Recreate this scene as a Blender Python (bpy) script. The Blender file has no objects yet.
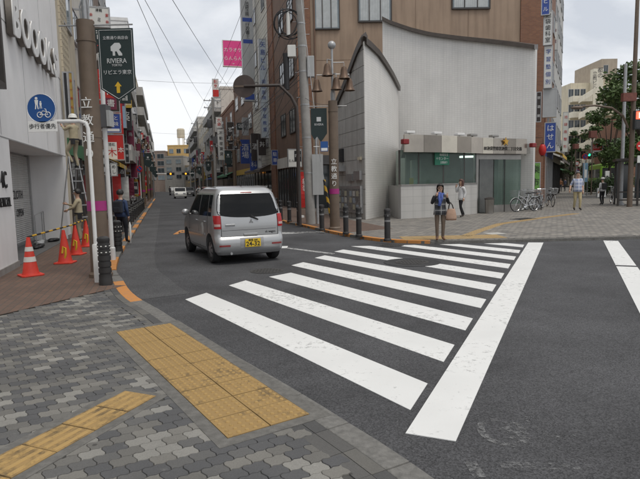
import bpy, bmesh, math, random
from mathutils import Vector, Matrix
R = math.radians
rnd = random.Random(7)
scn = bpy.context.scene
col = scn.collection

# ------------------------------------------------------------------ camera
F, CX, CY, HC, Y0 = 537.0, 320.0, 239.5, 1.6, 183.5
ROLL = R(1.2)
PIT = math.atan((CY - Y0) / F)
cd = bpy.data.cameras.new('camera')
cam = bpy.data.objects.new('camera', cd)
col.objects.link(cam)
cd.sensor_width = 36.0
cd.lens = 36.0 * F / 640.0
cd.clip_start = 0.05
cd.clip_end = 3000
cam.matrix_world = Matrix.Translation((0, 0, HC)) @ Matrix.Rotation(R(90) - PIT, 4, 'X') @ Matrix.Rotation(-ROLL, 4, 'Z')
scn.camera = cam

# ------------------------------------------------------------------ sky, sun, exposure
SUN_EL, SUN_AZ = 66.0, 140.0      # azimuth clockwise from +Y
w = bpy.data.worlds.new('World')
scn.world = w
w.use_nodes = True
nt = w.node_tree
for n in list(nt.nodes):
    nt.nodes.remove(n)
out = nt.nodes.new('ShaderNodeOutputWorld')
bg = nt.nodes.new('ShaderNodeBackground')
sky = nt.nodes.new('ShaderNodeTexSky')
sky.sky_type = 'NISHITA'
sky.sun_disc = False
sky.sun_elevation = R(SUN_EL)
sky.sun_rotation = R(SUN_AZ)
sky.air_density = 1.0
sky.dust_density = 3.0
tc = nt.nodes.new('ShaderNodeTexCoord')
mp = nt.nodes.new('ShaderNodeMapping')
mp.inputs['Scale'].default_value = (1.0, 1.0, 2.6)
mp.inputs['Location'].default_value = (0.35, 0.1, 0.2)
nz = nt.nodes.new('ShaderNodeTexNoise')
nz.inputs['Scale'].default_value = 2.9
nz.inputs['Detail'].default_value = 7
nz.inputs['Roughness'].default_value = 0.52
nz.inputs['Distortion'].default_value = 0.35
rmp = nt.nodes.new('ShaderNodeValToRGB')
rmp.color_ramp.elements[0].position = 0.36
rmp.color_ramp.elements[0].color = (5.6, 5.9, 6.4, 1)
rmp.color_ramp.elements[1].position = 0.62
rmp.color_ramp.elements[1].color = (8.9, 9.0, 9.15, 1)
mixs = nt.nodes.new('ShaderNodeMixRGB')
mixs.inputs[0].default_value = 0.9
nt.links.new(tc.outputs['Generated'], mp.inputs['Vector'])
nt.links.new(mp.outputs['Vector'], nz.inputs['Vector'])
nt.links.new(nz.outputs['Fac'], rmp.inputs['Fac'])
nt.links.new(sky.outputs['Color'], mixs.inputs[1])
nt.links.new(rmp.outputs['Color'], mixs.inputs[2])
nt.links.new(mixs.outputs['Color'], bg.inputs['Color'])
bg.inputs['Strength'].default_value = 0.105
nt.links.new(bg.outputs['Background'], out.inputs['Surface'])

sl = bpy.data.lights.new('sun', 'SUN')
sl.energy = 1.4
sl.angle = R(22)
sl.color = (1.0, 0.95, 0.86)
so = bpy.data.objects.new('sun', sl)
col.objects.link(so)
so.location = (15, -30, 40)
_sd = Vector((math.sin(R(SUN_AZ)) * math.cos(R(SUN_EL)), math.cos(R(SUN_AZ)) * math.cos(R(SUN_EL)), math.sin(R(SUN_EL))))
so.rotation_euler = _sd.to_track_quat('Z', 'Y').to_euler()

vs = scn.view_settings
vs.view_transform = 'Standard'
try: vs.look = 'None'
except Exception: pass
vs.exposure = 0.18
vs.gamma = 1.0
vs.use_curve_mapping = False

# ------------------------------------------------------------------ pixel -> place helpers (640x479 photo rows/columns)
def ray(u, v):
    x = (u - CX) / F; y = -(v - CY) / F
    c, s = math.cos(-ROLL), math.sin(-ROLL)
    x, y = c * x - s * y, s * x + c * y
    return (x, math.cos(PIT) + y * math.sin(PIT), -math.sin(PIT) + y * math.cos(PIT))
def G(u, v, z=0.0):
    d = ray(u, v); t = (z - HC) / d[2]
    return (d[0] * t, d[1] * t)
def D(u, v, Y):
    d = ray(u, v); t = Y / d[1]
    return (d[0] * t, Y, HC + d[2] * t)
def proj(x, y, z):
    z -= HC
    f = y * math.cos(PIT) - z * math.sin(PIT); up = y * math.sin(PIT) + z * math.cos(PIT)
    X = x / f; Y = up / f
    c, s = math.cos(ROLL), math.sin(ROLL)
    X, Y = c * X - s * Y, s * X + c * Y
    return (CX + F * X, CY - F * Y)
def ZAT(x, y, v):
    lo, hi = -2.0, 80.0
    for _ in range(50):
        m = (lo + hi) / 2
        if proj(x, y, m)[1] > v: lo = m
        else: hi = m
    return m
# side-street frame: s along the street, t to the left of its left kerb
SU = Vector((-0.2773, 0.9608)); SN = Vector((-0.9608, -0.2773)); SO = Vector((-5.79, 16.36))
def ST(s, t):
    p = SO + SU * s + SN * t
    return (p.x, p.y)
SANG = math.atan2(SU.y, SU.x)
def S_AT(u, t, v=183):
    lo, hi = -8.0, 400.0
    left = t > -3.5
    for _ in range(60):
        m = (lo + hi) / 2
        x, y = ST(m, t)
        p = proj(x, y, 1.6)[0]
        if (p < u) == left: lo = m
        else: hi = m
    return m

# ------------------------------------------------------------------ materials
MATS = {}
def mat(name, c, rough=0.7, var=0.12, vscale=3.0, bump=0.0, bscale=60.0, metal=0.0, spec=None, emit=None, estr=0.0, dirt=0.0, alpha=None, trans=0.0):
    if name in MATS: return MATS[name]
    m = bpy.data.materials.new(name); m.use_nodes = True
    N = m.node_tree.nodes; L = m.node_tree.links
    b = N['Principled BSDF']
    b.inputs['Roughness'].default_value = rough
    b.inputs['Metallic'].default_value = metal
    if spec is not None: b.inputs['Specular IOR Level'].default_value = spec
    if trans: b.inputs['Transmission Weight'].default_value = trans
    if emit:
        b.inputs['Emission Color'].default_value = (*emit, 1); b.inputs['Emission Strength'].default_value = estr
    b.inputs['Base Color'].default_value = (*c, 1)
    if var or bump or dirt:
        t = N.new('ShaderNodeTexCoord'); src = t.outputs['Object']
    if var or dirt:
        n1 = N.new('ShaderNodeTexNoise'); n1.inputs['Scale'].default_value = vscale; n1.inputs['Detail'].default_value = 6; n1.inputs['Roughness'].default_value = 0.62
        L.new(src, n1.inputs['Vector'])
        rp = N.new('ShaderNodeValToRGB')
        rp.color_ramp.elements[0].position = 0.3; rp.color_ramp.elements[1].position = 0.72
        rp.color_ramp.elements[0].color = tuple(max(0, k * (1 - var)) for k in c) + (1,)
        rp.color_ramp.elements[1].color = tuple(min(1, k * (1 + var)) for k in c) + (1,)
        L.new(n1.outputs['Fac'], rp.inputs['Fac']); last = rp.outputs['Color']
        if dirt:   # vertical weathering streaks
            mpp = N.new('ShaderNodeMapping'); mpp.inputs['Scale'].default_value = (2.2, 2.2, 0.18)
            L.new(src, mpp.inputs['Vector'])
            n2 = N.new('ShaderNodeTexNoise'); n2.inputs['Scale'].default_value = 1.6; n2.inputs['Detail'].default_value = 7
            L.new(mpp.outputs['Vector'], n2.inputs['Vector'])
            r2 = N.new('ShaderNodeValToRGB'); r2.color_ramp.elements[0].position = 0.42; r2.color_ramp.elements[1].position = 0.7
            r2.color_ramp.elements[0].color = (0, 0, 0, 1); r2.color_ramp.elements[1].color = (dirt, dirt, dirt, 1)
            L.new(n2.outputs['Fac'], r2.inputs['Fac'])
            mx = N.new('ShaderNodeMixRGB'); mx.inputs[2].default_value = (c[0] * 0.38, c[1] * 0.35, c[2] * 0.32, 1)
            L.new(r2.outputs['Color'], mx.inputs[0]); L.new(last, mx.inputs[1]); last = mx.outputs['Color']
        L.new(last, b.inputs['Base Color'])
        rr = N.new('ShaderNodeMapRange'); rr.inputs['To Min'].default_value = max(0.03, rough - 0.08); rr.inputs['To Max'].default_value = min(1, rough + 0.1)
        L.new(n1.outputs['Fac'], rr.inputs['Value']); L.new(rr.outputs['Result'], b.inputs['Roughness'])
    if bump:
        n3 = N.new('ShaderNodeTexNoise'); n3.inputs['Scale'].default_value = bscale; n3.inputs['Detail'].default_value = 4
        L.new(src, n3.inputs['Vector'])
        bp = N.new('ShaderNodeBump'); bp.inputs['Strength'].default_value = bump; bp.inputs['Distance'].default_value = 0.01
        L.new(n3.outputs['Fac'], bp.inputs['Height']); L.new(bp.outputs['Normal'], b.inputs['Normal'])
    MATS[name] = m
    return m

def tile_mat(name, c1, c2, mortar, bw, bh, joint=0.008, rough=0.6, coord='UV', offset=0.0, bump=0.35, dirt=0.0, big=0.12):
    """brick / tile pattern for pieces too small to pick apart"""
    if name in MATS: return MATS[name]
    m = bpy.data.materials.new(name); m.use_nodes = True
    N = m.node_tree.nodes; L = m.node_tree.links; b = N['Principled BSDF']; b.inputs['Roughness'].default_value = rough
    t = N.new('ShaderNodeTexCoord'); br = N.new('ShaderNodeTexBrick')
    br.offset = offset
    for k, v in (('Scale', 1.0), ('Mortar Size', joint), ('Brick Width', bw), ('Row Height', bh), ('Mortar Smooth', 0.1), ('Bias', 0.0)): br.inputs[k].default_value = v
    br.inputs['Color1'].default_value = (*c1, 1); br.inputs['Color2'].default_value = (*c2, 1); br.inputs['Mortar'].default_value = (*mortar, 1)
    L.new(t.outputs[coord], br.inputs['Vector'])
    n1 = N.new('ShaderNodeTexNoise'); n1.inputs['Scale'].default_value = 0.9; n1.inputs['Detail'].default_value = 7
    L.new(t.outputs['Object'], n1.inputs['Vector'])
    hs = N.new('ShaderNodeMapRange'); hs.inputs['To Min'].default_value = 1 - big; hs.inputs['To Max'].default_value = 1 + big
    L.new(n1.outputs['Fac'], hs.inputs['Value'])
    mu = N.new('ShaderNodeVectorMath'); mu.operation = 'SCALE'
    L.new(br.outputs['Color'], mu.inputs[0]); L.new(hs.outputs['Result'], mu.inputs['Scale'])
    last = mu.outputs['Vector']
    if dirt:
        mpp = N.new('ShaderNodeMapping'); mpp.inputs['Scale'].default_value = (2.0, 2.0, 0.15)
        L.new(t.outputs['Object'], mpp.inputs['Vector'])
        n2 = N.new('ShaderNodeTexNoise'); n2.inputs['Scale'].default_value = 1.5; n2.inputs['Detail'].default_value = 8
        L.new(mpp.outputs['Vector'], n2.inputs['Vector'])
        r2 = N.new('ShaderNodeValToRGB'); r2.color_ramp.elements[0].position = 0.45; r2.color_ramp.elements[1].position = 0.72
        r2.color_ramp.elements[0].color = (0, 0, 0, 1); r2.color_ramp.elements[1].color = (dirt, dirt, dirt, 1)
        L.new(n2.outputs['Fac'], r2.inputs['Fac'])
        mx = N.new('ShaderNodeMixRGB'); mx.inputs[2].default_value = tuple(k * 0.45 for k in c1) + (1,)
        L.new(r2.outputs['Color'], mx.inputs[0]); L.new(last, mx.inputs[1]); last = mx.outputs['Color']
    L.new(last, b.inputs['Base Color'])
    bp = N.new('ShaderNodeBump'); bp.inputs['Strength'].default_value = bump; bp.inputs['Distance'].default_value = 0.006; bp.invert = True
    L.new(br.outputs['Fac'], bp.inputs['Height']); L.new(bp.outputs['Normal'], b.inputs['Normal'])
    MATS[name] = m
    return m

def random_mat(name, cols, island=False, rough=0.85, speck=0.25):
    """one colour per piece (per object, or per island of a joined mesh)"""
    m = bpy.data.materials.new(name); m.use_nodes = True
    N = m.node_tree.nodes; L = m.node_tree.links; b = N['Principled BSDF']; b.inputs['Roughness'].default_value = rough
    if island: rs = N.new('ShaderNodeNewGeometry').outputs['Random Per Island']
    else: rs = N.new('ShaderNodeObjectInfo').outputs['Random']
    rp = N.new('ShaderNodeValToRGB'); rp.color_ramp.interpolation = 'CONSTANT'
    el = rp.color_ramp.elements
    while len(el) < len(cols): el.new(0.5)
    for i, (p, c) in enumerate(cols): el[i].position = p; el[i].color = (*c, 1)
    L.new(rs, rp.inputs['Fac'])
    t = N.new('ShaderNodeTexCoord'); geo = N.new('ShaderNodeNewGeometry')
    n1 = N.new('ShaderNodeTexNoise'); n1.inputs['Scale'].default_value = 140; n1.inputs['Detail'].default_value = 5
    L.new(geo.outputs['Position'], n1.inputs['Vector'])
    n2 = N.new('ShaderNodeTexNoise'); n2.inputs['Scale'].default_value = 1.7; n2.inputs['Detail'].default_value = 6
    L.new(geo.outputs['Position'], n2.inputs['Vector'])
    ad = N.new('ShaderNodeMath'); ad.operation = 'ADD'; L.new(n1.outputs['Fac'], ad.inputs[0]); L.new(n2.outputs['Fac'], ad.inputs[1])
    mr = N.new('ShaderNodeMapRange'); mr.inputs['From Min'].default_value = 0.6; mr.inputs['From Max'].default_value = 1.4
    mr.inputs['To Min'].default_value = 1 - speck; mr.inputs['To Max'].default_value = 1 + speck
    L.new(ad.outputs['Value'], mr.inputs['Value'])
    mu = N.new('ShaderNodeVectorMath'); mu.operation = 'SCALE'; L.new(rp.outputs['Color'], mu.inputs[0]); L.new(mr.outputs['Result'], mu.inputs['Scale'])
    # pale scuffs and stains
    n4 = N.new('ShaderNodeTexNoise'); n4.inputs['Scale'].default_value = 5.5; n4.inputs['Detail'].default_value = 9; n4.inputs['Roughness'].default_value = 0.75
    L.new(geo.outputs['Position'], n4.inputs['Vector'])
    r4 = N.new('ShaderNodeValToRGB'); r4.color_ramp.elements[0].position = 0.62; r4.color_ramp.elements[1].position = 0.76
    r4.color_ramp.elements[1].color = (0.35, 0.35, 0.35, 1)
    L.new(n4.outputs['Fac'], r4.inputs['Fac'])
    mx = N.new('ShaderNodeMixRGB'); mx.inputs[2].default_value = (0.36, 0.35, 0.32, 1)
    L.new(r4.outputs['Color'], mx.inputs[0]); L.new(mu.outputs['Vector'], mx.inputs[1])
    vg = N.new('ShaderNodeTexVoronoi'); vg.inputs['Scale'].default_value = 6.5; L.new(geo.outputs['Position'], vg.inputs['Vector'])
    rg_ = N.new('ShaderNodeValToRGB'); rg_.color_ramp.elements[0].position = 0.08; rg_.color_ramp.elements[0].color = (0.75, 0.75, 0.75, 1); rg_.color_ramp.elements[1].position = 0.12; rg_.color_ramp.elements[1].color = (0, 0, 0, 1); L.new(vg.outputs['Distance'], rg_.inputs['Fac'])
    sg_ = N.new('ShaderNodeSeparateColor'); L.new(vg.outputs['Color'], sg_.inputs['Color']); gg_ = N.new('ShaderNodeMath'); gg_.operation = 'GREATER_THAN'; gg_.inputs[1].default_value = 0.66; L.new(sg_.outputs[0], gg_.inputs[0]); gm_ = N.new('ShaderNodeMath'); gm_.operation = 'MULTIPLY'; L.new(rg_.outputs['Color'], gm_.inputs[0]); L.new(gg_.outputs[0], gm_.inputs[1])
    mg_ = N.new('ShaderNodeMixRGB'); mg_.inputs[2].default_value = (0.035, 0.033, 0.03, 1); L.new(gm_.outputs[0], mg_.inputs[0]); L.new(mx.outputs['Color'], mg_.inputs[1])
    L.new(mg_.outputs['Color'], b.inputs['Base Color'])
    bp = N.new('ShaderNodeBump'); bp.inputs['Strength'].default_value = 0.35; bp.inputs['Distance'].default_value = 0.004
    L.new(n1.outputs['Fac'], bp.inputs['Height']); L.new(bp.outputs['Normal'], b.inputs['Normal'])
    return m

def asphalt_mat(name, base=0.052, tint=(1.0, 1.0, 1.03)):
    m = bpy.data.materials.new(name); m.use_nodes = True
    N = m.node_tree.nodes; L = m.node_tree.links; b = N['Principled BSDF']; b.inputs['Roughness'].default_value = 0.88
    b.inputs['Specular IOR Level'].default_value = 0.35
    geo = N.new('ShaderNodeNewGeometry')
    v = N.new('ShaderNodeTexVoronoi'); v.inputs['Scale'].default_value = 110
    L.new(geo.outputs['Position'], v.inputs['Vector'])
    n1 = N.new('ShaderNodeTexNoise'); n1.inputs['Scale'].default_value = 260; n1.inputs['Detail'].default_value = 3
    L.new(geo.outputs['Position'], n1.inputs['Vector'])
    n2 = N.new('ShaderNodeTexNoise'); n2.inputs['Scale'].default_value = 0.55; n2.inputs['Detail'].default_value = 8; n2.inputs['Roughness'].default_value = 0.65
    L.new(geo.outputs['Position'], n2.inputs['Vector'])
    sep = N.new('ShaderNodeSeparateColor'); L.new(v.outputs['Color'], sep.inputs['Color'])
    r1 = N.new('ShaderNodeMapRange'); r1.inputs['To Min'].default_value = 0.55; r1.inputs['To Max'].default_value = 1.5
    L.new(sep.outputs[0], r1.inputs['Value'])
    r2 = N.new('ShaderNodeMapRange'); r2.inputs['From Min'].default_value = 0.32; r2.inputs['From Max'].default_value = 0.68; r2.inputs['To Min'].default_value = 0.66; r2.inputs['To Max'].default_value = 1.32
    L.new(n2.outputs['Fac'], r2.inputs['Value'])
    m1 = N.new('ShaderNodeMath'); m1.operation = 'MULTIPLY'; L.new(r1.outputs['Result'], m1.inputs[0]); L.new(r2.outputs['Result'], m1.inputs[1])
    cc = N.new('ShaderNodeRGB'); cc.outputs[0].default_value = tuple(base * k for k in tint) + (1,)
    sc = N.new('ShaderNodeVectorMath'); sc.operation = 'SCALE'; L.new(cc.outputs[0], sc.inputs[0]); L.new(m1.outputs['Value'], sc.inputs['Scale'])
    # pale specks of bare aggregate
    v2 = N.new('ShaderNodeTexVoronoi'); v2.inputs['Scale'].default_value = 32; v2.inputs['Randomness'].default_value = 1
    L.new(geo.outputs['Position'], v2.inputs['Vector'])
    r3 = N.new('ShaderNodeValToRGB'); r3.color_ramp.elements[0].position = 0.07; r3.color_ramp.elements[0].color = (1, 1, 1, 1); r3.color_ramp.elements[1].position = 0.10; r3.color_ramp.elements[1].color = (0, 0, 0, 1)
    L.new(v2.outputs['Distance'], r3.inputs['Fac'])
    sp2 = N.new('ShaderNodeSeparateColor'); L.new(v2.outputs['Color'], sp2.inputs['Color'])
    gt = N.new('ShaderNodeMath'); gt.operation = 'GREATER_THAN'; gt.inputs[1].default_value = 0.8; L.new(sp2.outputs[0], gt.inputs[0])
    mm = N.new('ShaderNodeMath'); mm.operation = 'MULTIPLY'; L.new(r3.outputs['Color'], mm.inputs[0]); L.new(gt.outputs['Value'], mm.inputs[1])
    mx = N.new('ShaderNodeMixRGB'); mx.inputs[2].default_value = (0.2, 0.2, 0.2, 1)
    L.new(mm.outputs['Value'], mx.inputs[0]); L.new(sc.outputs['Vector'], mx.inputs[1])
    L.new(mx.outputs['Color'], b.inputs['Base Color'])
    bp = N.new('ShaderNodeBump'); bp.inputs['Strength'].default_value = 0.6; bp.inputs['Distance'].default_value = 0.004
    L.new(v.outputs['Distance'], bp.inputs['Height']); L.new(bp.outputs['Normal'], b.inputs['Normal'])
    return m

def paint_mat(name, c, wear=0.5, under=(0.055, 0.055, 0.056), lo=0.52, hi=0.66, rough=0.75, scale=9.0, through=False):
    """road paint, chipped and dirtied down to the surface below it"""
    m = bpy.data.materials.new(name); m.use_nodes = True
    N = m.node_tree.nodes; L = m.node_tree.links; b = N['Principled BSDF']; b.inputs['Roughness'].default_value = rough
    geo = N.new('ShaderNodeNewGeometry')
    n1 = N.new('ShaderNodeTexNoise'); n1.inputs['Scale'].default_value = scale; n1.inputs['Detail'].default_value = 10; n1.inputs['Roughness'].default_value = 0.78
    L.new(geo.outputs['Position'], n1.inputs['Vector'])
    r1 = N.new('ShaderNodeValToRGB'); r1.color_ramp.elements[0].position = lo; r1.color_ramp.elements[1].position = hi
    r1.color_ramp.elements[1].color = (wear, wear, wear, 1)
    n2 = N.new('ShaderNodeTexNoise'); n2.inputs['Scale'].default_value = 0.9; n2.inputs['Detail'].default_value = 6
    L.new(geo.outputs['Position'], n2.inputs['Vector'])
    lw_ = N.new('ShaderNodeMath'); lw_.operation = 'MULTIPLY_ADD'; lw_.inputs[1].default_value = 0.55; lw_.inputs[2].default_value = -0.275; L.new(n2.outputs['Fac'], lw_.inputs[0])
    la_ = N.new('ShaderNodeMath'); la_.operation = 'ADD'; L.new(n1.outputs['Fac'], la_.inputs[0]); L.new(lw_.outputs[0], la_.inputs[1]); L.new(la_.outputs[0], r1.inputs['Fac'])
    r2 = N.new('ShaderNodeMapRange'); r2.inputs['To Min'].default_value = 0.78; r2.inputs['To Max'].default_value = 1.12
    L.new(n2.outputs['Fac'], r2.inputs['Value'])
    cc = N.new('ShaderNodeRGB'); cc.outputs[0].default_value = (*c, 1)
    sc = N.new('ShaderNodeVectorMath'); sc.operation = 'SCALE'; L.new(cc.outputs[0], sc.inputs[0]); L.new(r2.outputs['Result'], sc.inputs['Scale'])
    if through:
        inv = N.new('ShaderNodeMath'); inv.operation = 'SUBTRACT'; inv.inputs[0].default_value = 1.0; L.new(r1.outputs['Color'], inv.inputs[1]); L.new(inv.outputs[0], b.inputs['Alpha']); L.new(sc.outputs['Vector'], b.inputs['Base Color'])
    else:
        mx = N.new('ShaderNodeMixRGB'); mx.inputs[2].default_value = (*under, 1)
        L.new(r1.outputs['Color'], mx.inputs[0]); L.new(sc.outputs['Vector'], mx.inputs[1]); L.new(mx.outputs['Color'], b.inputs['Base Color'])
    n3 = N.new('ShaderNodeTexNoise'); n3.inputs['Scale'].default_value = 150
    L.new(geo.outputs['Position'], n3.inputs['Vector'])
    bp = N.new('ShaderNodeBump'); bp.inputs['Strength'].default_value = 0.3; bp.inputs['Distance'].default_value = 0.004
    L.new(n3.outputs['Fac'], bp.inputs['Height']); L.new(bp.outputs['Normal'], b.inputs['Normal'])
    return m

def plaid_mat(name, base, dark, light, freq=11.0, rough=0.9):
    m = bpy.data.materials.new(name); m.use_nodes = True
    N = m.node_tree.nodes; L = m.node_tree.links; b = N['Principled BSDF']; b.inputs['Roughness'].default_value = rough
    t = N.new('ShaderNodeTexCoord'); sp = N.new('ShaderNodeSeparateXYZ'); L.new(t.outputs['Object'], sp.inputs[0])
    def band(sock, f, thr):
        a = N.new('ShaderNodeMath'); a.operation = 'MULTIPLY'; a.inputs[1].default_value = f; L.new(sock, a.inputs[0])
        fr = N.new('ShaderNodeMath'); fr.operation = 'FRACT'; L.new(a.outputs[0], fr.inputs[0])
        g = N.new('ShaderNodeMath'); g.operation = 'LESS_THAN'; g.inputs[1].default_value = thr; L.new(fr.outputs[0], g.inputs[0])
        return g.outputs[0]
    h = band(sp.outputs['Z'], freq, 0.38); v = band(sp.outputs['X'], freq, 0.38)
    h2 = band(sp.outputs['Z'], freq * 0.5, 0.13); v2 = band(sp.outputs['X'], freq * 0.5, 0.13)
    ad = N.new('ShaderNodeMath'); ad.operation = 'ADD'; L.new(h, ad.inputs[0]); L.new(v, ad.inputs[1])
    ml = N.new('ShaderNodeMath'); ml.operation = 'MULTIPLY'; ml.inputs[1].default_value = 0.5; L.new(ad.outputs[0], ml.inputs[0])
    m1 = N.new('ShaderNodeMixRGB'); m1.inputs[1].default_value = (*base, 1); m1.inputs[2].default_value = (*dark, 1); L.new(ml.outputs[0], m1.inputs[0])
    mxx = N.new('ShaderNodeMath'); mxx.operation = 'MAXIMUM'; L.new(h2, mxx.inputs[0]); L.new(v2, mxx.inputs[1])
    m2 = N.new('ShaderNodeMixRGB'); m2.inputs[2].default_value = (*light, 1); L.new(mxx.outputs[0], m2.inputs[0]); L.new(m1.outputs[0], m2.inputs[1])
    L.new(m2.outputs[0], b.inputs['Base Color'])
    return m

# ------------------------------------------------------------------ mesh helpers
class MB:
    def __init__(s): s.v = []; s.f = []; s.uv = {}; s.mi = []; s.cur = 0
    def add(s, vs_, fs, uvs=None):
        o = len(s.v); s.v += [tuple(p) for p in vs_]
        for f in fs:
            if uvs is not None: s.uv[len(s.f)] = [uvs[i] for i in f]
            s.f.append([i + o for i in f]); s.mi.append(s.cur)
        return s
    def box(s, x0, x1, y0, y1, z0, z1):
        if x0 > x1: x0, x1 = x1, x0
        if y0 > y1: y0, y1 = y1, y0
        if z0 > z1: z0, z1 = z1, z0
        return s.add([(x0, y0, z0), (x1, y0, z0), (x1, y1, z0), (x0, y1, z0), (x0, y0, z1), (x1, y0, z1), (x1, y1, z1), (x0, y1, z1)],
                     [(3, 2, 1, 0), (4, 5, 6, 7), (0, 1, 5, 4), (1, 2, 6, 5), (2, 3, 7, 6), (3, 0, 4, 7)])
    def prism(s, poly, z0, z1):
        n = len(poly)
        a = sum(poly[i][0] * poly[(i + 1) % n][1] - poly[(i + 1) % n][0] * poly[i][1] for i in range(n))
        if a < 0: poly = poly[::-1]
        vs_ = [(p[0], p[1], z0) for p in poly] + [(p[0], p[1], z1) for p in poly]
        return s.add(vs_, [tuple(range(n))[::-1], tuple(range(n, 2 * n))] + [(i, (i + 1) % n, n + (i + 1) % n, n + i) for i in range(n)])
    def prism_y(s, poly, y0, y1):      # polygon in x,z extruded along y
        n = len(poly)
        a = sum(poly[i][0] * poly[(i + 1) % n][1] - poly[(i + 1) % n][0] * poly[i][1] for i in range(n))
        if a < 0: poly = poly[::-1]
        vs_ = [(p[0], y0, p[1]) for p in poly] + [(p[0], y1, p[1]) for p in poly]
        return s.add(vs_, [tuple(range(n)), tuple(range(n, 2 * n))[::-1]] + [((i + 1) % n, i, n + i, n + (i + 1) % n) for i in range(n)])
    def tube(s, pts, r, seg=8, caps=True):
        pts = [Vector(p) for p in pts]; n = len(pts)
        rs = r if isinstance(r, (list, tuple)) else [r] * n
        prev = None; o = []
        for i in range(n):
            d = (pts[min(i + 1, n - 1)] - pts[max(i - 1, 0)])
            if d.length < 1e-9: d = Vector((0, 0, 1))
            d.normalize()
            if prev is None:
                a = Vector((0, 0, 1)) if abs(d.z) < 0.9 else Vector((1, 0, 0))
                x = d.cross(a).normalized()
            else:
                x = prev - d * prev.dot(d)
                x = x.normalized() if x.length > 1e-6 else d.orthogonal().normalized()
            prev = x; y = d.cross(x)
            o += [pts[i] + (x * math.cos(2 * math.pi * k / seg) + y * math.sin(2 * math.pi * k / seg)) * rs[i] for k in range(seg)]
        fs = []
        for i in range(n - 1):
            for k in range(seg):
                fs.append((i * seg + k, i * seg + (k + 1) % seg, (i + 1) * seg + (k + 1) % seg, (i + 1) * seg + k))
        if caps: fs += [tuple(range(seg))[::-1], tuple(range((n - 1) * seg, n * seg))]
        return s.add(o, fs)
    def lathe(s, prof, seg=16, cx=0, cy=0, sx=1.0, sy=1.0, caps=True):
        o = []
        for r, z in prof:
            o += [(cx + r * sx * math.cos(2 * math.pi * k / seg), cy + r * sy * math.sin(2 * math.pi * k / seg), z) for k in range(seg)]
        n = len(prof); fs = []
        for i in range(n - 1):
            for k in range(seg):
                fs.append((i * seg + k, i * seg + (k + 1) % seg, (i + 1) * seg + (k + 1) % seg, (i + 1) * seg + k))
        if caps: fs += [tuple(range(seg))[::-1], tuple(range((n - 1) * seg, n * seg))]
        return s.add(o, fs)
    def ball(s, c, rx, ry=None, rz=None, seg=10, rings=6):
        ry = rx if ry is None else ry; rz = rx if rz is None else rz
        o = [(c[0], c[1], c[2] - rz)]
        for i in range(1, rings):
            a = -math.pi / 2 + math.pi * i / rings
            o += [(c[0] + rx * math.cos(a) * math.cos(2 * math.pi * k / seg), c[1] + ry * math.cos(a) * math.sin(2 * math.pi * k / seg), c[2] + rz * math.sin(a)) for k in range(seg)]
        o.append((c[0], c[1], c[2] + rz)); t = len(o) - 1; fs = []
        for k in range(seg):
            fs.append((0, 1 + (k + 1) % seg, 1 + k)); fs.append((t, t - seg + k, t - seg + (k + 1) % seg))
        for i in range(rings - 2):
            for k in range(seg):
                a = 1 + i * seg
                fs.append((a + k, a + (k + 1) % seg, a + seg + (k + 1) % seg, a + seg + k))
        return s.add(o, fs)
    def torus(s, c, R_, r, axis='y', seg=24, sub=8):
        o = []; fs = []
        for i in range(seg):
            a = 2 * math.pi * i / seg
            for k in range(sub):
                b = 2 * math.pi * k / sub
                q = R_ + r * math.cos(b); h = r * math.sin(b)
                p = {'y': (q * math.cos(a), h, q * math.sin(a)), 'x': (h, q * math.cos(a), q * math.sin(a)), 'z': (q * math.cos(a), q * math.sin(a), h)}[axis]
                o.append((c[0] + p[0], c[1] + p[1], c[2] + p[2]))
                fs.append((i * sub + k, ((i + 1) % seg) * sub + k, ((i + 1) % seg) * sub + (k + 1) % sub, i * sub + (k + 1) % sub))
        return s.add(o, fs)
    def disc(s, c, r, axis='y', th=0.01, seg=24):
        n = seg; A = []
        for q in (-th / 2, th / 2):
            for i in range(n):
                a = 2 * math.pi * i / n; p, h = r * math.cos(a), r * math.sin(a)
                A.append({'y': (c[0] + p, c[1] + q, c[2] + h), 'x': (c[0] + q, c[1] + p, c[2] + h), 'z': (c[0] + p, c[1] + h, c[2] + q)}[axis])
        return s.add(A, [tuple(range(n))[::-1], tuple(range(n, 2 * n))] + [(i, (i + 1) % n, n + (i + 1) % n, n + i) for i in range(n)])
    def mesh(s, name='m', smooth=False):
        me = bpy.data.meshes.new(name); me.from_pydata(s.v, [], s.f)
        if s.uv:
            ul = me.uv_layers.new(name='UVMap')
            for p in me.polygons:
                if p.index in s.uv:
                    for j, li in enumerate(p.loop_indices): ul.data[li].uv = s.uv[p.index][j]
        if any(s.mi): me.polygons.foreach_set('material_index', s.mi)
        bm = bmesh.new(); bm.from_mesh(me); bmesh.ops.recalc_face_normals(bm, faces=bm.faces); bm.to_mesh(me); bm.free()
        if smooth:
            for p in me.polygons: p.use_smooth = True
        me.update()
        return me
    def build(s, name, m, parent=None, loc=None, rz=0.0, smooth=False, bevel=0.0, autosm=False):
        me = s.mesh(name, smooth)
        return link(name, me, m, parent, loc, rz, bevel, autosm)
def link(name, me, m, parent=None, loc=None, rz=0.0, bevel=0.0, autosm=False):
    if m is not None and not len(me.materials):
        for q in (m if isinstance(m, (list, tuple)) else [m]): me.materials.append(q)
    o = bpy.data.objects.new(name, me); col.objects.link(o)
    if parent is not None: o.parent = parent
    if loc is not None: o.location = loc
    if rz: o.rotation_euler = (0, 0, rz)
    if bevel:
        b = o.modifiers.new('bevel', 'BEVEL'); b.width = bevel; b.segments = 2; b.limit_method = 'ANGLE'; b.angle_limit = R(35)
    if autosm:
        for p in me.polygons: p.use_smooth = True
        me.set_sharp_from_angle(angle=R(35))
    return o
def tag(o, label, cat=None, group=None, kind=None):
    o['label'] = label
    if cat: o['category'] = cat
    if group: o['group'] = group
    if kind: o['kind'] = kind
    return o
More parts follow.
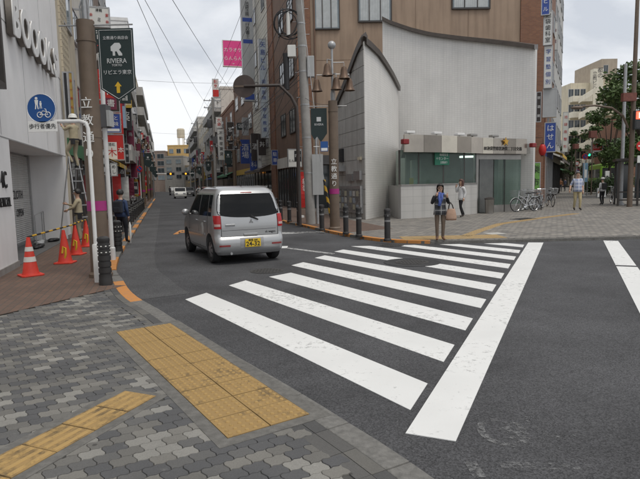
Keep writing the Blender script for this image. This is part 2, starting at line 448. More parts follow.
def thing(name, label, cat, loc=(0, 0, 0), rz=0.0, group=None):
    o = bpy.data.objects.new(name, None); col.objects.link(o)
    o.empty_display_size = 0.2
    o.location = loc; o.rotation_euler = (0, 0, rz)
    return tag(o, label, cat, group)
def struct(name, mb, m, label=None):
    o = mb.build(name, m); o['kind'] = 'structure'
    if label: o['label'] = label
    return o
def dup(root, loc, rz, label, group=None):
    def cp(o, par):
        c = o.copy(); col.objects.link(c); c.parent = par
        for k in [k for k in o.children]: cp(k, c)
        return c
    r = cp(root, None); r.location = loc; r.rotation_euler = (0, 0, rz); r['label'] = label
    if group: r['group'] = group
    return r
FONTC = {}
def text_mesh(s, size, depth=0.004, bold=0.0, sx=1.0, vertical=False):
    key = (s, size, depth, bold, sx, vertical)
    if key in FONTC: return FONTC[key]
    cu = bpy.data.curves.new('lettering', 'FONT')
    cu.body = '\n'.join(s) if vertical else s
    cu.size = size; cu.align_x = 'CENTER'; cu.align_y = 'CENTER'; cu.extrude = depth; cu.offset = bold
    cu.resolution_u = 3
    if vertical: cu.space_line = 0.95
    o = bpy.data.objects.new('lettering', cu)
    me = bpy.data.meshes.new_from_object(o)
    me.transform(Matrix.Rotation(R(90), 4, 'X') @ Matrix.Diagonal((sx, 1, 1, 1)))
    me.materials.clear()
    bpy.data.objects.remove(o); bpy.data.curves.remove(cu)
    FONTC[key] = me
    return me
def text(s, size, m, parent, loc, rz=0.0, name='lettering', depth=0.003, bold=0.0, sx=1.0, vertical=False):
    """lettering in the local x-z plane, read from local -y"""
    me = text_mesh(s, size, depth, bold, sx, vertical).copy()
    return link(name, me, m, parent, loc, rz)
# ================================================================== GROUND
M_ASPH = asphalt_mat('asphalt', 0.061, (1.0, 1.0, 1.05))
M_ASPH2 = asphalt_mat('asphalt_patch', 0.078)
M_ASPH3 = asphalt_mat('asphalt_new', 0.036)
M_GROUND = mat('far_ground', (0.16, 0.16, 0.155), 0.9)
M_MORTAR = mat('mortar', (0.07, 0.068, 0.063), 0.95, bump=0.4)
M_KERB = mat('kerb_granite', (0.15, 0.145, 0.135), 0.85, 0.3, 22, bump=0.5, bscale=120)
M_EDGE = mat('edge_concrete', (0.13, 0.125, 0.115), 0.9, 0.28, 18, bump=0.5, bscale=140)
M_WHITE_PAINT = paint_mat('white_road_paint', (0.70, 0.70, 0.685), 0.8, lo=0.56, hi=0.72, scale=12, through=True)
M_WORN_PAINT = paint_mat('worn_white_paint', (0.5, 0.5, 0.49), 0.97, lo=0.43, hi=0.56, scale=13, through=True)
M_ORANGE_PAINT = paint_mat('orange_kerb_paint', (0.52, 0.22, 0.055), 0.75, under=(0.2, 0.18, 0.16), lo=0.55, hi=0.68)
M_IRON = mat('cast_iron', (0.045, 0.043, 0.042), 0.65, 0.25, 30, bump=0.5, bscale=90)

g = MB(); g.add([(-1500, -300, -0.06), (1500, -300, -0.06), (1500, 2500, -0.06), (-1500, 2500, -0.06)], [(0, 1, 2, 3)])
struct('ground', g, M_GROUND)
g = MB(); g.add([(-110, -40, 0), (140, -40, 0), (140, 230, 0), (-110, 230, 0)], [(0, 1, 2, 3)])
road = struct('road', g, M_ASPH, 'dark asphalt road with white zebra crossing')

def catmull(P, n=6):
    P = [Vector(p) for p in P]; o = []
    for i in range(len(P) - 1):
        p0, p1, p2, p3 = P[max(i - 1, 0)], P[i], P[i + 1], P[min(i + 2, len(P) - 1)]
        for k in range(n):
            t = k / n
            o.append(0.5 * ((2 * p1) + (p2 - p0) * t + (2 * p0 - 5 * p1 + 4 * p2 - p3) * t * t + (3 * p1 - p0 - 3 * p2 + p3) * t ** 3))
    o.append(P[-1]); return o
def resample(P, step):
    o = [P[0].copy()]; acc = 0.0
    for a, b in zip(P, P[1:]):
        L = (b - a).length; d = step - acc
        while d <= L:
            o.append(a + (b - a) * (d / L)); d += step
        acc = (acc + L) % step if L else acc
    return o
def offset(P, d):       # to the right of travel for positive d
    o = []
    for i in range(len(P)):
        t = (P[min(i + 1, len(P) - 1)] - P[max(i - 1, 0)]).normalized()
        o.append(P[i] + Vector((t.y, -t.x)) * d)
    return o
def strip(a, b, z0, z1):
    m = MB(); n = len(a)
    vs_ = []
    for p, q in zip(a, b): vs_ += [(p.x, p.y, z0), (p.x, p.y, z1), (q.x, q.y, z1), (q.x, q.y, z0)]
    fs = []
    for i in range(n - 1):
        for k in range(4): fs.append((i * 4 + k, i * 4 + (k + 1) % 4, (i + 1) * 4 + (k + 1) % 4, (i + 1) * 4 + k))
    fs += [(0, 1, 2, 3), tuple(range((n - 1) * 4, n * 4))[::-1]]
    return m.add(vs_, fs)

# near kerb line, from far up the side street round the corner to behind the camera
K = [ST(60, 0), ST(30, 0), ST(12, 0), ST(4, 0), ST(0, 0), ST(-4, 0), (-3.9, 10.15), (-3.42, 9.15), (-3.02, 8.3), (-2.62, 7.57), (-2.12, 6.84), (-1.37, 5.67), (-0.69, 4.68), (-0.14, 3.87),
     (0.14, 3.43), (0.46, 2.92), (0.72, 2.4), (0.86, 1.8), (0.75, 1.0), (0.25, -0.2), (-2.0, -5.0), (-6.0, -13.5)]
KL = resample(catmull(K, 8), 0.1)          # 0.1 m steps, travelling towards the camera; pavement lies on its right
ZP = 0.034
KI = offset(KL, 0.17); KE = offset(KL, 0.36)
pv = MB(); poly = [(p.x, p.y) for p in KE] + [(-30, -13.5), (-30, 16)] + [ST(0, 8), ST(60, 8)]
# base of the pavement
base = strip(KE, [Vector((p.x - 7.5, p.y - 2.0 if p.y > 8 else p.y - 1.0)) for p in KE], -0.02, 0.026)
g = MB(); n = len(KE[::4])
pts = KE[::4]
g.prism([(p.x, p.y) for p in pts] + [(-40, -13.5), (-40, 20), ST(20, 30), ST(60, 30)], -0.02, 0.024)
pavement = struct('pavement', g, M_MORTAR, 'grey block pavement with yellow tactile paving at the street corner')
# kerb: single stones near, one run far up the street
kerb = strip(KL[::3], KI[::3], -0.03, ZP - 0.012).build('kerb', M_EDGE); kerb['kind'] = 'structure'; kerb['label'] = 'granite kerb with orange painted stones along the near pavement'
step = 6; i = 0; ns = 0
while i + step < len(KL):
    far_ = KL[i].y > 30
    st = 24 if far_ else step
    j = min(i + st, len(KL) - 1)
    a = KL[i:j + 1]; b = KI[i:j + 1]
    d = (a[-1] - a[0]).normalized() * 0.004
    sel = range(0, len(a), 3 if not far_ else 8); A = [a[k].copy() for k in sel]; B = [b[k].copy() for k in sel]
    A[0] += d; B[0] += d; A[-1] -= d; B[-1] -= d
    c = (a[0] + a[-1]) / 2
    sv = (c - SO).dot(SU)
    orange = (sv > -9.3) and (((sv + 9.3) / 2.75) % 1.0 < 0.56)
    if KL[i].y < -3: break
    o = strip([p - c for p in A], [p - c for p in B], -0.02, ZP + rnd.uniform(-0.003, 0.003) + (0.05 if c.y > 10.6 else 0.0 if c.y < 9 else (c.y - 9) / 1.6 * 0.05)).build('kerb_stone', M_ORANGE_PAINT if orange else M_KERB, kerb, (c.x, c.y, 0), bevel=0.008)
    if orange: o['label'] = 'kerb stone painted orange'
    i = j
strip(KI[::3], KE[::3], -0.015, ZP - 0.012).build('edging_bed', M_MORTAR, pavement)
M_EDGEB = random_mat('edging_block', [(0.0, (0.07, 0.069, 0.068)), (0.4, (0.09, 0.087, 0.083)), (0.75, (0.115, 0.11, 0.1))])
i = 0
while i + 3 < len(KI) and KI[i].y > -2:
    if KI[i].y > 26: i += 3; continue
    for (fa, fb) in ((0.0, 0.49), (0.51, 1.0)):
        q = [KI[i].lerp(KE[i], fa), KI[i + 3].lerp(KE[i + 3], fa), KI[i + 3].lerp(KE[i + 3], fb), KI[i].lerp(KE[i], fb)]; c = (q[0] + q[1] + q[2] + q[3]) / 4
        g_ = MB(); g_.prism([tuple((p - c) * 0.985) for p in q], -0.014, ZP - 0.001 + rnd.uniform(-0.002, 0.001)); g_.build('edging_block', M_EDGEB, pavement, (c.x, c.y, 0))
    i += 3
# lighter asphalt strip beside the left kerb
ii = [k for k in range(len(KL)) if -0 < KL[k].y and 7.3 < KL[k].y < 40]
aa = KL[ii[0]:ii[-1]:4]; bb = offset(aa, -0.75)
m_ = strip(aa, bb, 0.0, 0.004)
o = m_.build('asphalt_patch', M_ASPH2, road)

# tactile tiles (0.3 m): dots
def dot_tile():
    m = MB(); m.box(-0.147, 0.147, -0.147, 0.147, -0.02, 0.0)
    m.cur = 1
    for a in range(5):
        for b in range(5):
            x, y = -0.116 + a * 0.058, -0.116 + b * 0.058
            m.lathe([(0.0165, -0.001), (0.0115, 0.0065)], 7, x, y)
    return m.mesh('tactile_tile')
def bar_tile():
    m = MB(); m.box(-0.147, 0.147, -0.147, 0.147, -0.02, 0.0)
    m.cur = 1
    for a in range(4):
        y = -0.111 + a * 0.074
        m.add([(-0.14, y - 0.017, -0.001), (0.14, y - 0.017, -0.001), (0.14, y + 0.017, -0.001), (-0.14, y + 0.017, -0.001),
               (-0.135, y - 0.011, 0.005), (0.135, y - 0.011, 0.005), (0.135, y + 0.011, 0.005), (-0.135, y + 0.011, 0.005)],
              [(4, 5, 6, 7), (0, 1, 5, 4), (1, 2, 6, 5), (2, 3, 7, 6), (3, 0, 4, 7)])
    return m.mesh('tactile_tile')
def tactile_mat():
    m = paint_mat('tactile_yellow', (0.385, 0.25, 0.092), 0.7, under=(0.14, 0.095, 0.04), lo=0.54, hi=0.68, rough=0.85, scale=6)
    return m
M_TACT = tactile_mat()
MD, MBAR = dot_tile(), bar_tile()
M_TACTB = paint_mat('tactile_yellow_base', (0.32, 0.207, 0.08), 0.85, under=(0.085, 0.062, 0.035), lo=0.5, hi=0.66, rough=0.9, scale=7)
for q_ in (MD, MBAR): q_.materials.append(M_TACTB); q_.materials.append(M_TACT)
e1 = Vector((math.sin(R(57)), math.cos(R(57)))); e2 = Vector((math.sin(R(-33)), math.cos(R(-33))))
az57 = math.atan2(e1.y, e1.x)
# big patch: 2 x 10 tiles along e2, anchored at its lower left corner
T0 = Vector((-0.60, 3.19)); tact_cent = []
for a in range(2):
    for b in range(10):
        if a == 1 and b > 9: continue
        p = T0 + e1 * (0.15 + 0.302 * a) + e2 * (0.15 + 0.302 * b)
        o = link('tactile_tile', MD, None, pavement, (p.x, p.y, ZP + 0.007 + rnd.uniform(-0.0015, 0.0015)), az57 + rnd.uniform(-0.006, 0.006))
        tact_cent.append(p)
def rect_pts(o_, ea, eb, a0, a1, b0, b1): return [tuple(o_ + ea * x + eb * y) for x, y in ((a0, b0), (a1, b0), (a1, b1), (a0, b1))]
bd = MB()
for r_ in ((-0.09, 0, -0.09, 3.11), (0.606, 0.72, -0.09, 3.11), (0, 0.606, -0.09, 0), (0, 0.606, 3.022, 3.11)):
    bd.prism(rect_pts(T0, e1, e2, *r_), -0.01, ZP + 0.003)
bd.build('tile_border', M_EDGE, pavement)
# guide bar strip
B0 = Vector(G(-62, 490, ZP)); bdir = (Vector(G(140.5, 393.8, ZP)) - Vector(G(5, 467, ZP))).normalized()
bn = Vector((-bdir.y, bdir.x)); Bend = Vector(G(140.5, 393.8, ZP)); NB = 9
for b in range(NB):
    p = Bend - bdir * (0.15 + 0.302 * b)
    link('tactile_tile', MBAR, None, pavement, (p.x, p.y, ZP + 0.006 + rnd.uniform(-0.0015, 0.0015)), math.atan2(bdir.y, bdir.x) + rnd.uniform(-0.008, 0.008))
bd = MB()
for r_ in ((-0.302 * NB, 0.04, 0.149, 0.225), (-0.302 * NB, 0.04, -0.225, -0.149), (0.0, 0.05, -0.149, 0.149)):
    bd.prism(rect_pts(Bend, bdir, bn, *r_), -0.01, ZP + 0.003)
bd.build('tile_border', M_EDGE, pavement)

# interlocking pavers
PL, PW = 0.134, 0.1
def paver_poly():
    def wv(x): 
        f = ((x / (PL / 2)) % 1.0)
        return 0.0065 * (1 if f < 0.5 else -1) * min(1, min(f % 0.5, 0.5 - f % 0.5) / 0.12)
    def vv(y):
        f = (y / PW) + 0.5
        return 0.0065 * math.sin(2 * math.pi * f)
    xs = [-PL / 2 + PL * k / 8 for k in range(9)]; ys = [-PW / 2 + PW * k / 4 for k in range(5)]
    P = [(x, -PW / 2 + wv(x)) for x in xs] + [(PL / 2 + vv(y), y) for y in ys[1:-1]] + [(x, PW / 2 + wv(x)) for x in xs[::-1]] + [(-PL / 2 + vv(y), y) for y in ys[1:-1][::-1]]
    return P
PP = [(x * 0.972, y * 0.96) for x, y in paver_poly()]
def paver_mesh():
    m = MB(); n = len(PP)
    top = [(x * 0.972, y * 0.965, 0.0) for x, y in PP]; mid = [(x, y, -0.004) for x, y in PP]; bot = [(x, y, -0.016) for x, y in PP]
    return m, top, mid, bot, n
def add_paver(m, M4):
    n = len(PP)
    vs_ = [M4 @ Vector((x * 0.972, y * 0.965, 0.0)) for x, y in PP] + [M4 @ Vector((x, y, -0.004)) for x, y in PP] + [M4 @ Vector((x, y, -0.016)) for x, y in PP]
    fs = [tuple(range(n))]
    for k in range(2): fs += [(k * n + i, k * n + (i + 1) % n, (k + 1) * n + (i + 1) % n, (k + 1) * n + i) for i in range(n)]
    m.add(vs_, fs)
PCOL = [(0.0, (0.078, 0.078, 0.08)), (0.26, (0.1, 0.098, 0.095)), (0.48, (0.125, 0.12, 0.11)), (0.68, (0.16, 0.153, 0.138)), (0.84, (0.215, 0.208, 0.19))]
M_PAV = random_mat('paver_grey', PCOL); M_PAVI = random_mat('paver_grey_far', PCOL, island=True)
pm = MB(); add_paver(pm, Matrix.Identity(4)); PMESH = pm.mesh('paver'); PMESH.materials.append(M_PAV)
KEpts = KE[::2]
def inside_pav(p):
    # inside of the edging line: nearest edge point and side test
    bi = min(range(len(KEpts) - 1), key=lambda k: (KEpts[k] - p).length_squared)
    t = (KEpts[min(bi + 1, len(KEpts) - 1)] - KEpts[max(bi - 1, 0)]).normalized(); d = p - KEpts[bi]
    return d.dot(Vector((t.y, -t.x)))
def half(p, a, b): return (b[0] - a[0]) * (p.y - a[1]) - (b[1] - a[1]) * (p.x - a[0])
BR0, BR1 = Vector((-4.45, 5.9)), Vector((-3.15, 8.55))     # border of grey blocks and red bricks
brd = (BR1 - BR0).normalized(); brn = Vector((-brd.y, brd.x))
pavs = []
for a in range(-62, 26):
    for b in range(-16, 98):
        p = Vector((-0.6, 3.19)) + e1 * ((a + (0.5 if b % 2 else 0.0)) * PL) + e2 * ((b - 8) * PW)
        if p.y < 1.9 or p.x < -5.4 or p.y > 10 or p.x > 1.0: continue
        q = proj(p.x, p.y, 0)
        if q[0] < -60 or q[1] > 540 or q[0] > 470: continue
        if inside_pav(p) < -0.02: continue
        if (p - BR0).dot(brn) > -0.05: continue
        l = p - T0; la, lb = l.dot(e1), l.dot(e2)
        if -0.05 < la < 0.68 and -0.05 < lb < 3.07: continue
        l = p - Bend; la, lb = l.dot(bdir), l.dot(bn)
        if la < 0.02 and abs(lb) < 0.17: continue
        pavs.append((q[1], p))
pavs.sort(key=lambda k: (-(1 if k[0] < 485 else 0), -k[0]))
stuffm = MB()
for n_, (qy, p) in enumerate(pavs):
    dz = rnd.uniform(-0.0022, 0.0012)
    if n_ < 300:
        o = link('paver', PMESH, None, pavement, (p.x, p.y, ZP + dz), az57 + (math.pi if rnd.random() < 0.5 else 0) * 0)
        o.rotation_euler = (rnd.uniform(-0.012, 0.012), rnd.uniform(-0.012, 0.012), az57)
    else:
        add_paver(stuffm, Matrix.Translation((p.x, p.y, ZP + dz)) @ Matrix.Rotation(az57, 4, 'Z') @ Matrix.Rotation(rnd.uniform(-0.01, 0.01), 4, 'X'))
o = stuffm.build('paver_field', M_PAVI, pavement); o['kind'] = 'stuff'; o['label'] = 'grey interlocking pavers further off'

# red brick pavement along the shops on the left
M_REDBR = tile_mat('red_brick_paving', (0.135, 0.083, 0.06), (0.105, 0.069, 0.053), (0.075, 0.062, 0.052), 0.21, 0.105, 0.008, 0.85, 'UV', 0.5, 0.3, big=0.3)
def sheet(name, poly, z, m, ang, parent=None, th=0.006):
    g_ = MB(); n_ = len(poly)
    c, s_ = math.cos(ang), math.sin(ang)
    uv = [(p[0] * c + p[1] * s_, -p[0] * s_ + p[1] * c) for p in poly]
    a_ = sum(poly[i][0] * poly[(i + 1) % n_][1] - poly[(i + 1) % n_][0] * poly[i][1] for i in range(n_))
    idx = tuple(range(n_)) if a_ > 0 else tuple(range(n_))[::-1]
    g_.add([(p[0], p[1], z) for p in poly] + [(p[0], p[1], z - th) for p in poly], [idx] + [(i, (i + 1) % n_, n_ + (i + 1) % n_, n_ + i) for i in range(n_)], uv + uv)
    return g_.build(name, m, parent)
inner = [p for p in KE[::3] if p.y > BR1.y - 0.1]
poly = [(p.x, p.y) for p in inner] + [tuple(BR1 - brn * 0.02), tuple(BR0 - brn * 0.02), (-5.6, 3.6), (-12, 3.6), ST(-8, 9), ST(60, 9)]
rb = sheet('brick_pavement', poly, ZP + 0.004, M_REDBR, SANG); rb['kind'] = 'structure'; rb['label'] = 'red brick pavement along the shop fronts on the left'

# far pavement / plaza with its kerb
KF = [ST(150, -6.1), ST(60, -6.1), ST(30, -6.1), ST(14, -6.05), (-1.60, 22.7), (-0.72, 20.3), (0.18, 17.6), (0.90, 15.8), (1.74, 14.32), (2.81, 13.72), (4.2, 13.66), (5.25, 13.68), (8.27, 13.82), (12, 14.3), (15.5, 16.3), (19, 21.5), (22.5, 28.5), (31, 46), (48, 81)]
KFL = resample(catmull(KF, 8), 0.1)
ZF = 0.08
KFI = offset(KFL, -0.16)
M_PLAZA = tile_mat('plaza_paving', (0.27, 0.248, 0.216), (0.135, 0.128, 0.12), (0.09, 0.085, 0.078), 0.23, 0.12, 0.012, 0.85, 'UV', 0.5, 0.3, big=0.35)
poly = [(p.x, p.y) for p in KFI[::6]] + [(48, 200), (-30, 200)]
pl = sheet('plaza', poly, ZF, M_PLAZA, R(20), th=0.1); pl['kind'] = 'structure'; pl['label'] = 'grey block paved plaza in front of the police box'
kf = strip(KFL[::4], KFI[::4], -0.02, ZF - 0.012).build('kerb', M_EDGE); kf['kind'] = 'structure'; kf['label'] = 'kerb of the far corner with orange paint'
i = 0
while i + 6 < len(KFL):
    st = 6 if KFL[i].y < 30 else 30
    j = min(i + st, len(KFL) - 1)
    c = (KFL[i] + KFL[j]) / 2
    d = (KFL[j] - KFL[i]).normalized() * 0.004
    sel = sorted(set(list(range(i, j + 1, 3)) + [j]))
    A = [KFL[k].copy() for k in sel]; B = [KFI[k].copy() for k in sel]
    A[0] += d; B[0] += d; A[-1] -= d; B[-1] -= d
    orange = c.x < 2.9 and c.y < 40 and c.x > -7 and (int(i / 6) % 5) < 4 and c.y > 13.7
    o = strip([p - c for p in A], [p - c for p in B], -0.01, ZF + 0.004 - (0.03 if 2.9 < c.x < 12 and c.y < 16 else 0)).build('kerb_stone', M_ORANGE_PAINT if orange else M_KERB, kf, (c.x, c.y, 0), bevel=0.008)
    i = j
# reddish strip of plaza along the right of the side street
poly = [(p.x, p.y) for p in KFI[::6] if 15.6 < p.y < 60 and p.x < 2] + [ST(8, -8.2), ST(40, -9)]
poly = [(p.x, p.y) for p in KFI[::6] if 16.2 < p.y < 60 and p.x < 2] + [(2.4, 17.6), (1.3, 22.0), ST(14, -9.2), ST(44, -9.2)]
rb2 = sheet('brick_pavement', poly, ZF + 0.005, M_REDBR, SANG); rb2['kind'] = 'structure'; rb2['label'] = 'brown brick pavement in front of the brown building'
# tan tactile tiles of the plaza
M_TACT2 = paint_mat('tactile_tan', (0.38, 0.265, 0.125), 0.5, under=(0.2, 0.16, 0.1), lo=0.5, hi=0.68, rough=0.85, scale=6)
def lowtile(): 
    m = MB(); m.box(-0.148, 0.148, -0.148, 0.148, -0.01, 0.0)
    for a in range(4): m.box(-0.13, 0.13, -0.111 + a * 0.074 - 0.014, -0.111 + a * 0.074 + 0.014, -0.001, 0.005)
    return m.mesh('tactile_tile')
def lowdot():
    m = MB(); m.box(-0.148, 0.148, -0.148, 0.148, -0.01, 0.0)
    for a in range(5):
        for b in range(5): m.lathe([(0.017, -0.001), (0.011, 0.005)], 4, -0.116 + a * 0.058, -0.116 + b * 0.058)
    return m.mesh('tactile_tile')
LT, LD = lowtile(), lowdot(); LT.materials.append(M_TACT2); LD.materials.append(M_TACT2)
x0, yk = G(402, 241, ZF); x1 = G(512, 241, ZF)[0]
k = 0
x = 2.35
while x < 5.0:
    for r_ in range(3): link('tactile_tile', LD, None, pl, (x, 14.12 + 0.3 * r_ + 0.01 * (x - 3), ZF + 0.006), 0.02)
    x += 0.302
path = [Vector(G(462, 237.5, ZF)), Vector(G(480, 230.5, ZF)), Vector(G(500, 224, ZF)), Vector(G(545, 217.5, ZF)), Vector(G(578, 213.4, ZF))]
pr = resample(path, 0.302)
for a, b in zip(pr, pr[1:]):
    if (a - pr[0]).length < 0.25: continue
    d = b - a; link('tactile_tile', LT, None, pl, ((a.x + b.x) / 2, (a.y + b.y) / 2, ZF + 0.006 + 0.0005 * (k % 2)), math.atan2(d.y, d.x)); k += 1
# inspection cover and grate in the plaza
c = G(494.5, 233.5, ZF)
m_ = MB(); m_.box(-0.24, 0.24, -0.24, 0.24, -0.01, 0.006)
o = m_.build('inspection_cover', mat('pale_concrete', (0.42, 0.41, 0.38), 0.85, 0.2, 14, bump=0.3), pl, (c[0], c[1], ZF), R(12), bevel=0.004)
c = G(524, 219, ZF)
o = thing('drain_grate', 'dark iron drain grate in the plaza near the bicycles', 'grate', (c[0], c[1], ZF), R(30))
m_ = MB()
for b in range(12): m_.box(-0.45 + b * 0.08, -0.415 + b * 0.08, -0.2, 0.2, 0.0, 0.012)
m_.box(-0.5, 0.5, -0.25, -0.205, 0, 0.014); m_.box(-0.5, 0.5, 0.205, 0.25, 0, 0.014)
m_.build('bar_set', M_IRON, o)

# ---- zebra crossing and lines (parts of the road)
def clip(poly, a, b):      # keep left of a->b
    o_ = []; n_ = len(poly)
    for i in range(n_):
        p, q = Vector(poly[i]), Vector(poly[(i + 1) % n_])
        hp, hq = half(p, a, b), half(q, a, b)
        if hp >= 0: o_.append(tuple(p))
        if hp * hq < 0: o_.append(tuple(p + (q - p) * (hp / (hp - hq))))
    return o_
def marking(name, poly, m, z=0.005, label=None):
    if len(poly) < 3: return
    c = Vector((sum(p[0] for p in poly) / len(poly), sum(p[1] for p in poly) / len(poly)))
    g_ = MB(); g_.prism([(p[0] - c.x, p[1] - c.y) for p in poly], 0.0008, z)
    o = g_.build(name, m, road, (c.x, c.y, 0))
    if label: o['label'] = label
    return o
for k in range(10):
    r0 = (0.83 + 0.463 * k, 4.12 + 0.993 * k); r1 = (0.61 + 0.463 * k, 3.63 + 0.993 * k)
    l1 = (-1.93 + 0.452 * k, 7.5 + 1.0 * k); l0 = (-1.72 + 0.455 * k, 7.94 + 0.985 * k)
    poly = [r1, r0, l0, l1]
    if k == 2: poly[2], poly[3] = (-0.54, 9.62), (-0.9, 9.23)
    poly = clip(poly, (8, 13.5), (-8, 13.5))
    # slightly uneven edges
    marking('crosswalk_stripe', poly, M_WHITE_PAINT)
def line_pts(a, b, n=1): return [(a[0] + (b[0] - a[0]) * t / n, a[1] + (b[1] - a[1]) * t / n) for t in range(n + 1)]
marking('crossing_edge_line', [(0.52, 3.28), (0.81, 3.16), (5.62, 13.42), (5.27, 13.5)], M_WHITE_PAINT, 0.006)
LA, LB = Vector((7.22, 13.6)), Vector((7.55, 13.55)); dA = (Vector((4.37, 7.52)) - LA).normalized()
def lpt(b, d): q = b + dA * d; return (q.x, q.y)
wdt = Vector((0.30, -0.14))
cut = (LA - Vector(G(615, 266, 0))).length
LB2 = LA + wdt
marking('lane_line', [lpt(LA, 0), lpt(LB2, 0), lpt(LB2, cut - 0.12), lpt(LA, cut - 0.12)], M_WHITE_PAINT)
marking('lane_line', [lpt(LA, cut + 0.05), lpt(LB2, cut + 0.05), lpt(LB2, 11.5), lpt(LA, 11.5)], M_WHITE_PAINT)
a, b = G(281, 234.2), G(326, 232.8)
marking('stop_line', [a, G(281, 232.4), G(322, 231.6), b], M_WORN_PAINT)
marking('stop_line', [G(274, 246.4), G(288, 246.2), G(287, 248.2), G(274, 248.4)], M_WHITE_PAINT)
marking('worn_line', [G(288, 247.6), G(335, 253.5), G(333, 254.6), G(287, 248.6)], M_WORN_PAINT)
# orange warning mark ahead of the van
c = Vector(G(183, 232))
for q in ([(-1.0, -0.9), (-0.55, -0.9), (0.1, 0.9), (-0.25, 0.9)], [(0.1, 0.9), (-0.05, 0.5), (0.55, -0.9), (0.95, -0.9), (0.35, 0.9)], [(-0.5, -0.35), (-0.4, 0.0), (0.2, 0.0), (0.35, -0.35)]):
    rot = [(c.x + SU.y * x * 0.35 + SU.x * y * 0.9, c.y - SU.x * x * 0.35 + SU.y * y * 0.9) for x, y in q]
    marking('orange_road_mark', rot, M_ORANGE_PAINT)
# rubbed-out bicycle symbol on the near asphalt
def ring(cx, cy, ra, rb_, w_, n=20):
    for k in range(n):
        a0, a1 = 2 * math.pi * k / n, 2 * math.pi * (k + 1) / n
        yield [(cx + ra * math.cos(a0), cy + rb_ * math.sin(a0)), (cx + ra * math.cos(a1), cy + rb_ * math.sin(a1)), (cx + (ra - w_) * math.cos(a1), cy + (rb_ - w_) * math.sin(a1)), (cx + (ra - w_) * math.cos(a0), cy + (rb_ - w_) * math.sin(a0))]
M_GHOST = paint_mat('ghost_paint', (0.2, 0.2, 0.2), 1.0, lo=0.36, hi=0.52, scale=24, through=True)
g_ = MB()
for (cx, cy) in (G(503, 432), G(552, 425)):
    for q in ring(cx, cy, 0.16, 0.2, 0.05): g_.add([(p[0], p[1], 0.0035) for p in q], [(0, 1, 2, 3)])
for (p, q) in (((503, 432), (530, 415)), ((530, 415), (552, 425)), ((500, 465), (590, 468)), ((470, 462), (480, 478)), ((530, 415), (515, 440))):
    a, b = Vector(G(*p)), Vector(G(*q)); d = (b - a).normalized(); n_ = Vector((-d.y, d.x)) * 0.035
    g_.add([(*tuple(p_), 0.0025 + 0.0004 * len(g_.f) / 10) for p_ in (a + n_, b + n_, b - n_, a - n_)], [(0, 1, 2, 3)])
o = g_.build('worn_bicycle_mark', M_GHOST, road); o['label'] = 'faint rubbed-out road symbol on the asphalt'
# manhole covers and round asphalt patch
def manhole(px, py, r, z, label):
    c = G(px, py)
    o = thing('manhole_cover', label, 'manhole', (c[0], c[1], z))
    m_ = MB(); m_.lathe([(r, -0.003), (r, 0.004)], 28)
    m_.build('frame', M_IRON, o)
    m_ = MB(); m_.lathe([(r * 0.88, 0.001), (r * 0.88, 0.007)], 28)
    for q in range(-4, 5):
        for t in range(-4, 5):
            if math.hypot(q, t) < 4.2: m_.box(q * r * 0.19 - r * 0.06, q * r * 0.19 + r * 0.06, t * r * 0.19 - r * 0.06, t * r * 0.19 + r * 0.06, 0.006, 0.011)
    m_.build('lid', M_IRON, o)
manhole(267, 271, 0.31, 0.003, 'dark round manhole cover just behind the silver van')
c = G(412, 262.5)
m_ = MB(); m_.lathe([(0.56, 0.001), (0.56, 0.0085)], 36, c[0], c[1]); m_.build('asphalt_patch', M_ASPH3, road)
manhole(412, 262.5, 0.33, 0.010, 'dark round manhole cover among the zebra stripes')
manhole(392, 245.4, 0.3, 0.006, 'dark manhole cover at the far end of the zebra crossing')
# ================================================================== BUILDINGS
M_GLASS = mat('dark_window_glass', (0.035, 0.045, 0.05), 0.08, 0.0, spec=0.6)
M_GLASS2 = mat('pale_window_glass', (0.22, 0.26, 0.28), 0.1, 0.25, 1.2, spec=0.6)
M_ALU = mat('aluminium', (0.42, 0.42, 0.42), 0.4, 0.1, 8, metal=0.6)
M_DARKFR = mat('dark_frame', (0.045, 0.038, 0.034), 0.5, 0.2, 6)
M_WHITE = mat('white_paint', (0.72, 0.72, 0.71), 0.55, 0.05, 2, dirt=0.12)
M_WHITEW = mat('white_wall', (0.82, 0.815, 0.81), 0.55, 0.04, 1.2, bump=0.08, dirt=0.08)
M_BLACK = mat('black', (0.018, 0.018, 0.02), 0.5, 0.2, 6)
M_GREYC = mat('grey_concrete', (0.3, 0.29, 0.275), 0.85, 0.2, 2, bump=0.3, dirt=0.35)
M_CREAM = mat('cream_render', (0.55, 0.49, 0.38), 0.8, 0.1, 1.5, bump=0.2, dirt=0.3)
M_BEIGE = mat('beige_panel', (0.335, 0.245, 0.178), 0.8, 0.1, 0.8, bump=0.15, dirt=0.4)
M_BROWNW = mat('brown_wall', (0.185, 0.115, 0.08), 0.8, 0.14, 1.5, bump=0.2, dirt=0.3)
M_OCHRE = mat('ochre_render', (0.55, 0.37, 0.15), 0.8, 0.1, 1.5, dirt=0.2)
M_PALEGREY = mat('pale_grey_render', (0.46, 0.45, 0.43), 0.8, 0.1, 1.5, dirt=0.3)
M_OFFWHITE = mat('off_white_render', (0.62, 0.6, 0.55), 0.8, 0.08, 1.5, dirt=0.3)
M_MIDBROWN = mat('taupe_render', (0.26, 0.2, 0.165), 0.8, 0.1, 1.5, dirt=0.25)
M_DGREY = mat('dark_grey_cladding', (0.1, 0.1, 0.105), 0.6, 0.15, 2, dirt=0.2)
M_STEEL = mat('brushed_steel', (0.33, 0.315, 0.295), 0.32, 0.12, 3, metal=0.9)
M_BRICK = tile_mat('brick_red', (0.27, 0.12, 0.065), (0.2, 0.085, 0.05), (0.17, 0.13, 0.1), 0.22, 0.075, 0.01, 0.85, 'Object', 0.5, 0.4, 0.2)
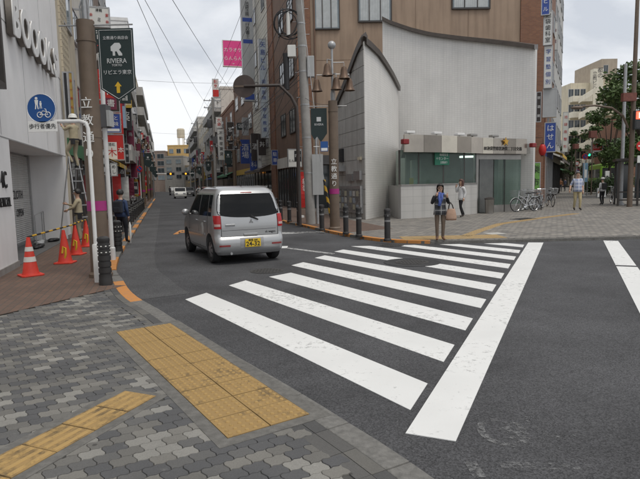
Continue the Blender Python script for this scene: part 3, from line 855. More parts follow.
M_WTILE = tile_mat('white_tile_far', (0.56, 0.53, 0.46), (0.5, 0.47, 0.4), (0.3, 0.27, 0.22), 0.6, 0.3, 0.025, 0.6, 'Object', 0.5, 0.3, 0.2)
M_KTILE = tile_mat('police_box_tile', (0.70, 0.685, 0.655), (0.67, 0.655, 0.63), (0.59, 0.575, 0.55), 0.15, 0.1, 0.009, 0.5, 'UV', 0.0, 0.25, 0.13, big=0.13)
M_GTILE = mat('grey_panel', (0.47, 0.46, 0.44), 0.7, 0.1, 2.0, bump=0.1, dirt=0.35)
M_BASETILE = tile_mat('koban_base_tile', (0.46, 0.45, 0.43), (0.44, 0.43, 0.41), (0.36, 0.35, 0.34), 0.6, 0.3, 0.008, 0.6, 'UV', 0.0, 0.3, 0.3, big=0.12)
def BRX(m):    # brick texture works in x,y: stand a wall up by swapping axes
    N = m.node_tree.nodes; L = m.node_tree.links
    t = [n for n in N if n.type == 'TEX_COORD'][0]; b = [n for n in N if n.type == 'TEX_BRICK'][0]
    sp = N.new('ShaderNodeSeparateXYZ'); cb = N.new('ShaderNodeCombineXYZ'); ad = N.new('ShaderNodeMath'); ad.operation = 'ADD'
    L.new(t.outputs['Object'], sp.inputs[0]); L.new(sp.outputs['X'], ad.inputs[0]); L.new(sp.outputs['Y'], ad.inputs[1])
    L.new(ad.outputs[0], cb.inputs['X']); L.new(sp.outputs['Z'], cb.inputs['Y']); L.new(cb.outputs[0], b.inputs['Vector'])
for m_ in (M_BRICK, M_WTILE): BRX(m_)

WINC = {}
def window(parent, x, z, w_, h_, y=0.0, frame=None, glass=None, mull=1, rz=0.0, fd=0.05, curtain=None):
    """window in a wall facing local -y: frame proud of the wall, pane set behind its front; pane is a sub-part"""
    frame = frame or M_ALU; glass = glass or M_GLASS
    key = (round(w_, 2), round(h_, 2), mull, frame.name, fd)
    if key not in WINC:
        m = MB(); t = 0.05 if w_ < 2 else 0.07
        m.box(-w_ / 2, -w_ / 2 + t, -fd, 0.03, -h_ / 2, h_ / 2); m.box(w_ / 2 - t, w_ / 2, -fd, 0.03, -h_ / 2, h_ / 2)
        m.box(-w_ / 2 + t, w_ / 2 - t, -fd, 0.03, h_ / 2 - t, h_ / 2); m.box(-w_ / 2 + t, w_ / 2 - t, -fd - 0.03, 0.03, -h_ / 2 - 0.02, -h_ / 2 + t)
        for k in range(1, mull + 1):
            xx = -w_ / 2 + w_ * k / (mull + 1); m.box(xx - 0.025, xx + 0.025, -fd + 0.008, 0.03, -h_ / 2 + t, h_ / 2 - t)
        a = m.mesh('window'); a.materials.append(frame)
        WINC[key] = [a, {}]
    a, panes = WINC[key]
    if glass.name not in panes:
        m = MB(); m.box(-w_ / 2 + 0.03, w_ / 2 - 0.03, -fd * 0.45, 0.02, -h_ / 2 + 0.03, h_ / 2 - 0.03); p = m.mesh('pane'); p.materials.append(glass); panes[glass.name] = p
    o = link('window', a, None, parent, (x, y, z), rz); link('pane', panes[glass.name], None, o)
    return o
def solid_bld(name, label, org, dirv, L_, depth, h, m, cat='building', z0=0.0, parapet=0.35, group=None):
    o = thing(name, label, cat, (org[0], org[1], z0), math.atan2(dirv[1], dirv[0]), group)
    g_ = MB(); g_.box(0, L_, 0, depth, 0, h); g_.build('wall', m, o)
    if parapet:
        g_ = MB(); g_.box(-0.06, L_ + 0.06, -0.06, 0.16, h - 0.002, h + parapet); g_.box(-0.06, 0.16, 0.162, depth - 0.1, h - 0.002, h + parapet - 0.003); g_.box(L_ - 0.16, L_ + 0.06, 0.162, depth - 0.1, h - 0.002, h + parapet - 0.003)
        g_.build('parapet', m, o)
    return o
AWC = [(0.35, 0.05, 0.04), (0.05, 0.16, 0.08), (0.06, 0.1, 0.3), (0.6, 0.55, 0.45), (0.5, 0.32, 0.05), (0.12, 0.1, 0.09)]
def shopfront(o, x0, x1, k, h=2.7):
    g_ = MB(); g_.box(x0, x1, -0.08, 0.02, h, h + 0.55); g_.build('shop_fascia', mat('fascia_%d' % (k % 6), AWC[k % 6], 0.5), o)
    g_ = MB(); g_.box(x0 + 0.1, x1 - 0.1, -0.03, 0.02, 0.12, h - 0.02); g_.build('shop_glass', M_GLASS, o)
    n = max(2, int((x1 - x0) / 1.4))
    for q in range(n + 1):
        xx = x0 + 0.1 + (x1 - x0 - 0.2) * q / n
        g_ = MB(); g_.box(xx - 0.04, xx + 0.04, -0.07, 0.0, 0.05, h - 0.001); g_.build('shop_post', M_DARKFR if k % 2 else M_ALU, o)
    if k % 3 != 1:
        g_ = MB(); n = 8; d = 1.0
        g_.add([(x0, -0.081, h + 0.5), (x1, -0.081, h + 0.5), (x1, -d, h + 0.1), (x0, -d, h + 0.1), (x0, -d, h - 0.1), (x1, -d, h - 0.1)], [(0, 1, 2, 3), (3, 2, 5, 4)])
        a = g_.build('awning', mat('awning_%d' % ((k + 2) % 6), AWC[(k + 2) % 6], 0.8), o)
        s_ = a.modifiers.new('thick', 'SOLIDIFY'); s_.thickness = 0.02
def facade(o, L_, h, floors, bays, w_, wh, z0=3.4, glass=None, frame=None, balc=False, k=0, mrail=None):
    fh = (h - z0 - 0.3) / floors
    for f in range(floors):
        zc = z0 + fh * (f + 0.52)
        for b in range(bays):
            xc = L_ * (b + 0.5) / bays
            window(o, xc, zc, w_, wh, glass=(glass or (M_GLASS2 if rnd.random() < 0.3 else M_GLASS)), frame=frame)
        if balc:
            g_ = MB(); zb = z0 + fh * f + 0.05
            g_.box(0.3, L_ - 0.3, -1.0, 0.01, zb, zb + 0.14); g_.box(0.3, L_ - 0.3, -1.0, -0.92, zb + 0.139, zb + 1.1)
            g_.box(0.3, 0.38, -0.919, 0.01, zb + 0.139, zb + 1.1); g_.box(L_ - 0.38, L_ - 0.3, -0.919, 0.01, zb + 0.139, zb + 1.1)
            g_.build('balcony', mrail or M_PALEGREY, o)
def end_windows(o, depth, h, floors, n, k):      # windows on the end wall facing the camera (local x = 0 side)
    fh = (h - 3.4) / floors
    for f in range(floors):
        for b in range(n):
            q = window(o, -0.0, 3.4 + fh * (f + 0.5), 1.1, 1.1, rz=-math.pi / 2, glass=M_GLASS if (f + b) % 3 else M_GLASS2)
            q.location = (0.0, depth * (b + 0.5) / n, 3.4 + fh * (f + 0.5))

# ---------------------------------------------------------------- near left: white shop building with a recessed shutter
TB = 1.9
wb = thing('white_shop_building', 'white building on the left with recessed roller shutter and large channel letters', 'building', (*ST(-14, TB), 0), SANG)
def S2X(s): return s + 14.0
LE, RE, LH, RD = S2X(-5.1), S2X(0.95), 2.62, 1.05
g_ = MB()
g_.box(0, LE, 0, 9, 0, LH); g_.box(0, S2X(1.5), 0, 9, LH, 13.0)
g_.box(LE, RE, RD, 9, 0, LH); g_.box(RE, S2X(1.5), 0, 9, 0, LH)
g_.build('wall', M_WHITEW, wb)
for z in (2.62, 5.0, 7.4, 9.8):   # panel joints
    g_ = MB(); g_.box(0, S2X(1.5), -0.004, 0.0, z - 0.012, z + 0.012); g_.build('panel_joint', mat('joint_grey', (0.3, 0.3, 0.3), 0.8), wb)
for (xa, xb) in ((0, LE - 0.003), (RE + 0.003, S2X(1.5))):
    g_ = MB(); g_.box(xa, xb, -0.03, 0.01, 0, 0.16); g_.build('plinth', M_GREYC, wb)
for xx in (S2X(-7.2), S2X(-5.6), S2X(-3.4), S2X(-1.2), S2X(0.6)):
    g_ = MB(); g_.box(xx - 0.008, xx + 0.008, -0.003, 0.0005, 2.66, 12.5); g_.build('panel_joint', mat('joint_grey', (0.3, 0.3, 0.3), 0.8), wb)
# roller shutter: each slat a curved ridge
sh = MB(); n = 46; x0, x1 = LE + 0.05, RE - 0.05
vs_ = []; fs = []
for i in range(n * 4 + 1):
    z = 0.06 + (LH - 0.1) * i / (n * 4); y = RD - 0.06 - 0.018 * abs(math.sin(math.pi * i / 4.0))
    vs_ += [(x0, y, z), (x1, y, z)]
for i in range(n * 4): fs.append((2 * i, 2 * i + 1, 2 * i + 3, 2 * i + 2))
sh.add(vs_, fs)
shutter = sh.build('roller_shutter', mat('shutter_grey', (0.52, 0.515, 0.5), 0.45, 0.1, 3, dirt=0.2), wb)
for xa in (x0 + 0.01, x1 - 0.01):
    g_ = MB(); g_.box(xa - 0.05, xa + 0.05, RD - 0.12, RD, 0, LH); g_.build('shutter_rail', M_ALU, wb)
g_ = MB(); g_.box(x0, x1, RD - 0.1, RD - 0.02, 0.045, 0.12); g_.build('bottom_bar', M_ALU, shutter)
text('A CLOTH', 0.34, M_BLACK, shutter, (RE - 1.7, RD - 0.085, 1.45)); text('OPEN', 0.3, M_BLACK, shutter, (RE - 1.4, RD - 0.085, 0.95))
# recess floor
g_ = MB(); g_.box(LE, RE, 0.02, RD, 0.02, 0.046); g_.build('recess_floor', mat('recess_floor', (0.1, 0.1, 0.1), 0.8, 0.25, 4), wb)
# lettering on the pier
text('4C', 0.46, M_BLACK, wb, (LE - 0.62, -0.012, 1.78), depth=0.012, sx=0.75)
text('PETICOL', 0.26, M_BLACK, wb, (LE - 0.66, -0.012, 1.36), depth=0.012, sx=0.8)
# large channel letters high on the wall
M_CHS = mat('channel_letter_side', (0.16, 0.14, 0.12), 0.5, 0.15, 6); M_CHF = mat('channel_letter_face', (0.75, 0.75, 0.74), 0.5)
for i, ch in enumerate('BOOOKS'):
    x = S2X(-4.45 + i * 0.86)
    q = text(ch, 1.05, M_CHS, wb, (x, -0.09, 5.12), name='channel_letter', depth=0.06, bold=0.03)
    text(ch, 1.05, M_CHF, q, (0, -0.07, 0), name='letter_face', depth=0.012, bold=0.045)
# dark framed bay window near the frame edge
g_ = MB()
bx0, bx1, bz0, bz1 = S2X(-9.2), S2X(-5.95), 3.45, 8.0
g_.box(bx0, bx1, -0.24, 0.0, bz0, bz0 + 0.1); g_.box(bx0, bx1, -0.24, 0, bz1, bz1 + 0.1); g_.box(bx1 - 0.1, bx1, -0.24, 0, bz0 + 0.1, bz1); g_.box(bx0, bx0 + 0.1, -0.24, 0, bz0 + 0.1, bz1)
bw = g_.build('bay_window', M_DARKFR, wb)
g_ = MB(); g_.box(bx0 + 0.1, bx1 - 0.1, -0.14, -0.05, bz0 + 0.1, bz1); g_.build('pane', M_GLASS2, bw)

# ---------------------------------------------------------------- left row of the side street
LROW = [
 (1.55, 5.2, 15.0, M_CREAM, 'narrow beige lattice-front building next to the white shop', 4, 1, 1.8, 1.3),
 (5.2, 10.0, 15.5, M_OFFWHITE, 'off-white shop building behind the brown lamp column', 4, 2, 1.5, 1.3),
 (10.0, 15.5, 14.5, M_MIDBROWN, 'taupe shop building behind the hanging banner', 4, 2, 1.7, 1.4),
 (15.5, 22.0, 17.0, M_PALEGREY, 'pale grey building with red lettered rooftop sign behind the banner', 5, 3, 1.3, 1.3),
 (22.0, 34.0, 11.5, M_DGREY, 'dark grey clad building under the blue hanging sign', 3, 4, 1.7, 1.4),
 (34.0, 48.0, 10.5, M_MIDBROWN, 'low taupe building beside the maroon vertical sign', 3, 4, 1.9, 1.4),
 (48.0, 62.0, 20.0, M_WHITE, 'tall blank white building standing above the left row', 5, 4, 1.7, 1.4),
 (62.0, 92.0, 17.2, M_CREAM, 'cream apartment building with balconies on the left row', 5, 7, 1.8, 1.5),
 (92.0, 116.0, 15.2, M_OFFWHITE, 'off-white apartment building with balconies, far left row', 5, 5, 1.9, 1.5),
 (116.0, 150.0, 16.5, M_PALEGREY, 'pale grey apartment building, last of the left row', 5, 7, 1.9, 1.5),
]
for k, (s0, s1, h, m, lb, fl, by, ww, wh) in enumerate(LROW):
    o = solid_bld('shop_building' if k < 6 else 'apartment_building', lb, ST(s0 + 0.03, TB + (0.12 if k % 2 else 0.0)), SU, s1 - s0 - 0.06, 10, h, m)
    facade(o, s1 - s0, h, fl, by, ww, wh, balc=(k in (7, 8, 9, 4)), k=k)
    if k > 0 and k < 8: shopfront(o, 0.25, s1 - s0 - 0.3, k)
    else: shopfront(o, 0.4, s1 - s0 - 0.5, k + 1)
    if k in (6, 7, 8): end_windows(o, 10, h, fl, 3 if k != 6 else 1, k)
    if k == 0:   # lattice of perforated blocks
        for a in range(6):
            for b in range(22):
                g_ = MB() if (a, b) == (0, 0) else None
                if g_ is not None:
                    g_.box(-0.1, -0.07, -0.06, 0.02, -0.1, 0.1); g_.box(0.07, 0.1, -0.06, 0.02, -0.1, 0.1); g_.box(-0.07, 0.07, -0.06, 0.02, 0.07, 0.1); g_.box(-0.07, 0.07, -0.06, 0.02, -0.1, -0.07)
                    LATM = g_.mesh('lattice_block'); LATM.materials.append(M_CREAM)
                link('lattice_block', LATM, None, o, (0.45 + a * 0.21, -0.001, 3.6 + b * 0.21 + 0.1))
    if k == 5:
        g_ = MB(); g_.box(2, 6, 2, 6, h, h + 1.6); g_.build('roof_hut', M_PALEGREY, o)
    if k in (7, 9):
        g_ = MB(); g_.lathe([(1.1, h + 0.9), (1.1, h + 2.6), (0.9, h + 2.9)], 14, 5, 4); 
        for q in ((4.3, 3.3), (5.7, 3.3), (4.3, 4.7), (5.7, 4.7)): g_.box(q[0] - 0.06, q[0] + 0.06, q[1] - 0.06, q[1] + 0.06, h - 0.01, h + 0.92)
        g_.build('water_tank', M_DGREY, o)
    if k in (6, 8):
        g_ = MB(); g_.tube([(3, 3, h), (3, 3, h + 6)], 0.04, 6); g_.tube([(2.5, 3, h + 4.6), (3.5, 3, h + 4.6)], 0.02, 5); g_.tube([(2.6, 3, h + 5.2), (3.4, 3, h + 5.2)], 0.02, 5); g_.build('antenna', M_DGREY, o)

# ---------------------------------------------------------------- right row of the side street
TR = -9.25
RROW = [
 (23.8, 32.5, 25.0, M_WTILE, 'tall white tiled building with the vertical blue lettered sign', 6, 2, 1.5, 1.3),
 (32.5, 46.0, 12.2, M_BROWNW, 'brown building with slanting stair canopy under the pink sign', 3, 3, 2.0, 1.4),
 (46.0, 60.0, 11.0, M_BRICK, 'orange brick fronted building on the right row', 3, 3, 1.6, 1.4),
 (60.0, 82.0, 15.0, M_OFFWHITE, 'off-white building with stacked red and white signs', 4, 5, 1.7, 1.4),
 (82.0, 110.0, 14.0, M_CREAM, 'pale cream building on the far right row', 4, 6, 1.8, 1.4),
 (110.0, 150.0, 17.0, M_PALEGREY, 'grey building at the far end of the right row', 5, 8, 1.9, 1.5),
]
for k, (s0, s1, h, m, lb, fl, by, ww, wh) in enumerate(RROW):
    o = solid_bld('shop_building', lb, ST(s1 - 0.03, TR - (0.1 if k % 2 else 0.0)), -SU, s1 - s0 - 0.06, 10, h, m)
    facade(o, s1 - s0, h, fl, by, ww, wh, balc=(k in (3, 5)), k=k)
    shopfront(o, 0.3, s1 - s0 - 0.4, k + 3)
# street end
def endb(name, label, u0, u1, vtop, Y, depth, m, fl, by, ww=2.0, wh=1.5):
    a = D(u0, 180, Y); b = D(u1, 180, Y); h = D((u0 + u1) / 2, vtop, Y)[2]
    o = solid_bld(name, label, (a[0], Y), (1, 0), b[0] - a[0], depth, h, m)
    facade(o, b[0] - a[0], h, fl, by, ww, wh)
    return o, h
eo, eh = endb('apartment_building', 'ochre yellow building closing the far end of the street', 169, 191, 146, 178, 12, M_OCHRE, 4, 3, 1.4, 1.4)
g_ = MB(); g_.lathe([(1.3, eh + 3.0), (1.3, eh + 5.6), (1.0, eh + 6.0)], 14, 3.6, 4)
for q in ((2.8, 3.2), (4.4, 3.2), (2.8, 4.8), (4.4, 4.8)): g_.box(q[0] - 0.09, q[0] + 0.09, q[1] - 0.09, q[1] + 0.09, eh - 0.01, eh + 3.05)
g_.build('water_tank', M_CREAM, eo)
endb('apartment_building', 'grey concrete building in front of the ochre one at the street end', 165, 184, 157, 166, 10, mat('end_grey', (0.3, 0.29, 0.27), 0.8, 0.12, 1.5, dirt=0.3), 3, 2, 1.6, 1.2)
endb('apartment_building', 'dark grey slab building right of the ochre one at the street end', 189, 204, 141, 184, 12, M_DGREY, 5, 4, 1.6, 1.5)
endb('apartment_building', 'beige low building across the far end of the street', 183, 222, 166, 168, 10, mat('end_beige', (0.36, 0.3, 0.22), 0.8, 0.12, 1.5, dirt=0.3), 3, 4, 1.4, 1.2)
endb('apartment_building', 'small taupe building left of the street end', 140, 166, 152, 175, 10, M_MIDBROWN, 4, 3, 2.2, 1.5)

# ---------------------------------------------------------------- big beige and brick building behind the police box
A_ = ST(14.9, TR); FY = A_[1]
BX0 = A_[0]; BX1 = D(545, 60, FY)[0]
bb = thing('brick_apartment_building', 'large beige panelled building with brick piers behind the police box', 'building', (BX0, FY, 0), R(1.0))
BW = BX1 - BX0; BH = 22.0; DPT = 9.2
side = Vector(ST(23.8, TR)) - Vector((BX0, FY)); side.rotate(Matrix.Rotation(-R(1.0), 2))
g_ = MB(); g_.prism([(0, 0), (BW, 0), (BW + 4, DPT), (side.x, side.y)], 0, BH); g_.build('wall', M_BEIGE, bb)
xp0 = D(311, 60, FY)[0] - BX0; xq = D(521, 60, FY)[0] - BX0
g_ = MB(); g_.box(-0.12, xp0, -0.1, 0.3, 0, BH - 0.5); g_.build('brick_pier', M_BRICK, bb)
g_ = MB(); g_.box(xq, BW + 0.1, -0.1, 0.3, 0, BH - 0.5); g_.build('brick_pier', M_BRICK, bb)
# street-side skin: brown wall with a brick band at its far end
sd = side.normalized(); sn = Vector((-sd.y, sd.x))        # outwards to the street
def sq(a0, a1, p0, p1): return [tuple(sd * a0 + sn * p0), tuple(sd * a1 + sn * p0), tuple(sd * a1 + sn * p1), tuple(sd * a0 + sn * p1)]
g_ = MB(); g_.prism(sq(0.0, side.length * 0.8, 0.001, 0.06), 0.0, BH); g_.build('side_wall', M_BROWNW, bb)
g_ = MB(); g_.prism(sq(side.length * 0.8, side.length, 0.001, 0.14), 0.0, BH); g_.build('brick_pier', M_BRICK, bb)
sang = math.atan2(-sd.y, -sd.x)
for f in range(5):
    for a in (0.2, 0.5):
        p = sd * (side.length * a) + sn * 0.06
        q = window(bb, 0, 0, 1.5, 1.5, rz=sang, frame=M_DARKFR, glass=M_GLASS); q.location = (p.x, p.y, 5.6 + f * 3.4)
# facade panels: joints as recessed lines between real panels
PWs = [xp0] + [xp0 + (xq - xp0) * k / 4 for k in range(1, 5)]
zt = [0.0, 5.2, 8.95, 12.7, 16.45, 20.2]
for a in range(4):
    for b in range(5):
        g_ = MB(); g_.box(PWs[a] + 0.012, PWs[a + 1] - 0.012, -0.03, 0.001, zt[b] + 0.012, zt[b + 1] - 0.012); g_.build('wall_panel', M_BEIGE, bb)
def bwin(u0, u1, v1, hgt):
    a = D(u0, v1, FY); b = D(u1, v1, FY)
    q = window(bb, (a[0] + b[0]) / 2 - BX0, a[2] + hgt / 2, b[0] - a[0], hgt, y=-0.03, frame=M_DARKFR, glass=M_GLASS2, mull=2, fd=0.09)
    g_ = MB()
    for t in range(-8, 9):
        wv = (b[0] - a[0] - 0.3) / 17
        g_.box(t * wv - wv * 0.42, t * wv + wv * 0.42, -0.046, -0.043 + 0.002 * (t % 2), -hgt / 2 + 0.12, hgt / 2 - 0.12)
    g_.build('curtain', mat('net_curtain', (0.5, 0.52, 0.52), 0.8), q)
    return q
bwin(314, 340, 30, 2.0); bwin(358, 392, 22.5, 2.0); bwin(452, 491, 9, 2.0)
# dark shop fronts at street level on the street side and on the front's left end
for a0, a1 in ((0.04, 0.3), (0.34, 0.72)):
    g_ = MB(); g_.prism(sq(side.length * a0, side.length * a1, 0.061, 0.1), 0.1, 2.6); g_.build('shop_glass', M_GLASS, bb)
    g_ = MB(); g_.prism(sq(side.length * a0, side.length * a1, 0.061, 0.2), 2.7, 3.4); g_.build('shop_fascia', M_DARKFR if a0 < 0.1 else M_OFFWHITE, bb)
    for q in range(5):
        aa_ = side.length * (a0 + (a1 - a0) * q / 4); g_ = MB(); g_.prism(sq(aa_ - 0.05, aa_ + 0.05, 0.061, 0.14), 0.02, 2.69); g_.build('shop_post', M_DARKFR, bb)
g_ = MB(); g_.box(0.15, xp0 + 1.9, -0.13, -0.101, 0.1, 2.7); g_.build('shop_glass', M_GLASS, bb)
g_ = MB(); g_.box(0.1, xp0 + 2.0, -0.3, -0.101, 2.75, 3.3); g_.build('shop_fascia', M_DGREY, bb)
for f in range(5):
    g_ = MB(); g_.tube([(xp0 + 0.25, -0.1, 0.2), (xp0 + 0.25, -0.1, 20)], 0.05, 8)
    if f == 0: g_.build('drain_pipe', M_BROWNW, bb, autosm=True)
    g_ = MB(); g_.box(-0.3, 0.3, -0.3, 0, -0.25, 0.25)
    if f in (1, 2, 3): g_.build('air_conditioner', M_OFFWHITE, bb, (xp0 + 1.0 + f * 2.2, -0.031, 6.2 + 0.1 * f), bevel=0.02)

# ---------------------------------------------------------------- buildings beyond the police box, along the avenue (az 26)
AD = Vector((math.sin(R(26.5)), math.cos(R(26.5))))
def AV(a, off=0.0):     # along the avenue frontage from the police box's right end
    p = Vector((10.9, 26.6)) + AD * a + Vector((-AD.y, AD.x)) * off
    return (p.x, p.y)
AVROW = [
 (7.5, 15, 27.0, M_BRICK, 'narrow brown brick building right of the police box', 7, 2, 1.6, 1.4),
 (15, 34, 36.0, M_PALEGREY, 'tall pale grey office building with vertical sign boards', 10, 6, 1.8, 1.6),
 (34, 60, 11.0, M_CREAM, 'low cream building with rounded corner along the avenue', 3, 7, 2.2, 1.5),
 (60, 100, 7.0, M_OFFWHITE, 'distant off-white building behind the avenue trees', 5, 9, 2.2, 1.5),
]
for k, (s0, s1, h, m, lb, fl, by, ww, wh) in enumerate(AVROW):
    o = solid_bld('office_building', lb, AV(s1, 0.3), -AD, s1 - s0 - 0.05, 10, h, m)
    o.rotation_euler = (0, 0, math.atan2(AD.y, AD.x)); 
    # facing the avenue: local -y must point right of the avenue direction
    o.location = (*AV(s0, (0.3, 0.6, 2.6, 2.6)[k]), 0)
    facade(o, s1 - s0, h, fl, by, ww, wh, z0=4.0, balc=(k == 3))
    shopfront(o, 0.3, s1 - s0 - 0.4, k + 2, 3.0)
    end_windows(o, 10, h, fl, 2, k)

# beige stair building far right
Yb = 95.0
def PXB(u0, u1, v0, v1): a = D(u0, v1, Yb); b = D(u1, v0, Yb); return a[0], b[0], a[2], b[2]
M_CREAM = mat('stair_cream', (0.62, 0.56, 0.43), 0.8, 0.08, 1.5, dirt=0.25); M_OFFWHITE = mat('stair_offwhite', (0.7, 0.66, 0.55), 0.8, 0.08, 1.5, dirt=0.2)
sb = thing('stair_apartment_building', 'cream apartment building with zigzag outdoor stairs and lettered tower', 'building', (D(566, 180, Yb)[0], Yb, 0), 0)
ox = sb.location.x
def pbox(name, u0, u1, v0, v1, y0, y1, m, par=None):
    a = PXB(u0, u1, v0, v1); g_ = MB(); g_.box(a[0] - ox, a[1] - ox, y0, y1, max(0.0, a[2]), a[3]); return g_.build(name, m, par or sb)
pbox('wall', 568, 628, 82, 186, 0, 14, M_CREAM); pbox('tower', 588, 600, 70, 150, -1.2, -0.01, M_OFFWHITE); pbox('upper_block', 607, 624, 56, 81.8, 2, 12, mat('upper_taupe', (0.4, 0.34, 0.27), 0.8, 0.1, 1.5, dirt=0.2))
twr = [c for c in sb.children if c.name.startswith('tower')][0]
a = PXB(594, 598, 84, 86); text('都の\n', 0.95, M_BLACK, twr, (D(596.5, 80, Yb)[0] - ox, -1.21, D(594, 80, Yb)[2]), vertical=True); text('立教ビル', 0.8, M_BLACK, twr, (D(591.3, 80, Yb)[0] - ox, -1.21, D(591, 82, Yb)[2]), vertical=True)
for f in range(6):
    v = 92 + f * 15.5
    a = PXB(569, 587, v + 6, v + 12)
    q = pbox('balcony', 568.5, 588, v + 5, v + 11, -1.6, -0.01, M_OFFWHITE)
    for k2 in range(3):
        window(sb, D(571 + k2 * 6, v, Yb)[0] - ox, D(580, v + 1.5, Yb)[2], 0.9, 1.5)
    # zigzag stair flights
    za, zb2 = D(600, v + 13, Yb)[2], D(600, v + 3, Yb)[2]; xa, xb = D(572, v, Yb)[0] - ox, D(588, v, Yb)[0] - ox
    g_ = MB(); g_.prism_y([(xa, za), (xb, zb2), (xb, zb2 + 0.9), (xa, za + 0.9)], -2.6, -2.45); g_.build('stair_flight', M_OFFWHITE, sb)
    q = pbox('balcony', 600.5, 627, v + 3, v + 9, -1.6, -0.01, M_CREAM)
    for k2 in range(4): window(sb, D(604 + k2 * 6, v, Yb)[0] - ox, D(612, v - 0.5, Yb)[2], 0.9, 1.4)
window(sb, D(612, 66, Yb)[0] - ox, D(612, 67, Yb)[2], 0.8, 1.5, y=2.0)
a = solid_bld('apartment_building', 'red brown brick building far right behind the shelter', (D(628, 180, 80)[0], 80), (1, 0), 14, 10, D(630, 118, 80)[2], M_BRICK); facade(a, 14, D(630, 118, 80)[2], 4, 4, 1.8, 1.4)
a = solid_bld('apartment_building', 'white distant building between the lamp posts far right', (D(578, 180, 125)[0], 125), (1, 0), 12, 10, D(590, 138, 125)[2], M_WHITE); facade(a, 12, D(590, 138, 125)[2], 4, 4, 1.8, 1.4)

# ---------------------------------------------------------------- police box (koban)
kb = thing('police_box', 'white tiled police box with swooping walls, steel canopy band and glazed front', 'building', (0, 0, ZF))
PA = Vector(G(366, 219.5, ZF)); PB = Vector(G(340, 215.6, ZF)); PC = Vector(G(399, 209.5, ZF))
def wall_curve(name, P, tops, th, m, parent, q0=None, q1=None):
    """wall standing on plan polyline P (Vectors) with a top height per point, thickness to the left of travel"""
    Q = offset(P, -th); mb = MB(); n = len(P); arc = [0.0]
    if q0 is not None: Q[0] = q0
    if q1 is not None: Q[-1] = q1
    for a, b in zip(P, P[1:]): arc.append(arc[-1] + (b - a).length)
    rows = 10
    def grid(pts, flip, d=0.0):
        vs_ = []; uv = []
        for i in range(n):
            for r_ in range(rows + 1): vs_.append((pts[i].x, pts[i].y, tops[i] * r_ / rows)); uv.append((arc[i], tops[i] * r_ / rows))
        fs = [(i * (rows + 1) + r_, (i + 1) * (rows + 1) + r_, (i + 1) * (rows + 1) + r_ + 1, i * (rows + 1) + r_ + 1) for i in range(n - 1) for r_ in range(rows)]
        mb.add(vs_, fs, uv)
    grid(P, False); grid(Q, True)
    cap = []; 
    for i in range(n): cap += [(P[i].x, P[i].y, tops[i]), (Q[i].x, Q[i].y, tops[i])]
    mb.add(cap, [(2 * i, 2 * i + 1, 2 * i + 3, 2 * i + 2) for i in range(n - 1)], [(0, 0)] * len(cap))
    for e in (0, n - 1): mb.add([(P[e].x, P[e].y, 0), (Q[e].x, Q[e].y, 0), (Q[e].x, Q[e].y, tops[e]), (P[e].x, P[e].y, tops[e])], [(0, 1, 2, 3)], [(0, 0)] * 4)
    o = mb.build(name, m, parent)
    return o
def coping(name, P, tops, w_, h_, over, parent, m, q0=None, q1=None):
    mb = MB(); n = len(P); A = offset(P, over); B = offset(P, -w_)
    if q0 is not None: B[0] = q0
    if q1 is not None: B[-1] = q1
    vs_ = []
    for i in range(n):
        z = tops[i]; vs_ += [(A[i].x, A[i].y, z - h_ * 0.35), (A[i].x, A[i].y, z + h_ * 0.4), (B[i].x, B[i].y, z + h_), (B[i].x, B[i].y, z - 0.02)]
    fs = [(i * 4 + k, i * 4 + (k + 1) % 4, (i + 1) * 4 + (k + 1) % 4, (i + 1) * 4 + k) for i in range(n - 1) for k in range(4)] + [(0, 1, 2, 3), tuple(range(4 * n - 4, 4 * n))[::-1]]
    mb.add(vs_, fs)
    return mb.build(name, m, parent)
M_COPE = mat('dark_coping', (0.085, 0.07, 0.06), 0.4, 0.2, 3, metal=0.5)
def bez(a, b, c, n): return [a * (1 - t) ** 2 + b * 2 * t * (1 - t) + c * t * t for t in [k / n for k in range(n + 1)]]
# prow: white concave wall from the corner PA back to PC
mid = (PA + PC) / 2; dirn = (PC - PA).normalized(); perp = Vector((dirn.y, -dirn.x))
PR = bez(PA, mid + perp * 0.55, PC, 14)
hA = ZAT(PA.x, PA.y, 41) - ZF; hC = ZAT(PC.x, PC.y, 89) - ZF
# top drops steeply near the far end as in the photo
tops = []
for i in range(15):
    t = i / 14; p = PR[i]
    u = proj(p.x, p.y, 5)[0]
    # photo outline: (366,41) (375,52) (385,66) (392,78) (398,89)
    K2 = [(364, 41), (370, 46), (378, 54), (386, 66), (392, 76), (400, 92)]
    v = K2[-1][1]
    for (ua, va), (ub, vb) in zip(K2, K2[1:]):
        if ua <= u <= ub: v = va + (vb - va) * (u - ua) / (ub - ua)
    if u < K2[0][0]: v = 41
    tops.append(ZAT(p.x, p.y, v) - ZF)
q0 = PA + (PB - PA).normalized() * 0.3 + Vector((0.03, 0.0))
wall_curve('prow_wall', PR, tops, 0.3, M_KTILE, kb, q0); coping('prow_coping', PR, tops, 0.34, 0.34, 0.12, kb, M_COPE, q0)
# left grey wall along the side street
PLs = [PB + (PA - PB) * (k / 10) for k in range(11)]
tl = []
for p in PLs:
    u = proj(p.x, p.y, 5)[0]; K2 = [(338, 104), (346, 86), (352, 70), (358, 54), (364, 41), (367, 40)]; v = 104
    for (ua, va), (ub, vb) in zip(K2, K2[1:]):
        if ua <= u <= ub: v = va + (vb - va) * (u - ua) / (ub - ua)
    if u > 367: v = 40
    tl.append(ZAT(p.x, p.y, v) - ZF)
q1 = PA + (PR[1] - PR[0]).normalized() * 0.3 - Vector((0.03, 0.0))
wall_curve('side_wall', PLs, tl, 0.25, mat('grey_joint', (0.27, 0.265, 0.25), 0.9), kb, None, q1); coping('side_coping', PLs, tl, 0.3, 0.42, 0.12, kb, M_COPE, None, q1)
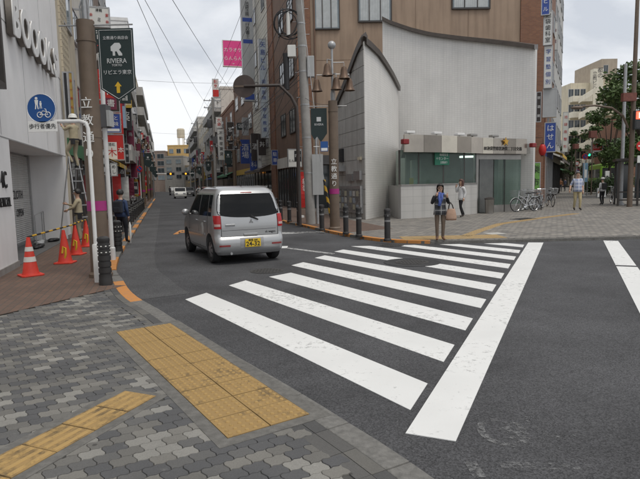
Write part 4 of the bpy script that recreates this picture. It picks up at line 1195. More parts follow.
# grey panels on the left wall, each one its own slab
lv = PA - PB; Lw = lv.length; ldir = lv.normalized(); lnrm = Vector((ldir.y, -ldir.x)); lang = math.atan2(ldir.y, ldir.x)
cols_, ph = 6, 0.62
for a in range(cols_):
    x0, x1 = Lw * a / cols_, Lw * (a + 1) / cols_
    z = 0.0
    while z < 8:
        tmin = min(tl[min(10, int(10 * x0 / Lw))], tl[min(10, int(10 * x1 / Lw + 0.999))]); z1 = z + ph
        if z1 > tmin - 0.05:
            t0 = tl[0] + 0; 
            def top_at(x): 
                f = 10 * x / Lw; i0 = min(9, int(f)); return tl[i0] + (tl[i0 + 1] - tl[i0]) * (f - i0) - 0.04
            if top_at(x1) > z + 0.1:
                g_ = MB(); za, zb2 = max(z + 0.02, top_at(x0)), top_at(x1)
                g_.prism_y([(x0 + 0.01, z + 0.01), (x1 - 0.01, z + 0.01), (x1 - 0.01, min(zb2, z1 - 0.01) if zb2 < z1 else z1 - 0.01), (x0 + 0.01, min(za, z1 - 0.01))], -0.025, 0.001)
                o = g_.build('wall_panel', M_GTILE, kb, (PB.x, PB.y, 0), lang)
            if top_at(x1) < z1: break
        else:
            g_ = MB(); g_.box(x0 + 0.01, x1 - 0.01, -0.025, 0.001, z + 0.01, z1 - 0.01); o = g_.build('wall_panel', M_GTILE, kb, (PB.x, PB.y, 0), lang)
        z = z1
# notice boards and small boxes on the left wall
def onwall(name, u0, u1, v0, v1, m, dep=0.1, d0=0.028):
    # pixel box on the left wall
    def px2w(u):
        lo, hi = 0.0, 1.0
        for _ in range(40):
            t = (lo + hi) / 2; p = PB + lv * t
            if proj(p.x, p.y, 1.5)[0] < u: lo = t
            else: hi = t
        return t * Lw
    a, b = px2w(u0), px2w(u1); p = PB + ldir * ((a + b) / 2)
    g_ = MB(); g_.box(a, b, -dep - d0, -d0, max(0.02, ZAT(p.x, p.y, v1) - ZF), ZAT(p.x, p.y, v0) - ZF)
    return g_.build(name, m, kb, (PB.x, PB.y, 0), lang), (a, b, ZAT(p.x, p.y, v1) - ZF, ZAT(p.x, p.y, v0) - ZF)
nb, ex = onwall('notice_board', 340, 363.5, 186, 212, M_ALU, 0.12)
a0, a1, z0, z1 = ex; mdl = (a0 + a1) / 2
for (xa, xb) in ((a0 + 0.07, mdl - 0.04), (mdl + 0.04, a1 - 0.07)):
    g_ = MB(); g_.box(xa, xb, -0.155, -0.15, z0 + 0.08, z1 - 0.12); pn = g_.build('notice_pane', mat('notice_pane', (0.2, 0.2, 0.195), 0.25, 0.3, 5), nb)
    for q in range(3):
        for r_ in range(3):
            if rnd.random() < 0.85:
                sx = xa + (xb - xa) * (0.1 + 0.3 * q); sz = z0 + 0.14 + (z1 - z0 - 0.4) * r_ / 2.6
                g_ = MB(); g_.box(sx, sx + (xb - xa) * 0.22, -0.158, -0.1555, sz, sz + 0.22); g_.build('leaflet', mat('leaflet_%d' % ((q + r_) % 3), [(0.5, 0.5, 0.47), (0.42, 0.4, 0.3), (0.3, 0.35, 0.4)][(q + r_) % 3], 0.8), pn)
onwall('vent_box', 341.5, 345, 149, 162, M_BLACK, 0.08); onwall('meter_box', 349, 355, 174, 181, M_ALU, 0.12); onwall('meter_box', 356.5, 363, 171, 180, M_ALU, 0.12); onwall('small_awning', 340, 346, 166, 171.5, M_ALU, 0.3); onwall('wall_lamp', 360, 363, 157, 160, M_CREAM, 0.08)
# big white screen wall behind
WL, WR = Vector(D(383, 100, 30.6)[:2]), Vector(D(535.5, 45, 27.4)[:2])
m2 = (WL + WR) / 2; dn = (WR - WL).normalized(); pp = Vector((dn.y, -dn.x))
WP = bez(WL, m2 - pp * 0.85, WR, 20)
wt = []
for p in WP:
    u = proj(p.x, p.y, 8)[0]
    K2 = [(380, 18), (390, 23), (410, 30), (430, 35), (460, 39), (490, 42), (515, 45), (536, 48)]; v = 48
    for (ua, va), (ub, vb) in zip(K2, K2[1:]):
        if ua <= u <= ub: v = va + (vb - va) * (u - ua) / (ub - ua)
    wt.append(ZAT(p.x, p.y, v) - ZF)
wall_curve('screen_wall', WP, wt, 0.35, M_KTILE, kb); coping('screen_coping', WP, wt, 0.5, 0.26, 0.2, kb, M_COPE)
# core building mass behind the walls (roof is hidden from the street)
g_ = MB(); g_.prism([tuple(PB + Vector((0.4, 0.2))), tuple(PC + Vector((-0.7, 0.1))), tuple(WL + Vector((0.4, 0.9))), tuple(WR + Vector((-0.3, 0.6))), (10.4, 30.5), (1.5, 31.5)], 0, 5.2); g_.build('core', M_GREYC, kb)
# low glazed front: plan of its curved face
F1, F2, F3 = Vector(G(401, 219, ZF)), Vector(G(477, 213.6, ZF)), Vector(G(521, 211, ZF))
FP = bez(F1, (F1 + F2) / 2 + Vector((0.22, -0.35)), F2, 10) + bez(F2, F2 + (F2 - F1).normalized() * 1.3 + Vector((0.12, -0.05)), F3, 8)[1:]
FB = Vector((F3.x + 0.55, F3.y + 1.6))
SIL, HEAD = 1.36, 0
# base wall (below the window)
BASEP = FP[:11]
wall_curve('base_wall', BASEP, [SIL] * 11, 0.2, M_BASETILE, kb)
g_ = MB()
a = offset(BASEP, 0.03); b = offset(BASEP, -0.2)
strip(a, b, SIL + 0.001, SIL + 0.05).build('window_sill', M_STEEL, kb)
# canopy band
BT = offset(FP, 0.28); zb0 = ZAT(F1.x, F1.y, 152.5) - ZF; zb1 = ZAT(F1.x, F1.y, 135) - ZF
print('koban band', zb0, zb1)
M_BAND = [mat('steel_band_%d' % k, c, r_, 0.14, 1.5, metal=0.85) for k, (c, r_) in enumerate([((0.40, 0.36, 0.31), 0.24), ((0.26, 0.23, 0.195), 0.2), ((0.6, 0.55, 0.46), 0.28)])]  # one steel in three tones: brown and cream reflections put into the colour
BX = BT + [Vector((FB.x + 0.25, FB.y))]
n = len(BX); seg = [(0, 2), (2, 4), (4, 6), (6, 8), (8, 10), (10, 12), (12, 14), (14, 16), (16, 18), (18, 19)]
for k, (i0, i1) in enumerate(seg):
    P = BX[i0:i1 + 1]; dd = (P[-1] - P[0]).normalized() * 0.006; P = [p.copy() for p in P]; P[0] += dd; P[-1] -= dd
    strip(P, offset(P, -0.08), zb0, zb1).build('band_panel', M_BAND[(0, 1, 2, 1, 0, 2, 0, 1, 0, 1)[k]], kb, smooth=False)
# roof slab and soffit of the glazed front
rp = [tuple(p) for p in offset(BX, -0.07)]
back = [(FB.x, FB.y), tuple(WR + Vector((-0.2, -0.1))), tuple((WL + WR) / 2 + Vector((0, 0.3))), tuple(PC + Vector((0.1, -0.1)))]
g_ = MB(); g_.prism(rp[:-1] + back, zb0 + 0.1, zb1 - 0.12); g_.build('canopy_roof', M_GREYC, kb)
# glazing: panes between mullions
GP = offset(FP, -0.06)
def vpanel(name, p, q, z0, z1, th, m, par):
    d = (q - p).normalized(); nn = Vector((-d.y, d.x)) * th
    g_ = MB(); g_.prism([tuple(p), tuple(q), tuple(q + nn), tuple(p + nn)], z0, z1); return g_.build(name, m, par)
M_KGLASS = mat('green_tinted_glass', (0.5, 0.64, 0.58), 0.04, 0.0, spec=0.6)
b_ = M_KGLASS.node_tree.nodes['Principled BSDF']; b_.inputs['Transmission Weight'].default_value = 0.93; b_.inputs['IOR'].default_value = 1.25
cuts = [0, 2, 5, 8, 10]
for i0, i1 in zip(cuts, cuts[1:]):
    vpanel('glass_pane', GP[i0], GP[i1], SIL + 0.05, zb0 + 0.1, 0.012, M_KGLASS, kb)
for i0 in cuts: vpanel('mullion', GP[i0] - (GP[min(i0 + 1, 10)] - GP[min(i0, 9)]).normalized() * 0.03, GP[i0] + (GP[min(i0 + 1, 10)] - GP[min(i0, 9)]).normalized() * 0.03, SIL + 0.05, zb0 + 0.1, 0.07, M_DARKFR, kb)
# door bay
dc = [10, 12, 14, 16, 18]
vpanel('door_jamb', GP[10], GP[10] + (GP[11] - GP[10]).normalized() * 0.14, 0, zb0 + 0.1, 0.2, M_STEEL, kb)
dr = vpanel('door', GP[10] + (GP[11] - GP[10]).normalized() * 0.2, GP[13], 0.03, zb0 - 0.25, 0.04, mat('door_panel', (0.13, 0.135, 0.13), 0.3, 0.15, 3, metal=0.3), kb)
for i0, i1 in ((13, 15), (15, 18)):
    vpanel('glass_pane', GP[i0], GP[i1], 0.35, zb0 - 0.25, 0.012, M_KGLASS, kb)
    vpanel('mullion', GP[i0], GP[i0] + (GP[i1] - GP[i0]).normalized() * 0.07, 0.0, zb0 + 0.1, 0.09, M_DARKFR, kb)
    vpanel('door_kickplate', GP[i0] + (GP[i1] - GP[i0]).normalized() * 0.08, GP[i1], 0.0, 0.345, 0.05, M_STEEL, kb)
vpanel('transom', GP[10] + (GP[11] - GP[10]).normalized() * 0.15, GP[18], zb0 - 0.24, zb0 + 0.1, 0.05, M_STEEL, kb)
vpanel('glass_pane', GP[18], Vector((FB.x - 0.1, FB.y)), 0.1, zb0 + 0.1, 0.012, M_KGLASS, kb)
vpanel('glass_pane', GP[0] + Vector((-0.05, 0.8)), GP[0], SIL * 0 + 1.36, zb0 + 0.1, 0.012, M_KGLASS, kb)
vpanel('side_base', GP[0] + Vector((-0.1, 3.0)), GP[0] + Vector((0.0, 0.1)), 0, 1.36, 0.15, M_BASETILE, kb)
# interior: back wall, floor, counter, lit ceiling lamp
INW = mat('koban_interior', (0.34, 0.35, 0.33), 0.8, 0.15, 2)
g_ = MB(); ba, bb2 = Vector((4.2, 26.0)), Vector((9.3, 28.0)); d_ = (bb2 - ba).normalized(); nn = Vector((-d_.y, d_.x)) * 0.1
g_.prism([tuple(ba), tuple(bb2), tuple(bb2 + nn), tuple(ba + nn)], 0, zb0 + 0.1); g_.build('interior_wall', INW, kb)
def inner_box(name, u0, u1, v0, v1, Y, m, dep=0.1):
    a = D(u0, v1, Y); b = D(u1, v0, Y)
    g_ = MB(); g_.box(a[0], b[0], Y, Y + dep, max(0.02, a[2] - ZF), b[2] - ZF); return g_.build(name, m, kb)
inner_box('cabinet', 412, 421, 160, 190, 24.2, mat('cabinet_grey', (0.4, 0.42, 0.4), 0.5), 0.5)
inner_box('poster', 409.5, 413.5, 178, 190, 23.0, mat('poster_yellow', (0.6, 0.42, 0.03), 0.6), 0.02)
inner_box('poster', 414, 419, 180, 190, 23.3, mat('poster_mint', (0.45, 0.6, 0.55), 0.6), 0.02)
inner_box('ceiling_lamp', 461, 474, 155.6, 157.6, 24.9, mat('lamp_tube', (0.9, 0.95, 0.9), 0.4, 0, emit=(0.9, 1.0, 0.92), estr=2.6), 0.3)
inner_box('dark_partition', 460, 476, 158.5, 186, 25.4, M_BLACK, 0.05)
# green safety-centre sign in the window
gp = FP[4]; d_ = (FP[6] - FP[3]).normalized(); ang = math.atan2(d_.y, d_.x)
p0 = Vector(D(428, 160, 22.6)[:2]); 
gs = MB(); zc0, zc1 = ZAT(5.0, 22.9, 165) - ZF, ZAT(5.0, 22.9, 152.5) - ZF
gc = GP[5] + Vector((d_.y, -d_.x)) * 0.05 - d_ * 0.15
gs.box(-0.42, 0.42, -0.012, 0.012, -(zc1 - zc0) / 2, (zc1 - zc0) / 2)
gso = gs.build('window_sign', mat('sign_green', (0.01, 0.16, 0.09), 0.5), kb, (gc.x, gc.y, (zc0 + zc1) / 2), ang)
M_SIGNW = mat('sign_white', (0.75, 0.75, 0.73), 0.5, 0.0)
text('地域安全', 0.13, M_SIGNW, gso, (0.1, -0.016, 0.16)); text('＋センター', 0.15, M_SIGNW, gso, (0.0, -0.016, -0.0)); text('立教通り', 0.11, M_SIGNW, gso, (0.1, -0.016, -0.16))
# lettering and emblem on the band
d_ = (BX[15] - BX[11]).normalized()
name_ = '■池袋警察署池袋二丁目交番'
M_LET = mat('bronze_letter', (0.05, 0.045, 0.04), 0.4)
tot = 0.0
arcs = [0.0]
for a, b in zip(BX[10:19], BX[11:19]): arcs.append(arcs[-1] + (b - a).length)
for q, ch in enumerate(name_):
    L_ = 0.15 + q * 0.185
    k = 0
    while k < len(arcs) - 2 and arcs[k + 1] < L_: k += 1
    a, b = BX[10 + k], BX[11 + k]; t = (L_ - arcs[k]) / (arcs[k + 1] - arcs[k]); p = a + (b - a) * t; dd = (b - a).normalized()
    pp_ = p + Vector((dd.y, -dd.x)) * 0.012
    text(ch, 0.19, M_LET, kb, (pp_.x, pp_.y, zb0 + 0.22), math.atan2(dd.y, dd.x), depth=0.008)
p = BX[14]; dd = (BX[15] - BX[13]).normalized(); pp_ = p + Vector((dd.y, -dd.x)) * 0.05
g_ = MB()
for k in range(5):
    a = math.pi / 2 + 2 * math.pi * k / 5
    g_.prism_y([(0, 0), (0.09 * math.cos(a - 0.5), 0.09 * math.sin(a - 0.5)), (0.21 * math.cos(a), 0.21 * math.sin(a)), (0.09 * math.cos(a + 0.5), 0.09 * math.sin(a + 0.5))], -0.03, 0.0)
g_.disc((0, -0.03, 0), 0.1, 'y', 0.05, 14)
g_.build('emblem', mat('gold', (0.6, 0.36, 0.08), 0.35, 0.1, 8, metal=0.8), kb, (pp_.x, pp_.y, zb1 - 0.16), math.atan2(dd.y, dd.x))
# red lamps at both ends of the band, floodlights on the roof edge
M_REDL = mat('red_lamp', (0.2, 0.01, 0.012), 0.35)
for p in (BX[0] + Vector((0.0, -0.14)), BX[18] + Vector((0.28, -0.02))):
    g_ = MB(); g_.box(-0.15, 0.15, -0.1, 0.1, -0.1, 0.1); g_.build('red_lamp', M_REDL, kb, (p.x, p.y, (zb0 + zb1) / 2 + 0.05), R(30), bevel=0.03)
for i in (1, 4, 7, 9, 13):
    p = BX[i] + Vector((-0.15, 0.3)); g_ = MB(); g_.box(-0.2, 0.2, -0.13, 0.13, 0.12, 0.22); g_.box(-0.03, 0.03, -0.03, 0.03, -0.2, 0.121); q = g_.build('floodlight', M_WHITE if i in (1, 7, 4) else M_STEEL, kb, (p.x, p.y, zb1 - 0.05), R(25), bevel=0.02)
# steps between prow and glazed front
g_ = MB(); pS = Vector(G(394, 216, ZF))
for k in range(3): g_.box(-0.5, 0.5, 0.3 * k, 1.4, 0.16 * k, 0.16 * (k + 1))
g_.build('steps', M_GREYC, kb, (pS.x, pS.y + 0.6, 0), R(20))
# bin by the door
pS = GP[11] + Vector((0.25, -0.35)); bn_o = thing('door_side_bin', 'small grey metal bin standing by the police box door', 'bin', (pS.x, pS.y, ZF), R(30))
g_ = MB(); g_.lathe([(0.2, 0), (0.23, 0.62), (0.24, 0.64)], 16, sy=0.8); g_.build('body', M_SGREYB if 'M_SGREYB' in globals() else M_STEEL, bn_o, autosm=True); g_ = MB(); g_.lathe([(0.25, 0.641), (0.25, 0.69), (0.1, 0.74), (0, 0.745)], 16, sy=0.8, caps=False); g_.build('lid', M_DARKFR, bn_o, autosm=True)
# ================================================================== STREET FURNITURE
M_COL = mat('brown_column', (0.135, 0.098, 0.07), 0.55, 0.15, 5, bump=0.1, dirt=0.2)
M_MAG = mat('magenta_band', (0.32, 0.02, 0.16), 0.5)
M_WPOST = mat('white_post', (0.68, 0.68, 0.67), 0.45, 0.08, 6, dirt=0.25)
M_CONC = mat('pole_concrete', (0.3, 0.29, 0.275), 0.85, 0.15, 4, bump=0.3, dirt=0.3)
M_WIRE = mat('wire_grey', (0.07, 0.07, 0.075), 0.6, 0.0)
M_CABLE = mat('cable_black', (0.02, 0.02, 0.022), 0.6, 0.0)
M_BRONZE = mat('bell_bronze', (0.12, 0.075, 0.05), 0.45, 0.25, 5, metal=0.4)
M_GALV = mat('galvanised', (0.38, 0.385, 0.39), 0.45, 0.15, 10, metal=0.5)
M_BOLL = mat('bollard_black', (0.025, 0.024, 0.024), 0.5, 0.2, 8)
M_REFL = mat('reflector', (0.7, 0.7, 0.66), 0.4, 0.0)
M_BANNER = mat('banner_green_black', (0.012, 0.026, 0.026), 0.6, 0.1, 3)
M_SILV = mat('banner_silver', (0.55, 0.56, 0.56), 0.5, 0)
M_YEL = mat('sign_yellow', (0.62, 0.38, 0.02), 0.5, 0)
M_BLUE = mat('sign_blue', (0.012, 0.075, 0.26), 0.45, 0.05, 3)
M_BLUE2 = mat('board_blue', (0.03, 0.07, 0.30), 0.5, 0.1, 3)
M_RED = mat('sign_red', (0.5, 0.022, 0.018), 0.5, 0.1, 3)
M_MAROON = mat('sign_maroon', (0.16, 0.02, 0.05), 0.6, 0.1, 3)
M_PINK = mat('sign_pink', (0.75, 0.06, 0.26), 0.5, 0.06, 2)
M_DBROWN = mat('sign_dark_brown', (0.04, 0.03, 0.026), 0.5)
M_SBOX = mat('sign_box_white', (0.66, 0.66, 0.63), 0.5, 0.05, 2, dirt=0.15)
M_SGREY = mat('sign_box_grey', (0.42, 0.43, 0.43), 0.5, 0.08, 2, dirt=0.2)

def zring(m, r0, z0, r1, z1, seg=14): m.lathe([(r0, z0), (r1, z1)], seg)
def lamp_column(loc, label, rz=0.0, full=True, banner_side=1, torn=False, letters=True, zb=4.4, zbtop=4.36, bw=0.56, bh=1.18, group=None, tz=1.39, tsp=0.285, up_=0.0):
    o = thing('bell_lamp_column', label, 'street lamp', loc, rz, group)
    m = MB(); m.lathe([(0.2, 0.0), (0.2, 0.06), (0.168, 0.1), (0.16, 0.5), (0.15, zb - 1.6), (0.146, zb)], 20); m.build('column', M_COL, o, smooth=False, autosm=True)
    m = MB(); m.lathe([(0.1635, 1.17), (0.1615, 1.34)], 20); m.build('magenta_band', M_MAG, o, autosm=True)
    for z in (zb - 1.95, zb - 0.35):
        m = MB(); m.lathe([(0.158, z), (0.158, z + 0.03)], 18); m.build('strap', M_COL, o, autosm=True)
    m = MB(); m.tube([(0, 0, zb - 0.02), (0, 0, zb + 1.62 + up_)], [0.045, 0.035], 10)
    m.ball((0, 0, zb + 1.74 + up_), 0.13, 0.13, 0.13, 12, 8)
    m.build('mast', M_GALV, o, autosm=True)
    m = MB()
    for k in range(5):
        a = k * 1.25; m.tube([(0.06 * math.cos(a), 0.06 * math.sin(a), zb - 0.05), (0.075 * math.cos(a), 0.075 * math.sin(a), zb + 0.22), (0.02, 0, zb + 0.5)], 0.014, 5)
    m.build('top_straps', M_GALV, o)
    bells = [(-0.5, 0.0, 0.7), (-0.16, -0.15, 1.15), (0.38, 0.0, 1.08), (0.12, -0.12, 0.72), (0.55, 0.1, 0.72)]
    for bx, by, bz in bells:
        m = MB(); z = zb + bz + up_
        m.tube([(0, 0, z + 0.12), (bx, by, z + 0.12), (bx, by, z - 0.06)], 0.016, 6); a = m.build('lamp_arm', M_GALV, o)
        m = MB(); m.lathe([(0.03, z), (0.075, z - 0.03), (0.105, z - 0.12), (0.125, z - 0.27), (0.185, z - 0.39), (0.175, z - 0.39), (0.115, z - 0.27), (0.02, z - 0.06)], 16, bx, by); b = m.build('bell_lamp', M_BRONZE, o, autosm=True)
        m = MB(); m.ball((bx, by, z - 0.3), 0.07, seg=8, rings=6); m.build('bulb', M_SBOX, b)
    if letters:
        for k, ch in enumerate('立教通り'):
            text(ch, 0.2, M_SIGNW, o, (0.0, -0.156, zb - tz - k * tsp), depth=0.006)
    # bracket bar and banner
    s_ = banner_side
    m = MB(); m.tube([(-0.45 * s_, -0.0, zbtop + 0.06), (0.8 * s_, 0.0, zbtop + 0.06)], 0.014, 6); m.build('banner_bar', M_GALV, o)
    x0 = 0.2 * s_; x1 = x0 + bw * s_; zt_, zl = zbtop, zbtop - bh
    m = MB()
    if torn: P = [(x0, zt_), (x1, zt_), (x1, zl + 0.28), (x0 + bw * s_ * 0.8, zl + 0.1), (x0 + bw * s_ * 0.62, zl + 0.2), (x0 + bw * s_ * 0.4, zl + 0.02), (x0 + bw * s_ * 0.2, zl + 0.15), (x0, zl + 0.3)]
    else: P = [(x0, zt_), (x1, zt_), (x1, zl + 0.2), ((x0 + x1) / 2, zl), (x0, zl + 0.2)]
    m.prism_y(P, -0.006, 0.006); bn_ = m.build('banner', M_BANNER, o)
    if full:
        xc = (x0 + x1) / 2
        m = MB()      # silver outline
        Q = [(x0 + 0.025 * s_, zt_ - 0.03), (x1 - 0.025 * s_, zt_ - 0.03), (x1 - 0.025 * s_, zl + 0.21), (xc, zl + 0.03), (x0 + 0.025 * s_, zl + 0.21)]
        for a, b in zip(Q, Q[1:] + Q[:1]): m.tube([(a[0], -0.009, a[1]), (b[0], -0.009, b[1])], 0.0045, 4)
        m.build('banner_outline', M_SILV, bn_)
        text('立教通り商店会', 0.062, M_SILV, bn_, (xc, -0.01, zt_ - 0.16))
        m = MB(); m.prism_y([(xc - 0.09, zt_ - 0.37), (xc - 0.09, zt_ - 0.3), (xc - 0.02, zt_ - 0.24), (xc + 0.06, zt_ - 0.24), (xc + 0.085, zt_ - 0.28), (xc + 0.085, zt_ - 0.32), (xc + 0.05, zt_ - 0.35), (xc + 0.1, zt_ - 0.42), (xc + 0.1, zt_ - 0.45), (xc + 0.04, zt_ - 0.45), (xc + 0.01, zt_ - 0.38), (xc - 0.02, zt_ - 0.38), (xc - 0.02, zt_ - 0.45), (xc - 0.06, zt_ - 0.45), (xc - 0.06, zt_ - 0.38)], -0.011, -0.007); m.build('logo', M_SILV, bn_)
        text('RIVIERA', 0.115, M_SILV, bn_, (xc, -0.01, zt_ - 0.54), sx=0.85); text('TOKYO', 0.05, M_SILV, bn_, (xc, -0.01, zt_ - 0.61))
        text('リビエラ東京', 0.082, M_SILV, bn_, (xc, -0.01, zt_ - 0.73))
        m = MB(); m.prism_y([(xc - 0.028, zl + 0.13), (xc + 0.028, zl + 0.13), (xc + 0.028, zl + 0.24), (xc + 0.06, zl + 0.24), (xc, zl + 0.32), (xc - 0.06, zl + 0.24), (xc - 0.028, zl + 0.24)], -0.011, -0.007); m.build('arrow', M_YEL, bn_)
    else:
        xc = (x0 + x1) / 2
        m = MB(); m.box(xc - 0.07, xc + 0.07, -0.011, -0.007, zt_ - 0.42, zt_ - 0.28); m.build('logo', M_SILV, bn_)
        text('RIVIERA', 0.1, M_SILV, bn_, (xc, -0.01, zt_ - 0.52), sx=0.85)
    return o
c1 = G(101.3, 276.5, 0.038)
lamp_column((c1[0], c1[1], 0.038), 'brown lamp column with large dark hanging banner, nearest on the left pavement', zb=ZAT(c1[0], c1[1], 21) - 0.04, zbtop=ZAT(c1[0], c1[1], 29) - 0.04, bw=0.6, bh=1.2, up_=0.9)
c2 = G(335, 229.5, ZF)
lamp_column((c2[0], c2[1], ZF), 'brown bell lamp column with torn dark banner beside the yellow guy guard', full=False, banner_side=-1, torn=True, zb=ZAT(c2[0], c2[1], 101) - ZF, zbtop=ZAT(c2[0], c2[1], 108) - ZF, bw=0.52, bh=1.1, tz=1.95, tsp=0.235)
for k, (s_, t_, lb) in enumerate([(30, 0.55, 'bell lamp column with dark banner further up the left pavement'), (62, 0.55, 'distant bell lamp column on the left pavement up the street'), (46, 0.55, 'middle bell lamp column on the left pavement up the street'), (82, 0.55, 'farthest bell lamp column on the left pavement'), (47.5, -6.75, 'middle bell lamp column on the right of the street'), (84, -6.75, 'farthest bell lamp column on the right of the street'), (27.5, -6.75, 'bell lamp column with dark banner before the brown stair building'), (64, -6.75, 'distant bell lamp column on the right of the street')]):
    x, y = ST(s_, t_); lamp_column((x, y, 0.04 if t_ > 0 else ZF), lb, SANG - R(90), full=False, banner_side=1 if t_ > 0 else -1, letters=False, group='bell lamp columns up the street')

# white sign post with blue shared-path sign
p = G(98, 282, 0.038); zt_ = ZAT(p[0], p[1], 121) - 0.038
o = thing('sign_post', 'white post with arm holding the round blue shared path sign', 'sign', (p[0], p[1], 0.038))
m = MB(); m.tube([(0, 0, 0), (0, 0, zt_ - 0.12), (-0.03, 0, zt_ - 0.03), (-0.12, 0, zt_), (-0.62, 0, zt_)], 0.031, 10); m.build('post', M_WPOST, o, autosm=True)
m = MB(); m.lathe([(0.055, 0.0), (0.055, 0.62), (0.045, 0.64)], 12); m.build('sleeve', M_WPOST, o, autosm=True)
xs = D(43, 109, p[1])[0] - p[0]; zs = D(43, 109, p[1])[2] - 0.038
m = MB(); m.disc((xs, -0.05, zs), 0.235, 'y', 0.012, 32); dsc = m.build('round_sign', M_BLUE, o)
m = MB(); m.torus((xs, -0.056, zs), 0.229, 0.005, 'y', 32, 4); m.build('rim', M_SIGNW, dsc)
m = MB()    # adult and child, bicycle
for (fx, fz, s_) in ((-0.07, 0.09, 1.0), (-0.005, 0.06, 0.62)):
    m.disc((xs + fx, -0.058, zs + fz + 0.07 * s_), 0.022 * s_, 'y', 0.004, 10)
    m.prism_y([(xs + fx - 0.03 * s_, zs + fz + 0.045 * s_), (xs + fx + 0.03 * s_, zs + fz + 0.045 * s_), (xs + fx + 0.02 * s_, zs + fz - 0.03 * s_), (xs + fx - 0.02 * s_, zs + fz - 0.03 * s_)], -0.06, -0.056)
    for q in (-1, 1): m.prism_y([(xs + fx + q * 0.003, zs + fz - 0.03 * s_), (xs + fx + q * 0.02 * s_, zs + fz - 0.03 * s_), (xs + fx + q * 0.03 * s_, zs + fz - 0.1 * s_), (xs + fx + q * 0.014 * s_, zs + fz - 0.1 * s_)], -0.06, -0.056)
for q in (-0.03, 0.1): m.torus((xs + q, -0.058, zs - 0.1), 0.042, 0.006, 'y', 18, 4)
m.tube([(xs - 0.03, -0.058, zs - 0.1), (xs + 0.02, -0.058, zs - 0.04), (xs + 0.08, -0.058, zs - 0.05), (xs + 0.1, -0.058, zs - 0.1), (xs + 0.03, -0.058, zs - 0.1), (xs - 0.03, -0.058, zs - 0.1)], 0.006, 4); m.tube([(xs + 0.08, -0.058, zs - 0.05), (xs + 0.07, -0.058, zs - 0.01), (xs + 0.05, -0.058, zs - 0.01)], 0.006, 4)
m.build('pictogram', M_SIGNW, dsc)
m = MB(); zz = D(43, 127, p[1])[2] - 0.038; m.box(xs - 0.235, xs + 0.235, -0.056, -0.044, zz - 0.085, zz + 0.085); pl_ = m.build('plate', M_SIGNW, o, bevel=0.004)
text('歩行者優先', 0.088, M_BLACK, pl_, (xs, -0.058, zz))
m = MB(); m.box(xs - 0.02, xs + 0.02, -0.043, -0.03, zz - 0.05, zs + 0.18); m.tube([(xs, -0.035, zt_), (-0.6, 0, zt_)], 0.012, 6); m.build('bracket', M_GALV, o)

# second white post with a dark side box
p = G(113, 262, 0.038); zt_ = ZAT(p[0], p[1], 60)
o = thing('sign_post', 'slim white post with dark grey box sign behind the bollards', 'sign', (p[0], p[1], 0.038))
m = MB(); m.tube([(0, 0, 0), (0, 0, zt_)], 0.045, 12); m.lathe([(0.065, 0.0), (0.065, 0.3), (0.048, 0.32)], 12); m.build('post', M_WPOST, o, autosm=True)
zz = ZAT(p[0], p[1], 118); m = MB(); m.box(-0.13, 0.1, -0.13, 0.13, zz - 0.24, zz + 0.22); m.build('box', M_DGREY, o, bevel=0.01)
m = MB(); m.box(0.1, 0.16, -0.14, 0.1, zz - 0.22, zz + 0.1); m.build('side_plate', M_SGREY, o)

# bollards: left ones have ribs, right ones a domed cap with chain eyes
def left_bollard(loc, label, group):
    o = thing('bollard', label, 'bollard', loc, 0, group)
    m = MB(); prof = [(0.105, 0.0), (0.105, 0.08)]
    for k in range(6): z = 0.1 + k * 0.1; prof += [(0.1, z), (0.1, z + 0.07), (0.088, z + 0.075), (0.088, z + 0.095)]
    prof += [(0.1, 0.72), (0.095, 0.76), (0.06, 0.785), (0.0, 0.79)]
    m.lathe(prof, 18, caps=False); m.build('body', M_BOLL, o, autosm=True)
    for z in (0.53, 0.63):
        for k in range(9):
            a = k * 2 * math.pi / 9; m = MB(); 
            if k == 0:
                m.box(-0.012, 0.012, -0.006, 0.0, -0.008, 0.008); RB = m.mesh('reflector'); RB.materials.append(M_REFL)
            link('reflector', RB, None, o, (0.1 * math.sin(a), -0.1 * math.cos(a), z + 0.005), a)
    return o
lb0 = G(106, 284.5, 0.038)
LBO = left_bollard((lb0[0], lb0[1], 0.038), 'black ribbed bollard nearest the camera, beside the brown column', 'black bollards along the left kerb')
pp_ = G(118.5, 253, 0.038)
ords = ['second', 'third', 'fourth', 'fifth', 'sixth', 'seventh', 'eighth', 'ninth', 'tenth', 'eleventh', 'twelfth', 'thirteenth', 'fourteenth', 'fifteenth', 'sixteenth', 'seventeenth']
s0 = (Vector(pp_) - SO).dot(SU); 
for k in range(15):
    s_ = s0 + k * 1.9 + (0.8 if k > 0 else 0); x, y = ST(s_, 0.42)
    if k == 0: x, y = pp_
    dup(LBO, (x, y, 0.038), 0.3 * k, '%s black bollard from the camera along the left kerb' % ords[k], 'black bollards along the left kerb')
def right_bollard(loc, label):
    o = thing('bollard', label, 'bollard', loc, 0, 'black bollards round the far corner')
    m = MB(); m.lathe([(0.1, 0), (0.1, 0.05), (0.078, 0.07), (0.078, 0.62), (0.088, 0.63), (0.088, 0.68), (0.078, 0.69), (0.078, 0.76), (0.09, 0.77), (0.085, 0.82), (0.05, 0.845), (0.0, 0.85)], 16, caps=False); m.build('body', M_BOLL, o, autosm=True)
    m = MB(); m.lathe([(0.0795, 0.5), (0.0795, 0.55)], 16, caps=False); m.build('reflective_band', mat('band_grey', (0.2, 0.2, 0.2), 0.4), o)
    m = MB(); m.torus((0, -0.095, 0.655), 0.02, 0.006, 'x', 10, 5); m.build('chain_eye', M_GALV, o)
    return o
RB0 = None
rbpx = [(387.5, 241.0), (359, 236.6), (346, 234), (322, 230.5), (299, 224.5), (289.5, 222), (281, 220)]
